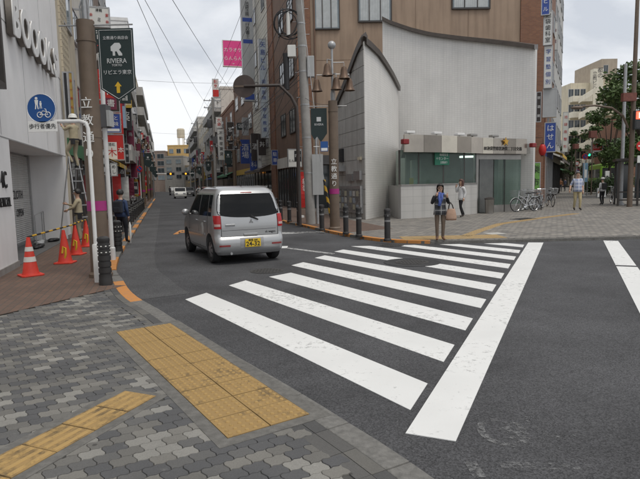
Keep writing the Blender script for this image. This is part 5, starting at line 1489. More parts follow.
for k, (u, v) in enumerate(rbpx):
    x, y = G(u, v, ZF); lb = ['black bollard nearest the zebra crossing at the far corner', 'black bollard in front of the notice board', 'black bollard just right of the brown bell lamp column', 'black bollard just left of the yellow guy guard', 'black bollard left of the concrete utility pole', 'second black bollard left of the concrete utility pole', 'black bollard showing just right of the van'][k]
    if RB0 is None: RB0 = right_bollard((x, y, ZF), lb)
    else: dup(RB0, (x, y, ZF), 0, lb, 'black bollards round the far corner')
for k in range(7):
    x, y = ST(9.5 + k * 2.4, -6.5); dup(RB0, (x, y, ZF), 0, '%s black bollard up the right kerb beyond the van' % ords[k], 'black bollards round the far corner')

# ---- cones, striped bars, small pipe rail
M_CONE = mat('cone_red', (0.62, 0.045, 0.025), 0.5, 0.12, 8, dirt=0.2); M_CONEW = mat('cone_band', (0.6, 0.58, 0.54), 0.5, 0.1, 8); M_CONEW2 = mat('cone_band_dark', (0.5, 0.05, 0.03), 0.5)
def cone(loc, label, bands=True, vest=False):
    o = thing('traffic_cone', label, 'cone', loc, rnd.uniform(0, 1), 'red traffic cones before the shutter')
    m = MB(); m.prism([(-0.19, -0.15), (-0.15, -0.19), (0.15, -0.19), (0.19, -0.15), (0.19, 0.15), (0.15, 0.19), (-0.15, 0.19), (-0.19, 0.15)], 0, 0.03); m.build('base', M_CONE, o, bevel=0.008)
    m = MB(); m.lathe([(0.15, 0.03), (0.142, 0.05), (0.135, 0.07), (0.035, 0.66), (0.03, 0.7), (0.0, 0.703)], 20, caps=False); b = m.build('body', M_CONE, o, autosm=True)
    if bands:
        for z0, z1 in ((0.26, 0.35), (0.45, 0.53)):
            f = lambda z: 0.137 - (z - 0.07) / 0.59 * 0.1 + 0.002
            m = MB(); m.lathe([(f(z0), z0), (f(z1), z1)], 20, caps=False); m.build('reflective_band', M_CONEW, b, autosm=True)
    if vest:
        m = MB(); m.tube([(0.03, -0.1, 0.1), (0.06, -0.115, 0.2), (0.055, -0.09, 0.32), (0.01, -0.095, 0.36), (-0.01, -0.11, 0.22)], 0.022, 6); q = m.build('hung_glove', M_YEL, o, autosm=True); q['label'] = 'yellow and black strap hung on the cone'
    return o
cp = [G(31, 275.5, 0.038), G(65.5, 263, 0.038), G(76.5, 254.5, 0.038), G(87, 246.5, 0.038)]
CL = ['red cone with two pale bands, nearest the camera', 'plain red cone with black strap, second from the camera', 'red cone with yellow black strap, third from the camera', 'red cone farthest off, beside the standing worker']
for k in range(4): cone((*cp[k], 0.038), CL[k], k == 0, k in (1, 2, 3))
M_YB = bpy.data.materials.new('yellow_black_stripes'); M_YB.use_nodes = True
N = M_YB.node_tree.nodes; L = M_YB.node_tree.links; wv_ = N.new('ShaderNodeTexWave'); wv_.wave_type = 'BANDS'; wv_.bands_direction = 'DIAGONAL'; wv_.inputs['Scale'].default_value = 1.6
cr = N.new('ShaderNodeValToRGB'); cr.color_ramp.interpolation = 'CONSTANT'; cr.color_ramp.elements[0].color = (0.02, 0.02, 0.02, 1); cr.color_ramp.elements[1].position = 0.5; cr.color_ramp.elements[1].color = (0.62, 0.36, 0.02, 1)
tcn = N.new('ShaderNodeTexCoord'); L.new(tcn.outputs['Object'], wv_.inputs['Vector']); L.new(wv_.outputs['Fac'], cr.inputs['Fac']); L.new(cr.outputs['Color'], N['Principled BSDF'].inputs['Base Color'])
def bar(a, b, za, zb_, label):
    m = MB(); a3, b3 = Vector((a[0], a[1], za)), Vector((b[0], b[1], zb_)); c = (a3 + b3) / 2
    m.tube([a3 - c, b3 - c], 0.018, 8); o = m.build('barrier_bar', M_YB, None, c); tag(o, label, 'barrier')
    return o
bar(cp[0], cp[2], 0.745, 0.76, 'yellow and black bar laid from the nearest cone to the third cone')
bar(cp[2], cp[3], 0.78, 0.755, 'short yellow and black bar between the two farthest cones')
pr_ = G(50, 240, 0.05)
o = thing('pipe_rail', 'thin bent grey pipe rail standing inside the shutter recess', 'rail', (*ST(-0.9, TB + 0.45), 0.046), SANG)
m = MB(); m.tube([(-0.3, 0, 0), (-0.3, 0, 0.86), (1.3, 0.1, 0.9), (1.3, 0.1, 0)], 0.014, 6); m.tube([(0.9, 0.07, 0), (0.9, 0.07, 0.89)], 0.014, 6); m.build('rail', M_GALV, o)
# tools and sacks lying on the recess floor
for k, (s_, t_, lb) in enumerate([(-1.6, 0.35, 'crumpled dark tool bag lying in the shutter recess'), (-0.4, 0.5, 'pale folded sheet lying in the shutter recess'), (0.25, 0.3, 'dark coil of hose lying at the recess edge')]):
    x, y = ST(s_, TB + t_); m = MB()
    for q in range(5): m.ball((rnd.uniform(-0.2, 0.2), rnd.uniform(-0.1, 0.1), 0.04 + 0.02 * (q % 2)), rnd.uniform(0.1, 0.18), rnd.uniform(0.08, 0.12), 0.05)
    q = m.build('tool_bag' if k == 0 else 'folded_sheet' if k == 1 else 'hose_coil', M_BLACK if k != 1 else M_SGREY, None, (x, y, 0.046), SANG, smooth=True); tag(q, lb, 'tool bag' if k == 0 else 'sheet' if k == 1 else 'hose')

# ---- concrete utility pole with its boxes, drop cables and a coil
pu = G(311, 224, ZF); 
up = thing('utility_pole', 'grey concrete utility pole with boxes and cable bundles at the far corner', 'utility pole', (*pu, ZF))
LEAN = -0.028
def up_at(z): return (LEAN * z, 0.0, z)
m = MB(); m.tube([up_at(0), up_at(6), up_at(13)], [0.185, 0.16, 0.125], 16); m.build('pole', M_CONC, up, autosm=True)
for z in (1.9, 3.2, 4.4, 5.6, 6.5, 7.3, 8.2):
    m = MB(); x = up_at(z)[0]; m.lathe([(0.19 - z * 0.004, z), (0.19 - z * 0.004, z + 0.05)], 16, x, 0); m.build('band', M_GALV, up)
for k in range(14):
    z = 2.0 + k * 0.45; x = up_at(z)[0]; m = MB(); m.tube([(x + (0.15 if k % 2 else -0.15), 0, z), (x + (0.3 if k % 2 else -0.3), 0, z)], 0.01, 5); m.build('step_bolt', M_GALV, up)
m = MB(); m.box(-0.28, 0.02, -0.16, 0.16, 0, 0.42); q = m.build('cabinet', M_SBOX, up, (up_at(6.45)[0] - 0.25, -0.05, ZAT(*pu, 60)), bevel=0.02)
m = MB(); m.box(-0.13, 0.13, -0.12, 0.12, 0, 0.75); m.build('grey_box', M_SGREY, up, (up_at(5.3)[0] + 0.27, -0.05, ZAT(*pu, 80)), bevel=0.02)
m = MB(); m.tube([(0, 0, 0), (0, 0, 1.3)], [0.1, 0.12], 10); m.build('cable_joint', M_CABLE, up, (up_at(5.5)[0] - 0.62, -0.05, ZAT(*pu, 92)), autosm=True)
m = MB(); m.tube([(0, 0, 0), (0, 0, 0.9)], 0.07, 10); m.build('white_closure', M_SBOX, up, (up_at(7.5)[0] - 0.45, -0.1, ZAT(*pu, 38)), autosm=True)
for k in range(5):
    m = MB(); m.torus((0, 0, 0), 0.42 + 0.05 * (k % 3), 0.018, 'y', 24, 5); q = m.build('cable_coil', M_CABLE, up, (up_at(7.7)[0] - 0.55 + 0.06 * k, -0.15 + 0.03 * k, ZAT(*pu, 27) + 0.05 * (k % 2))); q.rotation_euler = (0.1 * k, 0.3 * k, 0.2 * k)
m = MB(); m.tube([(0.26, 0, 0.0), (0.26, 0, 3.4), (0.2, 0, 3.8)], 0.05, 8); m.build('conduit', M_GALV, up)
m = MB(); m.box(0.1, 0.5, -0.2, -0.17, 1.1, 2.6); q = m.build('wall_plate', M_SGREY, up)
m = MB(); m.box(-1.2, 1.2, -0.06, 0.06, -0.05, 0.05); m.build('crossarm', M_GALV, up, (up_at(10.5)[0], -0.2, 10.5))
# round road sign seen from the back on an overhanging arm
pd = (pu[0] - 0.4, pu[1] - 0.6); o = thing('overhead_road_sign', 'dark round road sign seen from behind on a bent overhanging arm', 'sign', (*pd, ZF))
zd = ZAT(*pd, 85) - ZF; xd = D(244, 85, pd[1])[0] - pd[0]
za2 = ZAT(*pd, 93) - ZF
m = MB(); m.tube([(0, 0, 0), (0, 0, za2 - 0.9), (-0.02, 0, za2 - 0.5), (-0.2, 0, za2 - 0.12), (-0.6, 0, zd), (xd, 0, zd + 0.0)], [0.075, 0.07, 0.065, 0.06, 0.055, 0.045], 10); m.build('post', mat('dark_brown_steel', (0.045, 0.034, 0.03), 0.5, 0.2, 5), o, autosm=True)
m = MB(); m.disc((xd, 0.06, zd), 0.4, 'y', 0.02, 32); q = m.build('sign_disc', mat('sign_back_brown', (0.06, 0.042, 0.036), 0.5, 0.2, 5), o)
m = MB(); m.box(xd - 0.35, xd + 0.35, 0.03, 0.049, zd - 0.03, zd + 0.03); m.build('clamp', M_COL, q)
# yellow and black guy guard with its wire
a = G(333, 229, ZF); za = ZAT(a[0] - 0.2, a[1] + 0.3, 180)
o = thing('guy_wire_guard', 'slanted yellow and black striped guy wire guard at the far kerb', 'guy wire', (*a, ZF))
m = MB(); m.tube([(0, 0, 0), (-0.26, 0.35, za - ZF)], 0.045, 10); m.build('guard', M_YB, o)
top = Vector((pu[0] + up_at(9)[0] - a[0], pu[1] - a[1], 9.0)); b3 = Vector((-0.26, 0.35, za - ZF))
m = MB(); m.tube([b3, b3 + Vector((-0.1, 0.4, 0.6)), top], 0.012, 5); m.build('wire', M_GALV, o)
# small blue sign on the lamp column side
p = G(329, 229, ZF); o = thing('small_road_sign', 'small blue and white sign on a thin arm left of the far lamp column', 'sign', (c2[0] - 0.2, c2[1] - 0.01, ZF))
zz = ZAT(c2[0], c2[1], 146.5) - ZF; m = MB(); m.box(-0.22, 0.02, -0.1, -0.08, zz - 0.16, zz + 0.16); q = m.build('panel', M_BLUE, o); m = MB(); m.box(-0.2, 0.0, -0.104, -0.1, zz - 0.14, zz - 0.05); m.build('white_strip', M_SIGNW, q)
m = MB(); m.tube([(-0.45, -0.07, zz), (0.2, -0.0, zz)], 0.012, 5); m.build('arm', M_GALV, o)

# ---- signs fixed to buildings: flat boxes facing down the street towards the camera
SROT = SANG - R(90)
def psign(name, label, u0, u1, v0, v1, t_=None, Y=None, m=None, th=0.18, rz=None, txt=(), cat='sign', side=0, brk=True, frame=None):
    uc, vc = (u0 + u1) / 2, (v0 + v1) / 2
    if Y is None:
        s_ = S_AT(uc, t_); x, y = ST(s_, t_)
    else: x, y = D(uc, vc, Y)[:2]
    z0, z1 = ZAT(x, y, v1), ZAT(x, y, v0); wd = (u1 - u0) / F * y
    rz = SROT if rz is None else rz
    zc = (z0 + z1) / 2
    o = thing(name, label, cat, (x, y, z0), rz)
    h = z1 - z0; w2 = wd / 2
    g_ = MB(); g_.box(-w2, w2, 0, th, 0, h); pan = g_.build('panel', m, o, bevel=min(0.02, wd * 0.05))
    g_ = MB(); fr = 0.03 if wd < 1 else 0.05
    for q in ((-w2 - 0.01, -w2 + fr, -0.012, h + 0.01), (w2 - fr, w2 + 0.01, -0.012, h + 0.01)): g_.box(q[0], q[1], -0.012, th + 0.01, q[2], q[3])
    g_.box(-w2 + fr, w2 - fr, -0.011, th + 0.009, -0.011, fr); g_.box(-w2 + fr, w2 - fr, -0.011, th + 0.009, h - fr, h + 0.009)
    g_.build('frame', frame or M_ALU, o)
    for (kind, a0, a1, b0, b1, mm, st) in txt:      # fractions of the panel, b from the top
        xa, xb = -w2 + wd * a0, -w2 + wd * a1; za, zb_ = h * (1 - b1), h * (1 - b0)
        if kind == 'box':
            g_ = MB(); g_.box(xa, xb, -0.008, -0.0005, za, zb_); g_.build('field', mm, pan)
        elif kind == 'v':
            n_ = len(st); sz = min((zb_ - za) / n_ * 1.15, (xb - xa) * 1.1)
            for i, ch in enumerate(st): text(ch, sz, mm, pan, ((xa + xb) / 2, -0.012, zb_ - (zb_ - za) * (i + 0.5) / n_), depth=0.003)
        else:
            n_ = max(1, len(st)); sz = min((zb_ - za) * 1.1, (xb - xa) / n_ * 1.15); text(st, sz, mm, pan, ((xa + xb) / 2, -0.012, (za + zb_) / 2), depth=0.003)
    if brk and side:
        for zf in (0.15, 0.85):
            g_ = MB(); L_ = abs(side); x0_ = -w2 - L_ if side < 0 else w2; g_.box(x0_, x0_ + L_, th * 0.35, th * 0.65, h * zf - 0.03, h * zf + 0.03); g_.build('bracket', M_GALV, o)
    return o
# left row
psign('projecting_sign', 'dark brown projecting sign with pale emblem below the big banner', 109, 124, 97, 112, 1.25, None, M_DBROWN, txt=[('box', .4, .6, .2, .5, M_SILV, ''), ('h', .2, .8, .6, .85, M_SILV, 'MAYA')], side=-0.4)
psign('projecting_sign', 'blue projecting sign with white circle lettering on the left row', 110, 124, 113.5, 133, 1.2, None, M_BLUE2, txt=[('box', .1, .9, .78, .92, M_SIGNW, ''), ('v', .06, .3, .1, .7, M_SIGNW, '居酒屋'), ('v', .55, .85, .1, .7, M_SIGNW, 'と味')], side=-0.4)
psign('projecting_sign', 'red projecting sign with white panel and red tree character', 109, 126, 134.5, 160, 1.15, None, M_RED, txt=[('box', .04, .6, .3, .97, M_SIGNW, ''), ('h', .08, .56, .5, .95, M_RED, '木'), ('h', .08, .56, .34, .46, M_BLACK, '酒処'), ('h', .66, .96, .5, .75, M_SIGNW, '本')], side=-0.4)
psign('projecting_sign', 'tall maroon vertical sign on the left row', 129.5, 137, 120, 151, 1.1, None, M_MAROON, txt=[('v', .25, .75, .08, .6, M_SILV, '焼鳥')], side=-0.5)
psign('projecting_sign', 'lower maroon vertical sign with pale marks on the left row', 131.5, 138.5, 156, 178, 1.1, None, M_MAROON, txt=[('box', .2, .8, .1, .3, M_SILV, '')], side=-0.5)
psign('projecting_sign', 'narrow black vertical sign between red and maroon signs', 127, 131, 144, 163, 1.0, None, M_BLACK, txt=[('v', .2, .8, .1, .8, M_SILV, '珈琲')], side=-0.6)
psign('projecting_sign', 'white sign with red border characters above the big banner', 100, 119, 7, 27, 0.9, None, M_SBOX, txt=[('v', .05, .2, .25, .9, M_RED, '会席'), ('v', .8, .95, .25, .9, M_RED, '宴会'), ('h', .3, .7, .1, .25, M_BLACK, '清龍'), ('h', .4, .6, .5, .8, M_BLACK, 'ミ')], side=-0.5)
psign('projecting_sign', 'pale blue glass sign panel high on the left row', 124.5, 130, 99, 128, 1.3, None, mat('sign_paleblue', (0.3, 0.42, 0.55), 0.4), side=-0.4)
psign('projecting_sign', 'yellow vertical sign with black letters beside the lattice building', 75.5, 80, 72, 116, 1.75, None, mat('sign_ochre', (0.42, 0.29, 0.08), 0.5), txt=[('v', .2, .8, .1, .9, M_RED, 'らーめん')], side=0)
psign('projecting_sign', 'black vertical sign board beside the yellow sign near the ladder', 70.5, 75, 72, 120, 1.72, None, M_BLACK, side=0)
psign('wall_sign', 'small red sign above the shop entrance by the white post', 128, 134, 164, 172, 1.4, None, M_RED, txt=[('h', .15, .85, .2, .8, M_SIGNW, '串')])
psign('wall_sign', 'white hanging sign with red edge on the far left row', 147, 152, 168, 184, 1.0, None, M_SBOX, txt=[('v', .2, .8, .1, .9, M_RED, '薬局')])
psign('wall_sign', 'dark green hanging sign far up the left row', 150.5, 155, 158, 172, 1.0, None, M_BANNER, txt=[('v', .2, .8, .1, .9, M_SILV, '茶')])
psign('wall_sign', 'small crimson sign far up the left row', 144, 147.5, 171, 186, 0.9, None, M_RED, txt=[('v', .2, .8, .1, .9, M_SIGNW, '寿司')])
# more hanging boards crowding the left row
fill = [(112, 118, 163, 176, M_SBOX, 'white square board with dark picture above the left shops', 'めし'), (119, 126, 166, 178, M_DBROWN, 'dark board under the red tree sign', '酒'), (103, 108, 150, 172, M_SGREY, 'grey vertical board beside the white post', '貸室'), (138.5, 143, 128, 142, M_SGREY, 'grey board high on the left row', '歯科'), (152, 156, 142, 152, M_SBOX, 'small white board high and far on the left row', 'P'), (133, 138, 182, 194, M_BLACK, 'black low board beside the left fence', '麺'), (143.5, 146.5, 150, 166, M_BLUE2, 'narrow blue board far up the left row', '塾')]
for (a, b, c, d, mm, lb, st) in fill: psign('shop_board', lb, a, b, c, d, 1.05, None, mm, txt=[('v', .2, .8, .1, .9, M_SIGNW if mm is not M_SBOX and mm is not M_SGREY else M_BLACK, st)], side=-0.5)
# right row
psign('sign_tower', 'tall grey vertical sign tower with blue floor bands', 247, 258.5, -30, 101, -8.5, None, M_SGREY, th=0.5, txt=[('box', .1, .9, .36, .39, M_BLUE2, ''), ('box', .1, .9, .525, .555, M_BLUE2, ''), ('box', .1, .9, .945, .99, M_BLUE2, ''), ('v', .3, .7, .24, .35, M_BLACK, '池袋法務'), ('v', .3, .7, .40, .52, M_BLACK, '行政書士')], side=0.6)
psign('projecting_sign', 'pale vertical sign with blue characters for the tiled building', 263, 270.5, 39, 138, -8.7, None, mat('sign_paleglass', (0.45, 0.52, 0.56), 0.4), th=0.3, txt=[('v', .15, .85, .02, .33, M_BLUE2, '矢島ビル'), ('v', .25, .75, .40, .62, M_BLUE2, '歯科医院'), ('v', .25, .75, .68, .95, M_BLUE2, '学習教室')], side=0.4)
psign('rooftop_sign', 'bright pink rooftop sign with white lettering', 228, 247.5, 40.5, 66.5, -9.6, None, M_PINK, th=0.5, txt=[('h', .1, .9, .25, .5, M_SIGNW, 'カラオケ'), ('h', .1, .9, .58, .82, M_SIGNW, 'らんらん'), ('h', .2, .8, .87, .93, M_SIGNW, '10F')], frame=M_SIGNW)
psign('projecting_sign', 'upper red and white board of the stacked signs on the right row', 216.5, 222.5, 79, 97, -8.6, None, M_SBOX, txt=[('box', .0, 1, .6, 1, M_RED, ''), ('v', .2, .8, .05, .55, M_RED, '割烹')], side=0.4)
psign('projecting_sign', 'white board with black letter among the stacked signs', 218, 224, 98, 108, -8.6, None, M_SBOX, txt=[('h', .1, .9, .1, .9, M_BLACK, 'F')], side=0.4)
psign('projecting_sign', 'lower red and white board of the stacked signs on the right row', 218.5, 224.5, 117, 128, -8.6, None, M_SBOX, txt=[('v', .2, .8, .1, .9, M_RED, '大衆')], side=0.4)
psign('projecting_sign', 'long white vertical board at the foot of the stacked signs', 219.5, 226, 129, 160, -8.6, None, M_SBOX, txt=[('v', .25, .75, .05, .9, M_BLACK, '不動産賃貸')], side=0.4)
psign('projecting_sign', 'small blue wall sign left of the utility pole', 272.5, 279, 150, 165, -8.9, None, M_BLUE2, txt=[('v', .2, .8, .1, .9, M_SIGNW, '駐車')], side=0.3)
psign('shop_board', 'white shop board with black print behind the utility pole', 288, 302, 149, 167, None, 30.5, M_SBOX, txt=[('box', .45, .95, .1, .7, M_BLACK, ''), ('h', .5, .9, .2, .55, M_SIGNW, '古本'), ('h', .05, .42, .5, .8, M_BLACK, 'とん')], brk=False)
psign('projecting_sign', 'red lit looking sign far down the right row', 202.5, 206, 152, 160, -8.4, None, M_RED, txt=[('v', .2, .8, .1, .9, M_SIGNW, '酒')], side=0.4)
for k, (a, b, c, d, mm, st, lb) in enumerate([(229, 236, 122, 150, M_DBROWN, '宴会', 'brown vertical board beside the orange brick front'), (207.5, 211, 140, 158, M_SBOX, '医院', 'thin white board far down the right row'), (211.5, 215.5, 128, 150, M_SGREY, '書店', 'grey vertical board far down the right row'), (258.5, 262.5, 140, 168, M_SBOX, '焼肉', 'white vertical board near the stair canopy'), (197.5, 200.5, 150, 164, M_MAROON, '鮨', 'thin maroon board at the far right row'), (193, 196, 158, 168, M_BLUE2, '塾', 'thin blue board at the far right row')]):
    psign('shop_board', lb, a, b, c, d, -8.55, None, mm, txt=[('v', .2, .8, .08, .92, M_BLACK if mm in (M_SBOX, M_SGREY) else M_SIGNW, st)], side=0.4)
# avenue signs on the right
AROT = math.atan2(-AD.x, AD.y) 
AROT = math.atan2(AD.y, AD.x) - R(90)
def asign(*a, **k): k.setdefault('rz', AROT + R(8)); k.setdefault('brk', False); return psign(*a, **k)
asign('projecting_sign', 'blue board at the top of the vertical avenue signs', 542, 549.5, -14, 15, None, 31.0, M_BLUE2, txt=[('v', .2, .8, .4, .95, M_SIGNW, 'ビル')])
asign('projecting_sign', 'long white vertical avenue sign with black characters', 544, 552, 11, 45, None, 31.2, M_SBOX, txt=[('v', .2, .8, .05, .95, M_BLACK, '池袋歯科室')])
asign('projecting_sign', 'long white vertical avenue sign with blue characters', 544.5, 552, 46, 88, None, 31.3, M_SBOX, txt=[('v', .2, .8, .05, .95, M_BLUE2, '学習塾個別')])
asign('projecting_sign', 'blank pale grey avenue sign box', 543.5, 556, 88.5, 117, None, 31.4, M_SGREY, th=0.4)
asign('projecting_sign', 'blue avenue sign with white kana above the red lantern', 545, 555.5, 122.5, 152, None, 31.0, M_BLUE2, txt=[('v', .2, .8, .06, .94, M_SIGNW, 'はせん')])
asign('projecting_sign', 'white vertical sign with red letters farther along the avenue', 563, 568, 112, 152, None, 62, M_SBOX, txt=[('v', .2, .8, .04, .96, M_RED, '池袋南整形')])
asign('projecting_sign', 'dark vertical sign with white letters next to the brick edge', 536.5, 541, 92, 122, None, 31.6, M_DBROWN, txt=[('v', .2, .8, .05, .95, M_SIGNW, '居酒屋')])
asign('projecting_sign', 'white picture board high on the tall office building', 552, 557.5, 22, 50, None, 44, M_SBOX, txt=[('v', .2, .8, .1, .9, M_MAROON, '会館')])
asign('banner_sign', 'green banner with dark and white brush characters by the bicycles', 530.5, 540, 162.5, 190, None, 28.5, mat('banner_lime', (0.16, 0.36, 0.08), 0.6, 0.3, 4), th=0.03, txt=[('v', .1, .9, .04, .96, M_BLACK, '樂市')])
x, y, z = D(542.5, 150, 31)
o = thing('paper_lantern', 'red round paper lantern hanging by the blue kana sign', 'lantern', (x, y, z))
m = MB(); prof = []
for k in range(13):
    a = -1.2 + 2.4 * k / 12; prof.append((0.2 * math.cos(a) + (0.007 if k % 2 else 0), 0.32 * math.sin(a) / 0.93))
m.lathe(prof, 16); m.build('shade', M_RED, o, autosm=True); m = MB(); m.lathe([(0.08, -0.36), (0.08, -0.32)], 12); m.lathe([(0.08, 0.32), (0.08, 0.36)], 12); m.tube([(0, 0, 0.35), (0, 0, 0.7), (-0.8, 0.4, 0.7)], 0.012, 5); m.build('ring', M_BLACK, o)

# red flag banner by the pole
p = G(300, 219, ZF); o = thing('flag_banner', 'narrow red and white flag banner on a pole behind the utility pole', 'banner', (p[0], p[1] + 1.0, ZF), SROT)
zz = ZAT(p[0], p[1] + 1, 172) - ZF; m = MB(); m.tube([(0, 0, 0), (0, 0, zz + 0.1)], 0.014, 6); m.lathe([(0.18, 0.0), (0.16, 0.1)], 12); m.build('pole', M_WPOST, o)
m = MB(); n = 8
vs_ = [];  
for k in range(n + 1):
    z = zz - 1.6 * k / n; vs_ += [(0.02, 0.03 * math.sin(k * 0.9), z), (0.46, 0.06 * math.sin(k * 0.8 + 1), z)]
m.add(vs_, [(2 * k, 2 * k + 1, 2 * k + 3, 2 * k + 2) for k in range(n)]); q = m.build('flag', M_RED, o); sm_ = q.modifiers.new('t', 'SOLIDIFY'); sm_.thickness = 0.004
text('新装', 0.3, M_SIGNW, q, (0.24, -0.05, zz - 0.6), vertical=True)

# ---- traffic signals
M_SIG = mat('signal_housing', (0.03, 0.035, 0.035), 0.5); M_LOFF = mat('lens_off', (0.03, 0.03, 0.03), 0.25)
def lit(n, c, s_=3.0): return mat('lens_' + n, c, 0.3, 0, emit=c, estr=s_)
def hsignal(o, x, y, z, on, vert=False, n=3, facing=0):
    cols3 = [('green', (0.03, 0.8, 0.35)), ('amber', (1.0, 0.36, 0.02)), ('red', (0.9, 0.03, 0.02))]
    g_ = MB(); 
    if vert: g_.box(-0.18, 0.18, 0, 0.2, -0.34 * n / 2, 0.34 * n / 2)
    else: g_.box(-0.34 * n / 2 - 0.05, 0.34 * n / 2 + 0.05, 0, 0.2, -0.2, 0.2)
    h = g_.build('signal_head', M_SIG, o, (x, y, z), facing, bevel=0.03)
    for k in range(n):
        idx = k if n == 3 else (0 if k == 0 else 2)
        g_ = MB(); c = ((k - (n - 1) / 2) * 0.34, -0.012, 0) if not vert else (0, -0.012, (k - (n - 1) / 2) * 0.34)
        g_.disc(c, 0.13, 'y', 0.02, 18); g_.build('lens', lit(*cols3[idx], 2.2) if idx == on else M_LOFF, h)
        g_ = MB(); vs_ = []
        for q in range(9):
            a = math.pi * q / 8; vs_ += [(c[0] + 0.15 * math.cos(a), -0.01, c[2] + 0.15 * math.sin(a)), (c[0] + 0.15 * math.cos(a), -0.2, c[2] + 0.15 * math.sin(a))]
        g_.add(vs_, [(2 * q, 2 * q + 1, 2 * q + 3, 2 * q + 2) for q in range(8)]); v_ = g_.build('visor', M_SIG, h)
    return h
x, y = ST(62, 0.3); z_ = ZAT(x, y, 174)
for (u, t_, lb) in ((170, 0.3, 'amber lit horizontal traffic signal, left of the two up the street'), (186, -5.9, 'amber lit horizontal traffic signal, right of the two up the street')):
    s_ = 66 if t_ > 0 else 70; x, y = ST(s_, t_); o = thing('traffic_signal', lb, 'traffic signal', (x, y, 0.03), SROT); 
    xx, yy, zz = D(u, 174, y); dx = (xx - x)
    m = MB(); m.tube([(0, 0, 0), (0, 0, zz + 0.3)], 0.09, 8); m.tube([(0, 0, zz + 0.05), (dx, 0.12, zz)], 0.05, 6); m.build('mast', M_GALV, o); hsignal(o, dx, -0.15, zz, 1)
for (u, v, s_, lb) in ((221.5, 170, 52, 'dark back of a street signal on the right row near the van roof'), (207, 178, 85, 'dark signal box farther down the right row')):
    x, y = ST(s_, -6.4); o = thing('traffic_signal', lb, 'traffic signal', (x, y, ZF), SROT); xx, yy, zz = D(u, v, y)
    m = MB(); m.tube([(0, 0, 0), (0, 0, zz + 0.4)], 0.07, 8); m.tube([(0, 0, zz), (xx - x, 0.1, zz)], 0.04, 6); m.build('mast', M_GALV, o); hsignal(o, xx - x, -0.15, zz, 9, vert=True, n=2)
# red pedestrian signal at the right edge and the brown mast with its lamp arm
Yr = 27.5; x, y, _ = D(630.5, 180, Yr); xb = G(630.5, 206, ZF)
o = thing('street_light', 'tall brown street light mast at the right edge', 'street light', (x, y, ZF))
m = MB(); m.tube([(0, 0, 0), (0, 0, 4), (0, 0, 12.5), (0.4, 0, 13.6), (1.6, 0, 14)], [0.13, 0.11, 0.08, 0.07, 0.06], 12); m.build('mast', M_COL, o, autosm=True)
m = MB(); P = [D(628, 128, Yr), D(623, 116, Yr), D(612, 108, Yr), D(595, 105.5, Yr), D(578, 107, Yr)]; m.tube([(q[0] - x, 0, q[2] - ZF) for q in P], [0.06, 0.06, 0.055, 0.05, 0.045], 8); m.build('lamp_arm', M_COL, o, autosm=True)
q = D(577, 107, Yr); m = MB(); m.ball((q[0] - x, 0, q[2] - ZF - 0.04), 0.32, 0.14, 0.09); m.build('lamp_head', M_COL, o, smooth=True)
q = D(626, 98, Yr); m = MB(); m.box(-0.32, 0.34, -0.35, -0.1, -0.2, 0.2); m.build('rust_box', mat('rust_red', (0.17, 0.06, 0.045), 0.7, 0.25, 8), o, (q[0] - x, 0, q[2] - ZF))
q = D(637.5, 121, Yr - 0.3)
o2 = thing('pedestrian_signal', 'pedestrian signal showing red at the right edge', 'traffic signal', (D(644, 180, Yr)[0], Yr - 0.2, ZF))
m = MB(); m.tube([(0, 0, 0), (0, 0, 5.2)], 0.07, 10); m.build('mast', M_GALV, o2)
h = MB(); xq = q[0] - o2.location.x; h.box(xq - 0.24, xq + 0.24, -0.3, -0.08, q[2] - 0.5, q[2] + 0.42); hd = h.build('signal_head', M_SIG, o2, bevel=0.02)
m = MB(); m.box(xq - 0.19, xq + 0.19, -0.312, -0.301, q[2] - 0.01, q[2] + 0.36); m.build('lens', lit('redman', (1.0, 0.06, 0.03), 3.5), hd)
m = MB(); m.box(xq - 0.06, xq + 0.06, -0.318, -0.3125, q[2] + 0.05, q[2] + 0.3); m.build('figure', lit('whiteman', (1.0, 0.7, 0.4), 4.0), hd)
m = MB(); m.box(xq - 0.19, xq + 0.19, -0.312, -0.301, q[2] - 0.44, q[2] - 0.08); m.build('lens', M_LOFF, hd)
q = D(637.5, 148, Yr); m = MB(); m.disc((q[0] - o2.location.x, -0.12, q[2]), 0.25, 'y', 0.02, 24); r_ = m.build('red_round_sign', M_RED, o2); m = MB(); m.box(q[0] - o2.location.x - 0.16, q[0] - o2.location.x + 0.16, -0.136, -0.131, q[2] - 0.035, q[2] + 0.035); m.build('white_bar', M_SIGNW, r_)
q = D(637.5, 161, Yr); m = MB(); m.box(q[0] - o2.location.x - 0.2, q[0] - o2.location.x + 0.2, -0.13, -0.11, q[2] - 0.18, q[2] + 0.18); m.build('plate', M_SBOX, o2)
# grey mast left of it with sign
x, y, _ = D(621.5, 180, 29.5); o = thing('grey_mast', 'plain grey metal mast left of the brown street light', 'pole', (x, y, ZF))
m = MB(); m.tube([(0, 0, 0), (0, 0, ZAT(x, y, 66))], [0.1, 0.08], 10); m.build('mast', M_GALV, o, autosm=True); m = MB(); m.lathe([(0.16, 0), (0.16, 0.12), (0.11, 0.14)], 12); m.build('base', M_GALV, o)
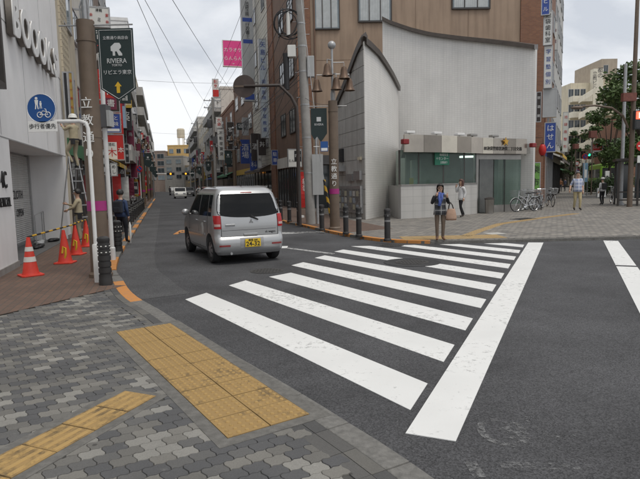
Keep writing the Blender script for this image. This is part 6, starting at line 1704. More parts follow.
# small round signs across the plaza
def round_sign(u, v, rpx, vb, Y, m1, m2, label, bar_=True):
    x, y, z = D(u, v, Y); o = thing('round_sign', label, 'sign', (x, y, ZF)); r_ = rpx / F * Y
    m = MB(); m.tube([(0, 0.03, 0), (0, 0.03, z + r_ - ZF)], 0.035, 8); m.build('post', M_WPOST, o)
    m = MB(); m.disc((0, -0.02, z - ZF), r_, 'y', 0.015, 24); d = m.build('disc', m1, o)
    m = MB(); m.disc((0, -0.034, z - ZF), r_ * 0.72, 'y', 0.012, 24); m.build('centre', m2, d)
    if bar_:
        m = MB(); c, s_ = 0.7071, 0.7071; w2, L_ = r_ * 0.12, r_ * 0.75
        m.prism_y([(-L_ * c - w2 * s_, z - ZF + L_ * s_ - w2 * c), (-L_ * c + w2 * s_, z - ZF + L_ * s_ + w2 * c), (L_ * c + w2 * s_, z - ZF - L_ * s_ + w2 * c), (L_ * c - w2 * s_, z - ZF - L_ * s_ - w2 * c)], -0.05, -0.041); m.build('bar', m1, d)
    return o
round_sign(585, 156.5, 3.0, 205, 44, M_RED, M_BLUE, 'blue and red no parking sign beyond the plaza walkers')
round_sign(577, 163.5, 2.3, 200, 52, M_RED, M_SIGNW, 'red rimmed white round sign farther behind the walkers', False)
round_sign(577.2, 171.0, 2.2, 200, 53.5, M_RED, M_BLUE, 'lower red and blue round sign behind the walkers')
x, y = ST(24, 0.4); round_sign(139.5, 169, 3.3, 215, y, M_RED, M_BLUE, 'red and blue no parking sign over the left kerb')
asign('direction_board', 'white board with red oval lettering on a frame across the plaza', 592, 602.5, 141.5, 152, None, 50, M_SBOX, txt=[('box', .1, .9, .2, .85, M_RED, ''), ('h', .2, .8, .35, .7, M_SIGNW, '出口')])
for (u0, u1, v0, v1, lb) in ((589.5, 596, 131, 138, 'brown square sign box on a post across the plaza'), (573.5, 578, 144, 149, 'small brown sign box farther across the plaza')):
    x, y, z = D((u0 + u1) / 2, v1, 48); o = thing('sign_box', lb, 'sign', (x, y, ZF)); wd = (u1 - u0) / F * 48; zt2 = ZAT(x, y, v0)
    m = MB(); m.tube([(0, 0, 0), (0, 0, z)], 0.05, 8); m.build('post', M_COL, o); m = MB(); m.box(-wd / 2, wd / 2, -0.2, 0.2, z - ZF, zt2 - ZF); m.build('box', mat('rust_red', (0.17, 0.06, 0.045)), o, bevel=0.02)
x, y, z = D(591, 155, 58); o = thing('traffic_signal', 'green lit traffic signal across the far plaza', 'traffic signal', (x + 1.2, y, ZF)); m = MB(); m.tube([(0, 0, 0), (0, 0, z), (-1.2, 0, z)], 0.06, 8); m.build('mast', M_GALV, o); hsignal(o, -1.2, -0.3, z - ZF, 0)
# blue nobori and white planter box / poster stand
for (u0, u1, v0, v1, Y, mm, lb, nm) in ((582.5, 587, 163, 182, 46, mat('nobori_blue', (0.16, 0.3, 0.42), 0.7, 0.3, 3), 'pale blue printed upright banner behind the walkers', 'upright_banner'), (604.5, 608.5, 171, 187, 47, M_SBOX, 'white pillar sign with grey print near the shrubs', 'pillar_sign'), (597, 605, 188, 197, 40, M_SBOX, 'low white notice box before the shrubs', 'notice_box')):
    x, y, z = D((u0 + u1) / 2, v1, Y); wd = (u1 - u0) / F * Y; o = thing(nm, lb, 'sign', (x, y, ZF)); m = MB(); z1_ = ZAT(x, y, v0) - ZF
    m.box(-wd / 2, wd / 2, -0.08, 0.08, max(0.0, z - ZF), z1_); pq = m.build('panel', mm, o, bevel=0.01)
    m = MB(); m.box(-wd / 2 - 0.03, -wd / 2, -0.05, 0.05, 0, z1_); m.build('post', M_GALV, o); m = MB(); m.box(wd / 2, wd / 2 + 0.03, -0.05, 0.05, 0, z1_); m.build('post', M_GALV, o)
    m = MB(); m.box(-wd * 0.3, wd * 0.3, -0.085, -0.081, z1_ * 0.55, z1_ * 0.8); m.build('print', M_DGREY if mm is M_SBOX else M_SIGNW, pq)
# dark shelter frame at the right edge
x0, y0 = G(617.5, 206, ZF); o = thing('bus_shelter', 'dark framed shelter at the right edge of the plaza', 'shelter', (x0, y0, ZF), -R(24))
zs = ZAT(x0, y0, 161) - ZF
for (px_, py_) in ((0, 0), (0.9, 0), (2.4, 0.0), (0, 1.8), (2.4, 1.8)):
    m = MB(); m.box(px_ - 0.05, px_ + 0.05, py_ - 0.05, py_ + 0.05, 0, zs - 0.001); m.build('post', M_DARKFR, o)
m = MB(); m.box(-0.15, 2.7, -0.15, 2.0, zs, zs + 0.12); m.build('roof', M_DARKFR, o)
for z in (0.28, 0.7): 
    m = MB(); m.box(0.05, 2.35, -0.03, 0.03, z, z + 0.07); m.build('rail', M_DARKFR, o)
for px_ in (0.06, 0.96):
    m = MB(); m.box(px_, px_ + (0.78 if px_ < 0.5 else 1.36), 1.79, 1.81, 0.35, zs - 0.1); m.build('pane', M_GLASS, o)
m = MB(); m.box(1.25, 1.75, -0.035, -0.02, 0.9, 1.4); m.build('green_poster', mat('poster_green', (0.08, 0.3, 0.05), 0.5), o)

# ---- utility poles farther up the right side, with transformers and wires
poles = []
for k, (s_, t_, h) in enumerate([(46, -6.9, 11.5), (74, -6.9, 12), (104, -6.9, 12)]):
    x, y = ST(s_, t_); o = thing('utility_pole', ['concrete utility pole with transformer beyond the van', 'distant concrete utility pole on the right row', 'farthest concrete utility pole on the right row'][k], 'utility pole', (x, y, ZF), SROT)
    m = MB(); m.tube([(0, 0, 0), (0, 0, h)], [0.19, 0.12], 12); m.build('pole', M_CONC, o, autosm=True)
    m = MB(); m.lathe([(0.26, h - 3.4), (0.28, h - 3.35), (0.28, h - 2.5), (0.2, h - 2.4)], 14, -0.42, 0); m.build('transformer', M_DGREY, o, autosm=True)
    for zz in (h - 0.4, h - 1.2): 
        m = MB(); m.box(-1.0, 1.0, -0.05, 0.05, zz, zz + 0.09); m.build('crossarm', M_GALV, o)
        for q in (-0.9, -0.3, 0.3, 0.9):
            m = MB(); m.lathe([(0.04, zz + 0.09), (0.06, zz + 0.14), (0.03, zz + 0.22)], 8, q, 0); m.build('insulator', M_SBOX, o)
    m = MB(); m.box(-0.15, 0.35, -0.35, -0.12, h - 5.2, h - 4.4); m.build('cable_box', M_DGREY, o)
    poles.append((x, y, h))
def wire(a, b, sag, r_, label, group='overhead wires'):
    a, b = Vector(a), Vector(b); c = (a + b) / 2; P = []
    for k in range(17):
        t = k / 16; p = a + (b - a) * t; p.z -= sag * 4 * t * (1 - t); P.append(p - c)
    m = MB(); m.tube(P, r_ * 0.55, 5); o = m.build('overhead_wire', M_WIRE, None, c); tag(o, label, 'wire', group); return o
px0 = ST(0, -6.75)
ut = (pu[0] + LEAN * 10.5, pu[1], 10.5)
p1 = poles[0]; p2 = poles[1]
W = 0
def wl(t): return t
wire(D(131, -25, 15.0), (poles[0][0] - 0.4, poles[0][1], 10.4), 0.25, 0.016, 'leftmost thin wire crossing the open sky')
wire(D(159, -22, 15.5), (ST(40, -8.9)[0], ST(40, -8.9)[1], 10.6), 0.2, 0.018, 'middle thin wire crossing the open sky')
wire(D(124, -30, 16.0), (poles[1][0], poles[1][1], 10.4), 0.3, 0.018, 'long low wire crossing the open sky')
wire((*ST(33, 1.9), ZAT(*ST(33, 1.9), 79)), (*ST(33, -8.8), ZAT(*ST(33, -8.8), 83)), 0.15, 0.02, 'level wire across the street below the banner height')
wire((*ST(70, 1.9), ZAT(*ST(70, 1.9), 132)), (*ST(70, -8.8), ZAT(*ST(70, -8.8), 134)), 0.15, 0.02, 'level wire across the far street')
for k in range(4):
    q = (-0.9, -0.3, 0.3, 0.9)[k]
    for j, (a, b) in enumerate(((ut, poles[0]), (poles[0], poles[1]), (poles[1], poles[2]))):
        wire((a[0] + q * SU.y, a[1] - q * SU.x, (a[2] if j == 0 else a[2] - 0.2)), (b[0] + q * SU.y, b[1] - q * SU.x, b[2] - 0.2), 0.4 + 0.05 * k, 0.018, '%s of four wires, %s span of the right pole line' % (['first', 'second', 'third', 'fourth'][k], ['near', 'middle', 'far'][j]))
for k in range(5):
    a = (pu[0] + up_at(5.5 + 0.45 * k)[0], pu[1], 5.4 + 0.5 * k)
    b = (*ST(26 + 5 * k, -8.9), 6.0 + (k % 3) * 0.9) if k != 2 else (*ST(46, -6.9), 7.2)
    wire(a, b, 0.25 + 0.1 * k, 0.016, '%s slack service cable from the concrete pole up the street' % ['first', 'second', 'third', 'fourth', 'fifth'][k])
rw_ = random.Random(5)
for k in range(12):
    s_ = rw_.uniform(24, 60); a = (pu[0] - 0.15, pu[1] + 0.1, rw_.uniform(4.8, 9.5)) if k % 2 else (poles[0][0], poles[0][1], rw_.uniform(5.5, 10)); b = (*ST(s_ if k % 2 else s_ + 6, -9.0 if k % 3 else -6.75), rw_.uniform(4.0, 9.5))
    wire(a, b, rw_.uniform(0.2, 0.9), 0.026, '%s sagging service drop in the cable tangle on the right row' % ['first', 'second', 'third', 'fourth', 'fifth', 'sixth', 'seventh', 'eighth', 'ninth', 'tenth', 'eleventh', 'twelfth'][k], 'cable tangle on the right row')
for k in range(3):
    wire((pu[0] + 0.1 - 0.15, pu[1], 7.0 + k * 0.5), (ST(28 + 7 * k, -8.95)[0], ST(28 + 7 * k, -8.95)[1], 4.6 + 0.8 * k), 0.35, 0.022, '%s thick drooping cable across the brown wall' % ['lower', 'middle', 'upper'][k])
wire((pu[0] - 0.15, pu[1], ZAT(*pu, 97)), (c2[0], c2[1], ZAT(*c2, 104)), 0.12, 0.012, 'short thin cable between concrete pole and bell lamp column')
# slanted stair canopy ribs on the brown building
o = thing('stair_canopy', 'slanting ribbed stair canopy on the brown building', 'canopy', (*ST(33.5, -9.3), 0), SANG)
for k in range(9):
    g_ = MB(); z0 = 4.2 - 0.16 * k
    g_.box(k * 1.1, k * 1.1 + 0.75, 0.0, 0.0 + 1.1, 4.2 - 0.1 * k, 4.35 - 0.1 * k); q = g_.build('rib', M_PALEGREY, o); q.rotation_euler = (R(28), 0, 0)

# many more small boards crowding both rows
rb_ = random.Random(21)
PAL = [(M_SBOX, 'white'), (M_RED, 'red'), (M_BLUE2, 'blue'), (M_DBROWN, 'dark brown'), (M_MAROON, 'maroon'), (M_SGREY, 'grey'), (M_BLACK, 'black'), (mat('sign_mustard', (0.5, 0.33, 0.05), 0.5), 'mustard'), (M_BANNER, 'dark green')]
KANJI = ['酒', '麺', '薬', '宿', '花', '茶', '寿司', '書', '酒場', '珈琲', '歯科', '鍋', '丼', '居酒屋', '美容室']
cnt = {}
ORD = ['first', 'second', 'third', 'fourth', 'fifth', 'sixth', 'seventh', 'eighth', 'ninth', 'tenth']
for sidn, t_, n_, s0_, s1_ in (('left', 1.15, 40, 6, 95), ('right', -8.6, 34, 24, 100)):
    ss = sorted(s0_ + (s1_ - s0_) * rb_.random() ** 1.2 for _ in range(n_))
    for s_ in ss:
        mm, cn = PAL[rb_.randrange(len(PAL))]; x, y = ST(s_, t_ + rb_.uniform(-0.2, 0.35)); wd = rb_.uniform(0.4, 0.9); tall = rb_.random() < 0.65; hh = wd * (rb_.uniform(1.8, 3.6) if tall else rb_.uniform(0.6, 1.1)); zz = rb_.uniform(2.5, 7.5); key = (sidn, cn); cnt[key] = cnt.get(key, 0) + 1
        o = thing('shop_board', '%s small %s board from the camera up the %s row of shops' % (ORD[min(9, cnt[key] - 1)], cn, sidn), 'sign', (x, y, zz), SROT, 'small boards on the shop rows')
        g_ = MB(); g_.box(-wd / 2, wd / 2, 0, 0.14, 0, hh); pan = g_.build('panel', mm, o)
        st = KANJI[rb_.randrange(len(KANJI))]; cm = M_BLACK if mm in (M_SBOX, M_SGREY) else M_SIGNW
        if tall:
            sz = min(wd * 0.8, hh / len(st) * 0.8); text('\n'.join(st), sz, cm, pan, (0, -0.006, hh / 2))
        else: text(st, min(hh * 0.7, wd / len(st) * 0.9), cm, pan, (0, -0.006, hh / 2))
        g_ = MB(); x0_ = -wd / 2 - 0.5 if t_ > 0 else wd / 2; g_.box(x0_, x0_ + 0.5, 0.04, 0.1, hh * 0.8, hh * 0.8 + 0.05); g_.build('bracket', M_GALV, o)
# upright flags and planters along the shop fronts
for k in range(9):
    s_ = 12 + k * 6.5; x, y = ST(s_, 1.45); o = thing('flag_banner', '%s upright shop flag from the camera along the left pavement' % ORD[k], 'banner', (x, y, 0.04), SROT, 'upright flags on the left pavement')
    g_ = MB(); g_.tube([(0, 0, 0), (0, 0, 2.3)], 0.012, 5); g_.lathe([(0.15, 0), (0.13, 0.09)], 10); g_.build('pole', M_WPOST, o); g_ = MB(); vs_ = []
    for q in range(7): z = 2.25 - 1.5 * q / 6; vs_ += [(0.015, 0.02 * math.sin(q), z), (0.42, 0.05 * math.sin(q * 0.9 + k), z)]
    g_.add(vs_, [(2 * q, 2 * q + 1, 2 * q + 3, 2 * q + 2) for q in range(6)]); f_ = g_.build('flag', [M_RED, M_SBOX, M_MAROON, mat('sign_mustard', (0.5, 0.33, 0.05))][k % 4], o); f_.modifiers.new('t', 'SOLIDIFY').thickness = 0.004
# ================================================================== SILVER VAN
M_CAR = mat('silver_paint', (0.38, 0.385, 0.39), 0.3, 0.03, 2, metal=0.55)
M_CAR.node_tree.nodes['Principled BSDF'].inputs['Coat Weight'].default_value = 0.6
M_CGL = mat('car_glass', (0.006, 0.0065, 0.007), 0.05, 0, spec=0.22)
M_TYRE = mat('tyre', (0.016, 0.016, 0.017), 0.85, 0.2, 20)
M_RIM = mat('wheel_cover', (0.3, 0.3, 0.31), 0.35, 0.1, 6, metal=0.7)
M_TRIM = mat('black_trim', (0.012, 0.012, 0.013), 0.6, 0.1, 6)
M_TAIL = mat('tail_red', (0.33, 0.008, 0.01), 0.15, 0.0); M_TAILW = mat('tail_clear', (0.45, 0.3, 0.28), 0.15, 0.0)
M_PLATE = mat('plate_yellow', (0.68, 0.46, 0.02), 0.45, 0.03); M_CHROME = mat('chrome', (0.6, 0.6, 0.6), 0.15, 0, metal=1.0)
LEN, HW = 3.36, 0.735
def lerp_tab(T, z):
    if z <= T[0][0]: return T[0][1]
    for (a, va), (b, vb) in zip(T, T[1:]):
        if z <= b:
            t = (z - a) / (b - a); return va + (vb - va) * t
    return T[-1][1]
XR = [(0.2, 0.08), (0.27, 0.02), (0.36, 0.0), (0.48, 0.0), (0.54, 0.03), (0.57, 0.055), (0.8, 0.055), (0.93, 0.075), (1.05, 0.11), (1.25, 0.185), (1.42, 0.265), (1.49, 0.31), (1.54, 0.37), (1.57, 0.5), (1.585, 0.8)]
XF = [(0.2, 3.30), (0.3, 3.36), (0.55, 3.36), (0.72, 3.33), (0.86, 3.22), (0.94, 2.98), (1.0, 2.78), (1.1, 2.62), (1.42, 2.06), (1.49, 1.94), (1.54, 1.84), (1.57, 1.7), (1.585, 1.5)]
WZ = [(0.2, 0.66), (0.27, 0.71), (0.4, 0.733), (0.55, 0.737), (0.8, 0.735), (0.92, 0.727), (0.97, 0.718), (1.1, 0.695), (1.25, 0.665), (1.42, 0.622), (1.49, 0.59), (1.54, 0.545), (1.57, 0.46), (1.585, 0.3)]
RC = [(0.2, 0.1), (0.35, 0.15), (0.55, 0.13), (0.95, 0.1), (1.42, 0.09), (1.54, 0.12), (1.585, 0.15)]
RF = [(0.2, 0.3), (0.5, 0.36), (0.9, 0.34), (1.1, 0.22), (1.5, 0.16), (1.585, 0.15)]
zs_ = [0.2, 0.235, 0.27, 0.32, 0.37, 0.43, 0.485, 0.52, 0.55, 0.575, 0.64, 0.72, 0.8, 0.86, 0.92, 0.97, 1.03, 1.1, 1.18, 1.26, 1.34, 1.42, 1.46, 1.495, 1.52, 1.545, 1.56, 1.572, 1.58, 1.585]
def slice_pts(z):
    xr, xf, w_, rc, rf = (lerp_tab(T, z) for T in (XR, XF, WZ, RC, RF))
    P = []
    ny = 8
    # rear, from right (-y) to left (+y); slight bow
    for k in range(ny + 1):
        y = -(w_ - rc) + 2 * (w_ - rc) * k / ny; P.append((xr + 0.035 * (y / w_) ** 2 * 1.0, y))
    bow = 0.035 * ((w_ - rc) / w_) ** 2
    for k in range(1, 7):
        a = math.pi / 2 * k / 6; P.append((xr + bow + rc * (1 - math.cos(a)) - bow * (k / 6) * 0, w_ - rc + rc * math.sin(a)))
    xa, xb = xr + bow + rc, xf - rf
    for k in range(1, 25): P.append((xa + (xb - xa) * k / 25, w_))
    for k in range(0, 7):
        a = math.pi / 2 * k / 6; P.append((xb + rf * math.sin(a), w_ - rf + rf * math.cos(a)))
    for k in range(1, ny): y = (w_ - rf) - 2 * (w_ - rf) * k / ny; P.append((xf, y))
    for k in range(0, 7):
        a = math.pi / 2 * (1 - k / 6); P.append((xb + rf * math.sin(a), -(w_ - rf + rf * math.cos(a))))
    for k in range(1, 25): P.append((xb + (xa - xb) * k / 25, -w_))
    for k in range(0, 6):
        a = math.pi / 2 * (1 - k / 6); P.append((xr + bow + rc * (1 - math.cos(a)), -(w_ - rc + rc * math.sin(a))))
    return P
def rear_x(y, z):
    xr, w_, rc = lerp_tab(XR, z), lerp_tab(WZ, z), lerp_tab(RC, z)
    ay = abs(y); bow = 0.035 * (min(ay, w_ - rc) / w_) ** 2
    if ay <= w_ - rc: return xr + bow
    q = min(1.0, (ay - (w_ - rc)) / rc); return xr + bow + rc * (1 - math.sqrt(max(0, 1 - q * q)))
def side_y(x, z): return lerp_tab(WZ, z)
van = thing('silver_van', 'silver compact van with yellow number plate turning into the side street', 'car', (0, 0, 0))
b = MB(); n = 0
for z in zs_:
    P = slice_pts(z); n = len(P); b.v += [(p[0], p[1], z) for p in P]
for i in range(len(zs_) - 1):
    for k in range(n): b.f.append([i * n + k, i * n + (k + 1) % n, (i + 1) * n + (k + 1) % n, (i + 1) * n + k]); b.mi.append(0)
b.f.append(list(range(n))[::-1]); b.mi.append(0); b.f.append(list(range((len(zs_) - 1) * n, len(zs_) * n))); b.mi.append(0)
body = b.build('body', M_CAR, van, autosm=True)
WX = (0.55, 2.80); WR_ = 0.28
# wheel arches cut out of the body
for wx in WX:
    c = MB(); c.disc((wx, 0, WR_ + 0.01), 0.335, 'y', 2.0, 32); cut_ = c.build('cutter', M_TRIM)
    md = body.modifiers.new('arch', 'BOOLEAN'); md.operation = 'DIFFERENCE'; md.object = cut_; md.solver = 'EXACT'
dg = bpy.context.evaluated_depsgraph_get()
newm = bpy.data.meshes.new_from_object(body.evaluated_get(dg)); newm.materials.clear(); newm.materials.append(M_CAR); newm.polygons.foreach_set('material_index', [0] * len(newm.polygons))
body.modifiers.clear(); body.data = newm; newm.set_sharp_from_angle(angle=R(32))
for c_ in [o for o in bpy.data.objects if o.name.startswith('cutter')]: bpy.data.objects.remove(c_)
# inner arches / underbody
m = MB(); m.box(0.2, 3.1, -0.5, 0.5, 0.17, 0.75); m.build('underbody', M_TRIM, van)
def rear_panel(name, ylo, yhi, z0, z1, m_, off=0.006, ny=16, nz=8, par=None, rnd_=0.0, bot=None):
    """thin shell following the tail: y limits may be functions of z"""
    g_ = MB(); A, Bk = [], []
    for i in range(nz + 1):
        f = i / nz
        for k in range(ny + 1):
            t = k / ny
            zz0 = z0 + (bot((t - 0.5) * 2) if bot else 0.0); z = zz0 + (z1 - zz0) * f
            a, c_ = (ylo(z) if callable(ylo) else ylo), (yhi(z) if callable(yhi) else yhi)
            if rnd_:
                e = min(f, 1 - f) * nz; sh = rnd_ * max(0, 1 - e / 1.5); a, c_ = a + sh, c_ - sh
            y = a + (c_ - a) * t
            A.append((rear_x(y, z) - off, y * (1 + off * 0.6), z)); Bk.append((rear_x(y, z) + 0.004, y, z))
    N_ = len(A); g_.v += A + Bk
    for i in range(nz):
        for k in range(ny):
            q = [i * (ny + 1) + k, i * (ny + 1) + k + 1, (i + 1) * (ny + 1) + k + 1, (i + 1) * (ny + 1) + k]
            g_.f.append(q); g_.mi.append(0); g_.f.append([N_ + j for j in q[::-1]]); g_.mi.append(0)
    edge = [k for k in range(ny + 1)] + [i * (ny + 1) + ny for i in range(1, nz + 1)] + [nz * (ny + 1) + k for k in range(ny - 1, -1, -1)] + [i * (ny + 1) for i in range(nz - 1, 0, -1)]
    for a, c_ in zip(edge, edge[1:] + edge[:1]): g_.f.append([a, c_, N_ + c_, N_ + a]); g_.mi.append(0)
    return g_.build(name, m_, par or van, autosm=True)
rw = rear_panel('rear_window', lambda z: -(0.605 + (1.42 - z) * 0.17), lambda z: 0.605 + (1.42 - z) * 0.17, 0.985, 1.425, M_CGL, 0.004, rnd_=0.03, bot=lambda t: -0.035 * (1 - t * t) + 0.03 * t ** 4)
for s_ in (-1, 1):
    tl_ = rear_panel('tail_lamp', (0.60 if s_ > 0 else -0.729), (0.729 if s_ > 0 else -0.60), 0.735, 1.0, M_TAIL, 0.012, ny=8, nz=6)
    rear_panel('reversing_lens', (0.615 if s_ > 0 else -0.725), (0.725 if s_ > 0 else -0.615), 0.78, 0.83, M_TAILW, 0.0145, ny=8, nz=3, par=tl_)
    rear_panel('bumper_reflector', (0.44 if s_ > 0 else -0.66), (0.66 if s_ > 0 else -0.44), 0.375, 0.41, mat('reflector_red', (0.22, 0.03, 0.03), 0.3), 0.006, ny=8, nz=2)
# hatch seams, bumper split, plate recess
def seam_rear(y0, z0, y1, z1, n_=14, r_=0.0055, par=None):
    m = MB(); P = []
    for k in range(n_ + 1): t = k / n_; y, z = y0 + (y1 - y0) * t, z0 + (z1 - z0) * t; P.append((rear_x(y, z) - 0.001, y, z))
    m.tube(P, r_, 5); return m.build('hatch_seam', M_TRIM, van)
seam_rear(-0.60, 0.57, 0.60, 0.57); seam_rear(0.60, 0.57, 0.60, 0.99); seam_rear(-0.60, 0.57, -0.60, 0.99); seam_rear(-0.56, 0.70, 0.58, 0.695, r_=0.003)
rear_panel('plate_recess', -0.26, 0.235, 0.335, 0.535, mat('bumper_shadow', (0.30, 0.30, 0.305), 0.45, 0.03, metal=0.4), 0.004, ny=6, nz=3)
m = MB(); m.box(-0.02, -0.006, -0.165, 0.165, -0.0825, 0.0825); np_ = m.build('number_plate', M_PLATE, van, (rear_x(0, 0.43) - 0.006, -0.02, 0.432), bevel=0.004)
text('24-32', 0.128, M_BLACK, np_, (-0.023, 0, -0.022), -math.pi / 2, depth=0.002, bold=0.002); text('練馬 580', 0.052, M_BLACK, np_, (-0.023, 0, 0.055), -math.pi / 2, depth=0.002)
# rear wiper, emblem, handle, badge
x0 = rear_x(-0.0, 1.0)
m = MB(); m.tube([(rear_x(-0.05, 0.965) - 0.02, -0.04, 0.962), (rear_x(-0.1, 0.93) - 0.03, -0.17, 0.895)], [0.02, 0.012], 8); wp = m.build('rear_wiper', M_TRIM, van)
m = MB(); m.disc((0, 0, 0), 0.03, 'x', 0.03, 14); m.build('wiper_pivot', M_TRIM, wp, (rear_x(0, 0.965) - 0.012, -0.04, 0.965))
m = MB()
def rhomb(cx, cz, a): 
    L_, w_ = 0.052, 0.018; d = (math.cos(a), math.sin(a)); pts = [(0, 0), (L_ / 2, w_), (L_, 0), (L_ / 2, -w_)]
    return [(cx + p[0] * d[0] - p[1] * d[1], cz + p[0] * d[1] + p[1] * d[0]) for p in pts]
for a in (90, 210, 330):
    P = rhomb(0, 0, R(a)); m.add([(-0.008, p[0], p[1]) for p in P] + [(0, p[0], p[1]) for p in P], [(0, 1, 2, 3), (7, 6, 5, 4), (0, 1, 5, 4), (1, 2, 6, 5), (2, 3, 7, 6), (3, 0, 4, 7)])
m.build('emblem', M_CHROME, van, (rear_x(0, 0.86) - 0.004, -0.02, 0.86))
m = MB(); m.box(-0.012, 0, -0.1, 0.1, -0.02, 0.02); m.build('name_badge', M_CHROME, van, (rear_x(0.42, 0.80) - 0.002, 0.42, 0.80), bevel=0.006)
text('ek wagon', 0.07, M_TRIM, van, (rear_x(0.4, 0.64) - 0.004, -0.43, 0.637), -math.pi / 2, depth=0.002, sx=0.85); 
m = MB(); m.box(-0.02, 0, -0.15, 0.15, -0.022, 0.022); m.build('hatch_handle', M_CAR, van, (rear_x(0, 0.60) - 0.001, -0.0, 0.602), bevel=0.008)
# side glass and seams
def side_panel(name, pts, s_, m_, off=0.005, par=None, sub=6):
    """polygon in (x,z), subdivided in z, hugging the flank"""
    g_ = MB(); (x0, z0), (x1, z1), (x2, z2), (x3, z3) = pts     # bottom-rear, bottom-front, top-front, top-rear
    A, Bk = [], []
    for i in range(sub + 1):
        f = i / sub; za, zb_ = z0 + (z3 - z0) * f, z1 + (z2 - z1) * f; xa, xb = x0 + (x3 - x0) * f, x1 + (x2 - x1) * f
        for k in range(5):
            t = k / 4; x, z = xa + (xb - xa) * t, za + (zb_ - za) * t; y = side_y(x, z)
            A.append((x, s_ * (y + off), z)); Bk.append((x, s_ * (y - 0.004), z))
    N_ = len(A); g_.v += A + Bk
    for i in range(sub):
        for k in range(4):
            q = [i * 5 + k, i * 5 + k + 1, (i + 1) * 5 + k + 1, (i + 1) * 5 + k]; g_.f.append(q); g_.mi.append(0)
    edge = list(range(5)) + [i * 5 + 4 for i in range(1, sub + 1)] + [sub * 5 + k for k in (3, 2, 1, 0)] + [i * 5 for i in range(sub - 1, 0, -1)]
    for a, c_ in zip(edge, edge[1:] + edge[:1]): g_.f.append([a, c_, N_ + c_, N_ + a]); g_.mi.append(0)
    return g_.build(name, m_, par or van, autosm=True)
def seam_side(P, s_, r_=0.005):
    m = MB(); m.tube([(x, s_ * (side_y(x, z) + 0.0005), z) for x, z in P], r_, 5); return m.build('door_seam', M_TRIM, van)
for s_ in (-1, 1):
    side_panel('quarter_window', [(0.42, 0.98), (0.66, 0.98), (0.74, 1.41), (0.50, 1.41)], s_, M_CGL)
    side_panel('rear_door_window', [(0.72, 0.975), (1.42, 0.965), (1.42, 1.41), (0.80, 1.41)], s_, M_CGL)
    side_panel('front_door_window', [(1.50, 0.965), (2.46, 0.95), (1.98, 1.405), (1.50, 1.41)], s_, M_CGL)
    for nm, xa, xb in (('rear_door_handle', 0.86, 1.0), ('front_door_handle', 1.60, 1.74)):
        m = MB(); m.box(xa, xb, -0.012, 0.02, 0.835, 0.865); m.build(nm, M_CAR, van, (0, s_ * (side_y(0, 0.85) + 0.006), 0), bevel=0.008)
    seam_side([(1.46, 0.30), (1.46, 0.6), (1.46, 0.95), (1.46, 1.2), (1.46, 1.43)], s_); seam_side([(0.70, 0.62), (0.69, 0.8), (0.68, 0.95), (0.72, 1.1), (0.77, 1.43)], s_); seam_side([(0.96, 0.30), (1.46, 0.295), (2.32, 0.295)], s_)
    seam_side([(2.36, 0.30), (2.42, 0.6), (2.45, 0.93)], s_)
    m = MB(); m.box(0.9, 2.45, -0.014, 0.006, 0.55, 0.60); m.build('side_moulding', M_CAR, van, (0, s_ * (side_y(0, 0.57) + 0.004), 0), bevel=0.008)
    m = MB(); m.ball((2.36, s_ * 0.83, 1.0), 0.06, 0.09, 0.075, 12, 8); m.tube([(2.4, s_ * 0.7, 0.95), (2.37, s_ * 0.82, 0.97)], 0.02, 6); q = m.build('door_mirror', M_CAR, van, autosm=True)
    m = MB(); m.tube([(0.55, s_ * 0.56, 1.558), (1.2, s_ * 0.57, 1.575), (1.75, s_ * 0.55, 1.568)], 0.012, 6); m.build('roof_rail', M_CAR, van, autosm=True)
    for wx in WX:
        wo = MB(); y = s_ * 0.64
        prof = [(0.13, -0.07), (0.2, -0.085), (0.255, -0.085), (0.275, -0.06), (0.28, 0.0), (0.275, 0.06), (0.255, 0.085), (0.2, 0.085), (0.13, 0.07)]
        wo.lathe(prof, 30); me = wo.mesh('wheel'); me.transform(Matrix.Rotation(R(90), 4, 'X')); wl_ = link('wheel', me, M_TYRE, van, (wx, y, 0.28), autosm=True)
        rm = MB(); rm.lathe([(0.205, 0.06), (0.2, 0.082), (0.165, 0.075), (0.08, 0.088), (0.035, 0.092), (0.0, 0.092)], 28, caps=False); me = rm.mesh('rim'); me.transform(Matrix.Rotation(R(90) * (1 if s_ < 0 else -1), 4, 'X')); link('rim', me, M_RIM, wl_, autosm=True)
        for k in range(7):
            a = k * 2 * math.pi / 7; sp = MB(); sp.box(0.06, 0.155, -0.012, 0.012, 0.08, 0.088); me = sp.mesh('rim_slot'); me.transform(Matrix.Rotation(R(90) * (1 if s_ < 0 else -1), 4, 'X') @ Matrix.Rotation(a, 4, 'Z')); link('rim_slot', me, M_TRIM, wl_)
# windscreen and lamps at the front, tail pipe, antenna
m = MB(); P = []
for z in (1.0, 1.1, 1.2, 1.3, 1.42):
    for k in range(9): y = (-0.5 + k / 8) * 2 * (lerp_tab(WZ, z) - lerp_tab(RF, z) * 0.7); P.append((lerp_tab(XF, z) + 0.006, y, z))
m.add(P, [(i * 9 + k, i * 9 + k + 1, (i + 1) * 9 + k + 1, (i + 1) * 9 + k) for i in range(4) for k in range(8)]); q = m.build('windscreen', M_CGL, van); q.modifiers.new('t', 'SOLIDIFY').thickness = 0.008
for s_ in (-1, 1): m = MB(); m.ball((3.22, s_ * 0.55, 0.72), 0.12, 0.14, 0.1); m.build('headlamp', M_SBOX, van, smooth=True)
m = MB(); m.tube([(0.03, 0.42, 0.23), (0.4, 0.42, 0.24)], 0.025, 10); m.build('tail_pipe', M_GALV, van)
m = MB(); m.tube([(0.62, 0.0, 1.57), (0.45, 0.0, 1.68)], [0.008, 0.003], 6); m.build('antenna', M_TRIM, van)
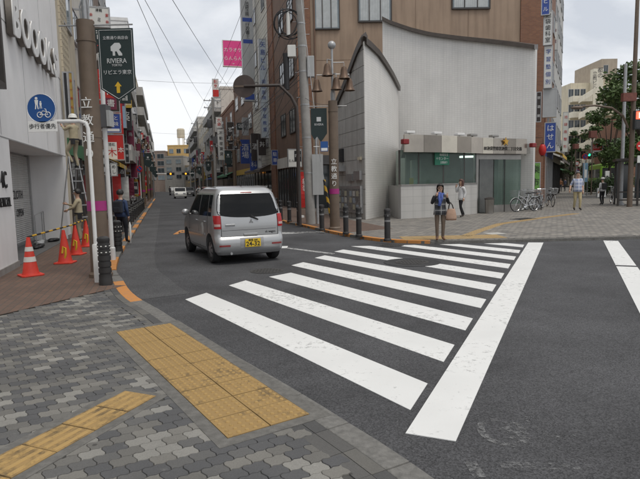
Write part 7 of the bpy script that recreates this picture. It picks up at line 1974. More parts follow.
m = MB(); P2 = [(rear_x(y, 1.45) + 0.005, y, 1.45) for y in (-0.12, 0, 0.12)]; m.box(rear_x(0, 1.45) - 0.008, rear_x(0, 1.45) + 0.02, -0.12, 0.12, 1.44, 1.458); m.build('high_stop_lamp', M_TAIL, van)
# place: rear-left tyre and heading from the photograph
VH = R(90 + 25.5)         # heading of the nose (local +x)
rl = Vector(G(212, 263.0)); d_ = Vector((math.cos(VH), math.sin(VH))); nl = Vector((-d_.y, d_.x))
org = rl - d_ * WX[0] - nl * 0.70
van.location = (org.x, org.y, 0.0); van.rotation_euler = (0, 0, VH)

# ================================================================== BICYCLES
def bicycle(loc, rz, label, fcol, basket=True, lean=0.0, group='bicycles parked by the police box', cover=None):
    o = thing('bicycle', label, 'bicycle', loc, rz, group); o.rotation_euler = (lean, 0, rz)
    fm = mat('bike_%d%d%d' % tuple(int(c * 99) for c in fcol), fcol, 0.35, 0.05, 4, metal=0.3); r_ = 0.32
    for x in (-0.53, 0.53):
        m = MB(); m.torus((0, 0, 0), r_ - 0.017, 0.019, 'y', 28, 6); wl_ = m.build('wheel', M_TYRE, o, (x, 0, r_ + 0.002))
        m = MB(); m.torus((0, 0, 0), r_ - 0.04, 0.009, 'y', 28, 4); m.build('rim', M_CHROME, wl_)
        m = MB()
        for k in range(14):
            a = k * math.pi / 7; m.tube([(0.02 * math.cos(a), 0.02 * (-1) ** k, 0.02 * math.sin(a)), ((r_ - 0.04) * math.cos(a + 0.2), 0, (r_ - 0.04) * math.sin(a + 0.2))], 0.0025, 3)
        m.lathe([(0.022, -0.03), (0.022, 0.03)], 8); m.build('spokes', M_CHROME, wl_)
        m = MB(); P = [(x + (r_ + 0.025) * math.cos(a), 0, r_ + (r_ + 0.025) * math.sin(a)) for a in [R(20 + 14 * k) for k in range(11)]]; m.tube(P, 0.014, 5); m.build('mudguard', M_GALV, o)
    m = MB(); bb_ = (-0.05, 0, 0.27); st_ = (-0.2, 0, 0.72); hd = (0.36, 0, 0.78)
    for a, c_ in ((bb_, st_), (bb_, (0.39, 0, 0.62)), ((-0.13, 0, 0.5), hd), (bb_, (-0.53, 0, 0.32)), (st_, (-0.53, 0, 0.32)), ((0.33, 0, 0.88), (0.41, 0, 0.55)), ((0.41, 0, 0.55), (0.53, 0, 0.32))): m.tube([a, c_], 0.016, 6)
    m.build('frame', fm, o, autosm=True)
    m = MB(); m.tube([(0.33, 0, 0.86), (0.31, 0, 0.98), (0.3, 0.12, 1.01), (0.2, 0.26, 1.0), (0.1, 0.28, 0.99)], 0.012, 6); m.tube([(0.31, 0, 0.98), (0.3, -0.12, 1.01), (0.2, -0.26, 1.0), (0.1, -0.28, 0.99)], 0.012, 6); m.build('handlebar', M_CHROME, o, autosm=True)
    m = MB(); m.tube([st_, (-0.23, 0, 0.83)], 0.013, 6); m.build('seat_post', M_CHROME, o)
    m = MB(); m.ball((-0.28, 0, 0.86), 0.13, 0.09, 0.035); m.ball((-0.14, 0, 0.86), 0.12, 0.03, 0.028); m.build('saddle', M_BLACK, o, smooth=True)
    m = MB(); m.disc((-0.05, -0.04, 0.27), 0.09, 'y', 0.006, 18); m.tube([(-0.05, -0.06, 0.27), (0.05, -0.07, 0.14)], 0.009, 5); m.tube([(-0.05, 0.06, 0.27), (-0.15, 0.07, 0.4)], 0.009, 5); m.box(0.0, 0.1, -0.15, -0.07, 0.13, 0.15); m.box(-0.2, -0.1, 0.07, 0.15, 0.39, 0.41); m.build('crank', M_CHROME, o)
    m = MB(); m.tube([(-0.53, 0.05, 0.32), (-0.62, 0.12, 0.015)], 0.009, 5); m.build('kickstand', M_CHROME, o)
    m = MB(); m.box(-0.72, -0.34, -0.06, 0.06, 0.68, 0.70); m.tube([(-0.55, 0.06, 0.68), (-0.53, 0.05, 0.34)], 0.007, 4); m.build('rear_rack', M_CHROME, o)
    if basket:
        m = MB(); x0, x1 = 0.42, 0.72
        for z in (0.72, 0.79, 0.86, 0.93, 1.0):
            s_ = 0.8 + (z - 0.72) * 0.7; a, c_ = 0.57 - 0.15 * s_, 0.57 + 0.15 * s_; w_ = 0.17 * s_
            m.tube([(a, -w_, z), (c_, -w_, z), (c_, w_, z), (a, w_, z), (a, -w_, z)], 0.005, 4)
        for k in range(5):
            t = -1 + k * 0.5; m.tube([(0.57 - 0.12 + 0.24 * (t + 1) / 2, -0.136, 0.72), (0.57 - 0.15 + 0.3 * (t + 1) / 2, -0.17, 1.0)], 0.004, 4); m.tube([(0.57 - 0.12 + 0.24 * (t + 1) / 2, 0.136, 0.72), (0.57 - 0.15 + 0.3 * (t + 1) / 2, 0.17, 1.0)], 0.004, 4); m.tube([(0.69, 0.136 * t, 0.72), (0.72, 0.17 * t, 1.0)], 0.004, 4)
        m.build('basket', M_GALV, o)
    return o
p = G(519, 211.5, ZF)
bicycle((p[0] + 0.25, p[1] - 0.1, ZF), R(200), 'silver bicycle parked closest to the police box door', (0.5, 0.5, 0.52), True, R(3))
p = G(529, 209.5, ZF); bicycle((p[0] + 0.2, p[1] + 0.1, ZF), R(215), 'white bicycle in the middle of the parked row', (0.6, 0.6, 0.6), True, R(-4))
p = G(540, 209.5, ZF); bicycle((p[0] + 0.1, p[1] + 0.1, ZF), R(248), 'dark bicycle with black bag at the right of the parked row', (0.03, 0.03, 0.035), True, R(4))
p = G(544.5, 208.0, ZF); bicycle((p[0], p[1] + 0.8, ZF), R(255), 'blue bicycle behind the dark one in the parked row', (0.05, 0.12, 0.3), False, R(-3))
p = G(524, 210.5, ZF); bicycle((p[0] + 0.25, p[1] + 0.1, ZF), R(208), 'silver bicycle with basket squeezed between the first two parked', (0.35, 0.36, 0.38), True, R(-5))
p = G(535, 209.0, ZF); bicycle((p[0] + 0.3, p[1] + 0.3, ZF), R(228), 'grey bicycle right of the white one in the parked row', (0.3, 0.3, 0.32), True, R(5))
p = G(548, 206.5, ZF); bicycle((p[0] + 0.1, p[1], ZF), R(262), 'black bicycle at the far right end of the parked row', (0.02, 0.02, 0.022), True, R(-4))
p = G(614, 204, ZF); bicycle((p[0], p[1] + 0.2, ZF), R(250), 'black bicycle parked beside the dark shelter', (0.025, 0.025, 0.03), True, 0, 'bicycles near the shelter')
for k, (s_, t_, lb) in enumerate([(50, -5.2, 'bicycle ridden towards the camera beyond the van'), (20, 0.9, 'dark bicycle leaning by the left kerb fence')]):
    x, y = ST(s_, t_); bicycle((x, y, 0.003 if t_ < 0 else 0.038), SANG + (R(180) if k == 0 else 0), lb, (0.08, 0.08, 0.09), True, 0, 'bicycles up the street')

# white parked car far up the street, seen nose on
far = thing('white_car', 'small white car far up the street facing the camera', 'car', (*ST(58, -3.2), 0), SANG + R(180))
m = MB(); m.prism_y([(-1.7, 0.25), (1.75, 0.25), (1.78, 0.6), (1.6, 0.85), (0.9, 0.95), (0.3, 1.42), (-1.1, 1.45), (-1.6, 1.0), (-1.75, 0.9)], -0.78, 0.78); m.build('body', M_SBOX, far, bevel=0.07)
m = MB(); m.prism_y([(0.38, 1.37), (0.92, 0.965), (0.98, 0.985), (0.44, 1.40)], -0.66, 0.66); m.build('windscreen', M_CGL, far)
for s_ in (-1, 1):
    m = MB(); m.prism_y([(0.82, 0.98), (0.28, 1.38), (-1.0, 1.4), (-1.35, 1.0)], s_ * 0.785 - 0.004, s_ * 0.785 + 0.004); m.build('side_window', M_CGL, far)
    m = MB(); m.box(1.72, 1.80, s_ * 0.5 - 0.16, s_ * 0.5 + 0.16, 0.6, 0.76); m.build('headlight', M_CHROME, far, bevel=0.02)
    for x in (-1.1, 1.15):
        m = MB(); m.disc((x, s_ * 0.7, 0.3), 0.3, 'y', 0.18, 22); m.build('wheel', M_TYRE, far, bevel=0.03)
m = MB(); m.box(1.74, 1.79, -0.16, 0.16, 0.4, 0.56); m.build('number_plate', M_SBOX, far)

for k, (s_, t_, a, lb, mm) in enumerate([(72, -5.0, 180, 'dark car parked far up the right side of the street', M_DGREY), (88, -3.0, 0, 'grey car driving away far up the street', M_SGREY)]):
    q = dup(far, (*ST(s_, t_), 0), SANG + R(a), lb)
    for c in q.children:
        if c.name.startswith('body'):
            c.data = c.data.copy(); c.data.materials.clear(); c.data.materials.append(mm)
# green and pale bus behind the shelter
bx, by, _ = D(613, 180, 55); bus = thing('city_bus', 'lime green and white bus waiting behind the shelter', 'bus', (bx, by, ZF), R(70))
m = MB(); m.box(0, 9, -1.2, 1.2, 0.35, 2.95); m.build('body', mat('bus_lime', (0.25, 0.48, 0.06), 0.35), bus, bevel=0.15)
m = MB(); m.box(0.3, 8.8, -1.206, -1.2, 1.5, 2.4); m.build('side_window', M_CGL, bus); m = MB(); m.box(0.3, 8.8, 1.2, 1.206, 1.5, 2.4); m.build('side_window', M_CGL, bus); m = MB(); m.box(-0.012, 0.0, -1.0, 1.0, 1.3, 2.5); m.build('rear_window', M_CGL, bus); m = MB(); m.box(0.2, 8.8, -1.208, -1.2, 0.6, 1.3); m.build('white_band', M_SBOX, bus)
for x in (1.8, 7.0):
    for y in (-1.05, 1.05): m = MB(); m.disc((x, y, 0.46), 0.46, 'y', 0.28, 24); m.build('wheel', M_TYRE, bus)

# ================================================================== TREES AND SHRUBS
def leaf_mat(name, c):
    m = bpy.data.materials.new(name); m.use_nodes = True; N = m.node_tree.nodes; L = m.node_tree.links; b_ = N['Principled BSDF']; b_.inputs['Roughness'].default_value = 0.6
    gi = N.new('ShaderNodeNewGeometry'); rp = N.new('ShaderNodeValToRGB'); rp.color_ramp.elements[0].color = tuple(k * 0.55 for k in c) + (1,); rp.color_ramp.elements[1].color = tuple(k * 1.5 for k in c) + (1,)
    L.new(gi.outputs['Random Per Island'], rp.inputs['Fac']); L.new(rp.outputs['Color'], b_.inputs['Base Color'])
    b_.inputs['Subsurface Weight'].default_value = 0.0
    return m
M_LEAF = leaf_mat('leaf_green', (0.065, 0.11, 0.028)); M_LEAF2 = leaf_mat('leaf_dark', (0.045, 0.08, 0.026)); M_BARK = mat('bark', (0.075, 0.06, 0.047), 0.9, 0.25, 6, bump=0.6, bscale=20)
def leaves(m, c, rad, n_, size, rg):
    for _ in range(n_):
        d = Vector((rg.gauss(0, 1), rg.gauss(0, 1), rg.gauss(0, 1))).normalized() * (rg.random() ** 0.45)
        p = Vector((c[0] + d.x * rad[0], c[1] + d.y * rad[1], c[2] + d.z * rad[2])); u = Vector((rg.gauss(0, 1), rg.gauss(0, 1), rg.gauss(0, 0.6))).normalized(); v = u.orthogonal().normalized(); v.rotate(Matrix.Rotation(rg.random() * 6.28, 3, u)); s_ = size * rg.uniform(0.6, 1.3)
        a = p - u * s_; b_ = p + v * s_ * 0.45; c2_ = p + u * s_; d2 = p - v * s_ * 0.45
        m.add([a, b_, c2_, d2], [(0, 1, 2, 3)])
def tree(loc, label, h, cr, seed, m_leaf=None, nclump=26, per=150, trunk_h=None, size=0.16):
    rg = random.Random(seed); o = thing('street_tree', label, 'tree', loc, 0, 'street trees'); th = trunk_h or h * 0.42; cz = th + (h - th) * 0.5
    clumps = []
    for k in range(nclump):
        a = rg.uniform(0, 6.28); r_ = cr * rg.random() ** 0.6; z = th * 0.85 + (h - th * 0.85) * rg.random(); f = 1 - abs((z - cz) / (h - th * 0.7)) * 1.05
        clumps.append((r_ * f * math.cos(a), r_ * f * math.sin(a), z))
    m = MB(); m.tube([(0, 0, 0), (0.05, 0.02, th * 0.5), (0.0, 0.06, th), (0.1, 0, h * 0.8)], [0.17, 0.13, 0.11, 0.03], 10)
    for c in clumps[::2]:
        z0 = th * rg.uniform(0.7, 1.05); m.tube([(0, 0, z0), (c[0] * 0.5, c[1] * 0.5, z0 + (c[2] - z0) * 0.4), c], [0.06, 0.04, 0.012], 5)
    m.build('trunk', M_BARK, o, autosm=True)
    m = MB()
    for c in clumps: q = rg.uniform(0.5, 0.95) * cr * 0.36; leaves(m, c, (q, q, q * 0.7), per, size, rg)
    m.build('crown', m_leaf or M_LEAF, o)
    return o
def tp(u, Y): x, y, _ = D(u, 180, Y); return (x, y, ZF)
tree(tp(643, 40), 'leafy street tree at the right edge over the shelter', 9.6, 3.8, 3, M_LEAF, 46, 200, 3.8)
tree(tp(609, 50), 'leafy street tree in front of the stair apartment building', 8.6, 2.9, 5, M_LEAF, 34, 170, 3.4)
tree(tp(585, 72), 'smaller street tree left of the stair apartment building', 5.6, 1.7, 8, M_LEAF2, 14, 110, 2.2)
tree(tp(570.5, 66), 'dark street tree farthest along the avenue', 7.6, 1.5, 9, M_LEAF2, 16, 130, 1.8, size=0.18)
tree(tp(628, 66), 'street tree behind the brown street light', 7.4, 2.8, 12, M_LEAF2, 20, 130, 3.0, size=0.2)
for k, (u, Y, w_, h_, lb) in enumerate([(592, 50, 1.6, 1.6, 'clipped shrub left of the pillar sign'), (600, 52, 1.8, 1.3, 'clipped shrub behind the low notice box'), (607, 46, 1.3, 1.9, 'taller shrub right of the low notice box'), (622, 44, 2.2, 1.7, 'broad shrub behind the shelter')]):
    rg = random.Random(40 + k); o = thing('shrub', lb, 'shrub', tp(u, Y), 0, 'shrubs on the plaza'); m = MB(); m.tube([(0, 0, 0), (0, 0, h_ * 0.7)], 0.05, 6)
    for q in range(5): a = q * 1.26; m.tube([(0, 0, 0.1), (w_ * 0.3 * math.cos(a), w_ * 0.3 * math.sin(a), h_ * 0.7)], 0.02, 5)
    m.build('stems', M_BARK, o); m = MB()
    for q in range(12): leaves(m, (rg.uniform(-.6, .6) * w_, rg.uniform(-.3, .3) * w_, rg.uniform(0.3, 0.8) * h_), (w_ * 0.35, w_ * 0.3, h_ * 0.28), 90, 0.1, rg)
    m.build('foliage', M_LEAF2, o)
# ================================================================== PEOPLE
M_SKIN = mat('skin', (0.5, 0.31, 0.22), 0.6, 0.06, 6)
M_HAIRB = mat('hair_black', (0.014, 0.012, 0.011), 0.5, 0.2, 20); M_HAIRBR = mat('hair_brown', (0.07, 0.028, 0.02), 0.5, 0.25, 20); M_HAIRG = mat('hair_grey', (0.13, 0.125, 0.12), 0.6, 0.25, 20)
M_SHOE = mat('shoe_dark', (0.03, 0.022, 0.018), 0.5); M_SHOEBR = mat('shoe_brown', (0.13, 0.06, 0.03), 0.5)
def cl(name, c): return mat('cloth_' + name, c, 0.9, 0.14, 9, bump=0.25, bscale=40)
BONES = [('hip', 'knee', 'pants'), ('knee', 'ankle', 'pants'), ('ankle', 'toe', 'shoes'), ('shoulder', 'elbow', 'sleeve'), ('elbow', 'wrist', 'forearm')]
DEF = dict(pelvis=(0, 0, .54), waist=(0, 0, .62), chest=(0, -.005, .725), nb=(0, .005, .815), neck=(0, -.002, .855), h1=(0, -.012, .892), h2=(0, -.004, .938), h3=(0, .004, .972),
           hipL=(.052, 0, .505), kneeL=(.056, -.012, .28), ankleL=(.056, .012, .05), toeL=(.064, -.085, .022),
           shoulderL=(.1, .004, .795), elbowL=(.128, .02, .635), wristL=(.122, -.035, .50))
for k_ in list(DEF):
    if k_.endswith('L'): v = DEF[k_]; DEF[k_[:-1] + 'R'] = (-v[0], v[1], v[2])
RAD = dict(pelvis=(.088, .066), waist=(.074, .056), chest=(.09, .062), nb=(.045, .04), neck=(.031, .031), h1=(.04, .046), h2=(.05, .06), h3=(.038, .044), hip=(.053, .055), knee=(.036, .037), ankle=(.024, .028), toe=(.026, .018), shoulder=(.04, .04), elbow=(.029, .029), wrist=(.019, .019))
def person(label, loc, az, H, pose=None, mats=None, hair=('short', M_HAIRB), slim=1.0, shirt=None, group=None, shirt_prof=None, hand_dir=None, leanfix=0.0):
    """az: direction faced, clockwise from -Y (towards the camera)"""
    J = dict(DEF); J.update(pose or {})
    o = thing('person', label, 'person', loc, -az, group)
    names = list(J); idx = {n: i for i, n in enumerate(names)}
    E = [('pelvis', 'waist'), ('waist', 'chest'), ('chest', 'nb'), ('nb', 'neck'), ('neck', 'h1'), ('h1', 'h2'), ('h2', 'h3')]
    for s_ in 'LR': E += [('pelvis', 'hip' + s_), ('hip' + s_, 'knee' + s_), ('knee' + s_, 'ankle' + s_), ('ankle' + s_, 'toe' + s_), ('chest', 'shoulder' + s_), ('shoulder' + s_, 'elbow' + s_), ('elbow' + s_, 'wrist' + s_)]
    me = bpy.data.meshes.new('body'); me.from_pydata([tuple(c * H for c in J[n]) for n in names], [(idx[a], idx[b]) for a, b in E], [])
    tmp = bpy.data.objects.new('tmp_body', me); col.objects.link(tmp)
    tmp.modifiers.new('skin', 'SKIN'); sv = me.skin_vertices[0].data
    for n in names:
        r_ = RAD[n] if n in RAD else RAD[n[:-1]]; k = slim if n in ('pelvis', 'waist', 'chest', 'hipL', 'hipR') else 1.0
        sv[idx[n]].radius = (r_[0] * H * k, r_[1] * H * k); sv[idx[n]].use_root = (n == 'pelvis')
    sb_ = tmp.modifiers.new('sub', 'SUBSURF'); sb_.levels = 2; sb_.render_levels = 2
    bpy.context.view_layer.update()
    dg = bpy.context.evaluated_depsgraph_get(); bm_ = bpy.data.meshes.new_from_object(tmp.evaluated_get(dg))
    bpy.data.objects.remove(tmp)
    keys = ['pants', 'shoes', 'shirt', 'sleeve', 'forearm', 'skin', 'dark']; mt = dict(pants=cl('dark', (.03, .03, .035)), shoes=M_SHOE, shirt=cl('white', (.6, .6, .6)), skin=M_SKIN, dark=M_BLACK); mt.update(mats or {}); mt.setdefault('sleeve', mt['shirt']); mt.setdefault('forearm', mt['sleeve'])
    segs = []
    for a, b in E:
        an = a.rstrip('LR')
        kd = {'hip': 'pants', 'knee': 'pants', 'ankle': 'shoes', 'shoulder': 'sleeve', 'elbow': 'forearm', 'neck': 'skin', 'h1': 'skin', 'h2': 'skin', 'nb': 'skin'}.get(an, 'shirt')
        if b.startswith('hip'): kd = 'pants'
        segs.append((Vector(J[a]) * H, Vector(J[b]) * H, keys.index(kd)))
    def near(p):
        best = (1e9, 0)
        for a, b, k in segs:
            d = b - a; t = max(0, min(1, (p - a).dot(d) / max(d.length_squared, 1e-9))); q = (p - a - d * t).length
            if q < best[0]: best = (q, k)
        return best[1]
    mb = MB(); mb.v = [tuple(v.co) for v in bm_.vertices]
    for p in bm_.polygons: mb.f.append(list(p.vertices)); mb.mi.append(near(p.center))
    bpy.data.meshes.remove(bm_)
    # hands with five fingers
    mb.cur = keys.index('skin')
    for s_, sg in (('L', 1), ('R', -1)):
        w_ = Vector(J['wrist' + s_]) * H; d = (w_ - Vector(J['elbow' + s_]) * H).normalized()
        if hand_dir and s_ in hand_dir: d = Vector(hand_dir[s_]).normalized()
        side = d.cross(Vector((sg, 0, 0)));  side = side.normalized() if side.length > 0.2 else Vector((0, -1, 0)); pn = d.cross(side).normalized()
        c = w_ + d * 0.03 * H
        mb.tube([w_ - d * 0.004 * H, c, w_ + d * 0.055 * H], [0.016 * H, 0.02 * H, 0.017 * H], 8)
        for k in range(4):
            b0 = w_ + d * 0.05 * H + side * (k - 1.5) * 0.0095 * H; L_ = (0.034, 0.04, 0.038, 0.03)[k] * H; cu = pn * (-sg) * 0.012 * H
            mb.tube([b0, b0 + d * L_ * 0.55 + cu * 0.4, b0 + d * L_ * 0.9 + cu * 1.4], [0.0055 * H, 0.005 * H, 0.004 * H], 5)
        b0 = w_ + d * 0.018 * H + side * -0.014 * H; mb.tube([b0, b0 + d * 0.02 * H - side * 0.016 * H, b0 + d * 0.04 * H - side * 0.018 * H], [0.007 * H, 0.006 * H, 0.0045 * H], 5)
    # face: nose, ears, eyes, mouth
    hc = Vector(J['h2']) * H; fw = Vector((0, -1, 0))
    hy = hc.y
    mb.ball((hc.x, hy - 0.062 * H, hc.z - 0.014 * H), 0.008 * H, 0.012 * H, 0.014 * H, 8, 6)
    for sg in (-1, 1): mb.ball((hc.x + sg * 0.049 * H, hy + 0.004 * H, hc.z - 0.01 * H), 0.006 * H, 0.012 * H, 0.018 * H, 8, 6)
    mb.cur = keys.index('dark')
    for sg in (-1, 1): mb.ball((hc.x + sg * 0.02 * H, hy - 0.053 * H, hc.z - 0.002 * H), 0.008 * H, 0.006 * H, 0.0035 * H, 8, 6); mb.ball((hc.x + sg * 0.02 * H, hy - 0.053 * H, hc.z + 0.012 * H), 0.012 * H, 0.005 * H, 0.002 * H, 6, 4)
    mb.ball((hc.x, hy - 0.053 * H, hc.z - 0.038 * H), 0.014 * H, 0.005 * H, 0.0025 * H, 8, 4)
    body_ = mb.build('body', [mt[k] for k in keys], o, smooth=True)
    # hair
    kind, hm = hair
    if kind:
        g_ = MB(); seg, rings = 18, 12; rx, ry, rz_ = 0.056 * H, 0.067 * H, 0.062 * H; c = hc + Vector((0, 0.005 * H, 0.012 * H)); A = []
        low = {'short': -0.35, 'bob': -1.0, 'long': -1.0}[kind]
        for i in range(rings + 1):
            a = math.pi / 2 - (math.pi / 2 + 1.25) * i / rings
            for k in range(seg):
                b_ = 2 * math.pi * k / seg; x, y, z = math.cos(a) * math.cos(b_), math.cos(a) * math.sin(b_), math.sin(a)
                A.append((x, y, z))
        def keep(x, y, z):
            front = -y
            if kind == 'short': return z > 0.42 if front > 0.45 else z > -0.5 + max(0, front) * 0.9
            return z > 0.36 if front > 0.34 else True
        vs_ = []
        for (x, y, z) in A:
            jit = 1 + 0.035 * math.sin(x * 17 + y * 11 + z * 23); ext = 0.0
            if kind in ('bob', 'long') and z < -0.1: jit *= 1.07 + 0.1 * min(1, -z); ext = (0.03 if kind == 'bob' else 0.11) * H * min(1, -z) 
            if kind in ('bob', 'long') and z < -0.1:
                n_ = math.hypot(x, y) or 1; x, y = x / n_ * max(n_, 0.86), y / n_ * max(n_, 0.8)
            vs_.append((c.x + x * rx * jit, c.y + y * ry * jit, c.z + z * rz_ * jit - ext))
        fs = []
        for i in range(rings):
            for k in range(seg):
                q = (i * seg + k, i * seg + (k + 1) % seg, (i + 1) * seg + (k + 1) % seg, (i + 1) * seg + k)
                mx_ = [sum(A[j][t] for j in q) / 4 for t in range(3)]
                if keep(*mx_): fs.append(q)
        g_.add(vs_, fs); hr = g_.build('hair', hm, o, smooth=True); so_ = hr.modifiers.new('t', 'SOLIDIFY'); so_.thickness = 0.008 * H; so_.offset = 1
    if shirt_prof:
        nm, sm, prof = shirt_prof; g_ = MB(); seg = 20; vs_ = []
        sp_ = [Vector(J[n]) for n in ('pelvis', 'waist', 'chest', 'nb')]
        def axis(z):
            for a, b in zip(sp_, sp_[1:]):
                if a.z <= z <= b.z: t = (z - a.z) / (b.z - a.z); return a + (b - a) * t
            return sp_[0] if z < sp_[0].z else sp_[-1]
        for (z, rx, ry) in prof:
            ax = axis(z)
            for k in range(seg):
                a = 2 * math.pi * k / seg; wob = 1 + 0.03 * math.sin(5 * a + z * 40)
                vs_.append(((ax.x + rx * math.cos(a) * wob) * H, (ax.y + ry * math.sin(a) * wob) * H, z * H))
        n_ = len(prof); g_.add(vs_, [(i * seg + k, i * seg + (k + 1) % seg, (i + 1) * seg + (k + 1) % seg, (i + 1) * seg + k) for i in range(n_ - 1) for k in range(seg)])
        q = g_.build(nm, sm, o, smooth=True); so_ = q.modifiers.new('t', 'SOLIDIFY'); so_.thickness = 0.006 * H
    return o
def HT(x, y, v, z0): return ZAT(x, y, v) - z0
SHIRT = [(.50, .098, .078), (.56, .096, .076), (.62, .088, .07), (.70, .098, .072), (.77, .098, .066), (.808, .072, .052), (.822, .05, .044)]
JACK = [(.46, .118, .092), (.53, .112, .088), (.62, .1, .08), (.70, .106, .08), (.77, .106, .072), (.81, .08, .056), (.825, .052, .046)]

# 1 woman waiting at the crossing
x, y = G(440, 240.3, ZF); H1 = HT(x, y, 184.3, ZF)
P1 = dict(elbowR=(-.15, -.02, .655), wristR=(-.075, -.1, .80), elbowL=(.155, .0, .655), wristL=(.105, -.12, .77), ankleL=(.05, .01, .05), ankleR=(-.05, .0, .05), toeL=(.07, -.085, .022), toeR=(-.07, -.09, .022))
M_PLAID1 = plaid_mat('plaid_black', (0.06, 0.06, 0.065), (0.012, 0.012, 0.014), (0.3, 0.3, 0.3), 13)
w1 = person('woman in black plaid jacket and blue scarf waiting at the far end of the crossing', (x, y, ZF), R(4), H1, P1, dict(pants=cl('taupe', (.13, .095, .07)), shirt=M_PLAID1, sleeve=cl('black', (.014, .014, .016)), shoes=M_SHOEBR), ('bob', M_HAIRB), 1.0, shirt_prof=('jacket', M_PLAID1, JACK), hand_dir=dict(R=(0.25, -0.1, 1), L=(-0.1, -0.2, 1)))
g_ = MB(); H = H1     # scarf: ring round the neck and two hanging ends
P = [(.055 * H * math.cos(a), .05 * H * math.sin(a) - .006 * H, (.835 + .012 * math.sin(2 * a)) * H) for a in [2 * math.pi * k / 14 for k in range(15)]]; g_.tube(P, .022 * H, 8); g_.tube([(-.02 * H, -.06 * H, .83 * H), (-.03 * H, -.085 * H, .77 * H), (-.012 * H, -.095 * H, .69 * H), (-.03 * H, -.097 * H, .62 * H)], [.022 * H, .026 * H, .028 * H, .03 * H], 8); g_.tube([(.02 * H, -.06 * H, .83 * H), (.022 * H, -.085 * H, .76 * H), (.0 * H, -.1 * H, .70 * H)], [.02 * H, .024 * H, .022 * H], 8)
g_.build('scarf', cl('blue', (.07, .11, .32)), w1, smooth=True)
g_ = MB()
for s_ in (-1, 1): g_.torus((s_ * .022 * H, -.066 * H, .938 * H), .015 * H, .0026 * H, 'y', 14, 4)
g_.tube([(-.008 * H, -.066 * H, .94 * H), (.008 * H, -.066 * H, .94 * H)], .002 * H, 4)
for s_ in (-1, 1): g_.tube([(s_ * .037 * H, -.064 * H, .94 * H), (s_ * .052 * H, .0, .942 * H)], .002 * H, 4)
g_.build('glasses', M_BLACK, w1)
# her bag, hanging from the forearm
bg_ = thing('handbag', 'tan slouchy handbag hanging from the arm of the woman in plaid', 'bag', (x + .185 * H, y - .05 * H, ZF + .36 * H), 0)
g_ = MB(); prof = [(.03, .0), (.092, .005), (.1, .05), (.088, .12), (.07, .19), (.062, .205)]; g_.lathe([(r_ * H, z * H) for r_, z in prof], 16, sx=1.0, sy=0.55); g_.build('pouch', cl('tan', (.38, .25, .18)), bg_, smooth=True)
g_ = MB()
for yy in (-.02, .02): g_.tube([(-.05 * H, yy * H, .19 * H), (-.035 * H, yy * H, .27 * H), (-.01 * H, yy * H, .315 * H), (.02 * H, yy * H, .27 * H), (.045 * H, yy * H, .19 * H)], .006 * H, 6)
g_.build('handle', M_SHOE, bg_)
g_ = MB(); g_.lathe([(.094 * H, .002 * H), (.096 * H, .018 * H)], 16, sy=0.56, caps=False); g_.build('base_trim', M_SHOEBR, bg_)

# 2 woman in white walking left past the police box
x, y = G(461, 217.3, ZF); H2 = HT(x, y, 179.5, ZF)
P2 = dict(hipL=(.045, 0, .505), kneeL=(.05, -.06, .29), ankleL=(.05, .01, .06), toeL=(.052, -.07, .02), hipR=(-.045, 0, .505), kneeR=(-.05, .02, .285), ankleR=(-.05, .13, .07), toeR=(-.05, .07, .02), elbowR=(-.13, -.05, .66), wristR=(-.06, -.12, .80), elbowL=(.12, .05, .64), wristL=(.12, .0, .51))
M_WSH = cl('white', (.66, .66, .68))
person('woman with long brown hair, white shirt and black trousers walking past the police box', (x, y, ZF), R(68), H2, P2, dict(pants=cl('black', (.014, .014, .016)), shirt=M_WSH, shoes=M_SHOE), ('long', M_HAIRBR), 0.85, shirt_prof=('shirt', M_WSH, [(.46, .094, .08), (.53, .09, .076), (.62, .078, .064), (.70, .086, .066), (.77, .088, .06), (.808, .066, .05), (.822, .046, .042)]), hand_dir=dict(R=(0.3, 0, 1)))
# 3 man in checked shirt on the plaza
x, y = G(577, 210.4, ZF); H3 = HT(x, y, 171.8, ZF)
P3 = dict(kneeL=(.056, -.055, .285), ankleL=(.056, -.03, .06), toeL=(.066, -.12, .025), kneeR=(-.056, .0, .28), ankleR=(-.056, .07, .06), toeR=(-.066, -.02, .022), elbowR=(-.165, .03, .65), wristR=(-.2, -.03, .53), elbowL=(.135, .04, .64), wristL=(.13, .0, .5))
M_PLAID2 = plaid_mat('plaid_blue', (0.38, 0.42, 0.52), (0.1, 0.14, 0.28), (0.62, 0.62, 0.66), 12)
person('man in blue checked short-sleeved shirt and beige trousers walking across the plaza', (x, y, ZF), R(8), H3, P3, dict(pants=cl('beige', (.42, .35, .2)), shirt=M_PLAID2, forearm=M_SKIN, shoes=M_SHOE), ('short', M_HAIRG), 1.12, shirt_prof=('shirt', M_PLAID2, [(.485, .108, .09), (.56, .108, .09), (.62, .1, .084), (.70, .104, .08), (.77, .104, .07), (.808, .076, .054), (.822, .05, .044)]))
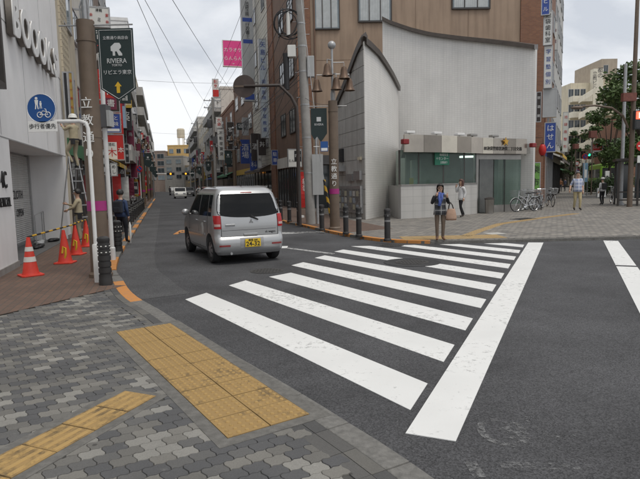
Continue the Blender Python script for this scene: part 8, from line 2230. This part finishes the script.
# 4 man with backpack walking away
def backpack(par, H, m_, loc=(0, 0, 0)):
    g_ = MB(); g_.box(-.085 * H, .085 * H, .06 * H, .145 * H, .57 * H, .80 * H); b_ = g_.build('backpack', m_, par, bevel=.025 * H)
    g_ = MB(); g_.box(-.06 * H, .06 * H, .146 * H, .165 * H, .585 * H, .68 * H); g_.build('pocket', m_, b_, bevel=.008 * H)
    for s_ in (-1, 1):
        g_ = MB(); g_.tube([(s_ * .06 * H, .07 * H, .79 * H), (s_ * .065 * H, .0, .828 * H), (s_ * .07 * H, -.068 * H, .76 * H), (s_ * .085 * H, -.06 * H, .66 * H), (s_ * .09 * H, .05 * H, .6 * H)], .012 * H, 6); g_.build('strap', m_, b_)
x, y = G(602, 204.8, ZF); H4 = HT(x, y, 177.6, ZF)
P4 = dict(kneeL=(.056, -.03, .28), ankleL=(.06, .05, .06), toeL=(.075, -.03, .022), kneeR=(-.056, -.045, .28), ankleR=(-.062, -.03, .055), toeR=(-.075, -.115, .022))
q = person('person with black backpack and pale cap walking away across the plaza', (x, y, ZF), R(172), H4, P4, dict(pants=cl('black', (.014, .014, .016)), shirt=cl('paleshirt', (.5, .5, .5))), ('short', M_HAIRG), 1.05, shirt_prof=('shirt', cl('paleshirt', (.5, .5, .5)), SHIRT)); backpack(q, H4, M_BLACK)
g_ = MB(); g_.lathe([(.066 * H4, .952 * H4), (.064 * H4, .985 * H4), (.045 * H4, 1.008 * H4), (.0, 1.015 * H4)], 16, caps=False, sy=1.15); g_.add([(-.045 * H4, -.06 * H4, .956 * H4), (.045 * H4, -.06 * H4, .956 * H4), (.035 * H4, -.125 * H4, .95 * H4), (-.035 * H4, -.125 * H4, .95 * H4)], [(0, 1, 2, 3)]); g_.build('cap', M_SBOX, q, smooth=True)
# 5 man with navy shirt walking away on the left pavement
x, y = G(123, 243.3, 0.038); H5 = HT(x, y, 190.0, 0.038)
navy = cl('navy', (.03, .05, .11))
q = person('man in navy shirt with dark backpack walking away along the left pavement', (x, y, 0.038), R(190), H5, P4, dict(pants=cl('ink', (.012, .013, .018)), shirt=navy), ('short', M_HAIRB), 1.08, shirt_prof=('shirt', navy, SHIRT)); backpack(q, H5, cl('charcoal', (.02, .022, .03)))
# his umbrella
u_ = thing('closed_umbrella', 'closed white umbrella beside the man in navy', 'umbrella', (x + .25 * H5 * .62, y - .03, 0.04)); g_ = MB(); g_.lathe([(.006, .0), (.008, .08), (.03, .2), (.036, .5), (.02, .56), (.01, .6)], 10); g_.build('canopy', M_SBOX, u_, autosm=True); g_ = MB(); g_.tube([(0, 0, .58), (0, 0, .72), (.02, 0, .75), (.045, 0, .72)], .007, 6); g_.build('handle', M_BLACK, u_)
# 6 person in white hat further up the pavement
x, y = ST(9.0, 1.0); H6 = HT(x, y, 194.5, 0.038)
q = person('person in pale hat farther up the left pavement beyond the man in navy', (x + .15, y, 0.038), R(185), H6, P4, dict(pants=cl('greyp', (.2, .19, .17)), shirt=cl('cream', (.5, .47, .4))), ('short', M_HAIRB), shirt_prof=('shirt', cl('cream', (.5, .47, .4)), SHIRT)); g_ = MB(); g_.lathe([(.1 * H6, .945 * H6), (.062 * H6, .955 * H6), (.06 * H6, .99 * H6), (.04 * H6, 1.01 * H6), (.0, 1.015 * H6)], 14, caps=False); g_.build('hat', M_SBOX, q, smooth=True)
# 7 worker on the ladder, 8 worker standing
khaki = cl('khaki', (.36, .31, .21)); kp = cl('khaki_trousers', (.3, .26, .18))
lx, ly = ST(0.3, TB - 0.45); sw = D(72, 140, ly)
zt7 = ZAT(lx, ly, 117.0); H7 = 1.56; zf7 = zt7 - H7 * 0.97
P7 = dict(elbowR=(-.15, -.07, .70), wristR=(-.11, -.2, .78), elbowL=(.14, -.08, .72), wristL=(.07, -.19, .80), kneeL=(.09, -.11, .315), ankleL=(.06, -.02, .12), toeL=(.06, -.11, .10), kneeR=(-.06, -.05, .28), ankleR=(-.055, .012, .05), toeR=(-.06, -.08, .03))
fang = R(106)     # turned to the wall on the left
q = person('worker in khaki with white helmet standing on the ladder against the white wall', (lx, ly, zf7), fang, H7, P7, dict(pants=kp, shirt=khaki, shoes=M_BLACK), ('short', M_HAIRB), 1.05, shirt_prof=('shirt', khaki, SHIRT))
def helmet(q, H): g_ = MB(); g_.lathe([(.085 * H, .95 * H), (.072 * H, .958 * H), (.07 * H, .985 * H), (.055 * H, 1.015 * H), (.025 * H, 1.032 * H), (.0, 1.034 * H)], 16, caps=False, sy=1.12); g_.build('helmet', M_SBOX, q, smooth=True)
helmet(q, H7)
g_ = MB(); g_.lathe([(.105 * H7, .53 * H7), (.105 * H7, .56 * H7)], 16, sy=.8, caps=False); g_.box(.07 * H7, .12 * H7, .02 * H7, .08 * H7, .45 * H7, .55 * H7); g_.box(-.13 * H7, -.08 * H7, .02 * H7, .07 * H7, .44 * H7, .55 * H7); g_.build('tool_belt', M_BLACK, q)
ld = thing('stepladder', 'aluminium stepladder under the worker in the white helmet', 'ladder', (lx, ly, 0.038), -fang)
zl = zf7 - 0.038
for s_ in (-1, 1):
    g_ = MB(); g_.tube([(s_ * .3, .25, 0), (s_ * .18, -.08, zl + .35)], .022, 6); g_.build('rail', M_ALU, ld); g_ = MB(); g_.tube([(s_ * .3, -.5, 0), (s_ * .17, -.1, zl + .33)], .02, 6); g_.build('rear_rail', M_ALU, ld)
for k in range(6):
    z = zl * (k + 1) / 6; f = z / (zl + .35); yy = .25 - .33 * f; g_ = MB(); w_ = .3 - .12 * f; g_.box(-w_, w_, yy - .05, yy + .05, z - .035, z - .003); g_.build('tread', M_ALU, ld)
g_ = MB(); g_.box(-.16, .16, -.14, .12, zl - .03, zl - .002); g_.build('platform', M_ALU, ld)
x, y = G(80.5, 241.5, 0.038); H8 = HT(x, y, 189.5, 0.038)
P8 = dict(elbowR=(-.14, -.08, .68), wristR=(-.13, -.21, .72), elbowL=(.14, -.07, .66), wristL=(.09, -.17, .62))
q = person('worker in khaki standing by the cones and reaching to the white wall', (x, y, 0.038), R(75), H8, P8, dict(pants=kp, shirt=khaki, shoes=M_BLACK), ('short', M_HAIRB), 1.05, shirt_prof=('shirt', khaki, SHIRT)); g_ = MB(); g_.lathe([(.1 * H8, .53 * H8), (.1 * H8, .56 * H8)], 16, sy=.8, caps=False); g_.box(.07 * H8, .13 * H8, .0, .07 * H8, .44 * H8, .55 * H8); g_.build('tool_belt', M_BLACK, q)
# background walkers
bgp = [(551.5, 189.5, 178, 60, 20, (.62, .62, .62), (.1, .1, .12), 'short', M_HAIRB, 'far walker in white shirt beyond the parked bicycles'), (556.5, 190, 178, 59, 200, (.02, .02, .022), (.02, .02, .025), 'long', M_HAIRBR, 'far walker in black beyond the parked bicycles'), (560.5, 189.5, 178.5, 61, 30, (.3, .14, .07), (.05, .05, .06), 'short', M_HAIRB, 'far walker in rust top beyond the parked bicycles'), (565, 189, 178, 63, 150, (.05, .06, .1), (.04, .04, .05), 'short', M_HAIRB, 'far walker in dark blue left of the checked shirt man')]
for (u, v, vt, Y, a, c1_, c2_, hk, hm, lb) in bgp:
    x, y, _ = D(u, v, Y); person(lb, (x, y, ZF), R(a), HT(x, y, vt, ZF), P4 if a > 90 else P3, dict(pants=cl('p%d' % int(c2_[2] * 1000), c2_), shirt=cl('s%d' % int(c1_[0] * 1000), c1_)), (hk, hm), group='far walkers across the plaza')
for k, (s_, t_, a, c1_, lb) in enumerate([(50, -5.2, 16, (.5, .5, .5), 'rider on the bicycle beyond the van'), (66, 0.9, 196, (.05, .05, .06), 'dark dressed walker far up the left pavement'), (74, 1.1, 10, (.3, .05, .05), 'red dressed walker far up the left pavement'), (84, -2.2, 200, (.08, .08, .1), 'dark figure crossing at the far end of the street'), (70, -7.4, 190, (.4, .4, .42), 'pale dressed walker far up the right pavement')]):
    x, y = ST(s_, t_)
    if k == 0:
        Pr = dict(pelvis=(0, .1, .56), waist=(0, .1, .635), chest=(0, .05, .73), nb=(0, .02, .815), hipL=(.05, .09, .54), hipR=(-.05, .09, .54), kneeL=(.07, -.05, .44), ankleL=(.07, .02, .22), toeL=(.07, -.06, .2), kneeR=(-.07, -.02, .36), ankleR=(-.07, .03, .13), toeR=(-.07, -.05, .11), elbowL=(.14, -.06, .68), wristL=(.12, -.17, .62), elbowR=(-.14, -.06, .68), wristR=(-.12, -.17, .62))
        person(lb, (x, y, 0.02), R(a), 1.66, Pr, dict(shirt=cl('rider', c1_)), group='walkers far up the street')
    else: person(lb, (x, y, 0.04 if t_ > 0 else (ZF if t_ < -6 else 0.0)), R(a), 1.66, P4, dict(shirt=cl('f%d' % k, c1_)), group='walkers far up the street')
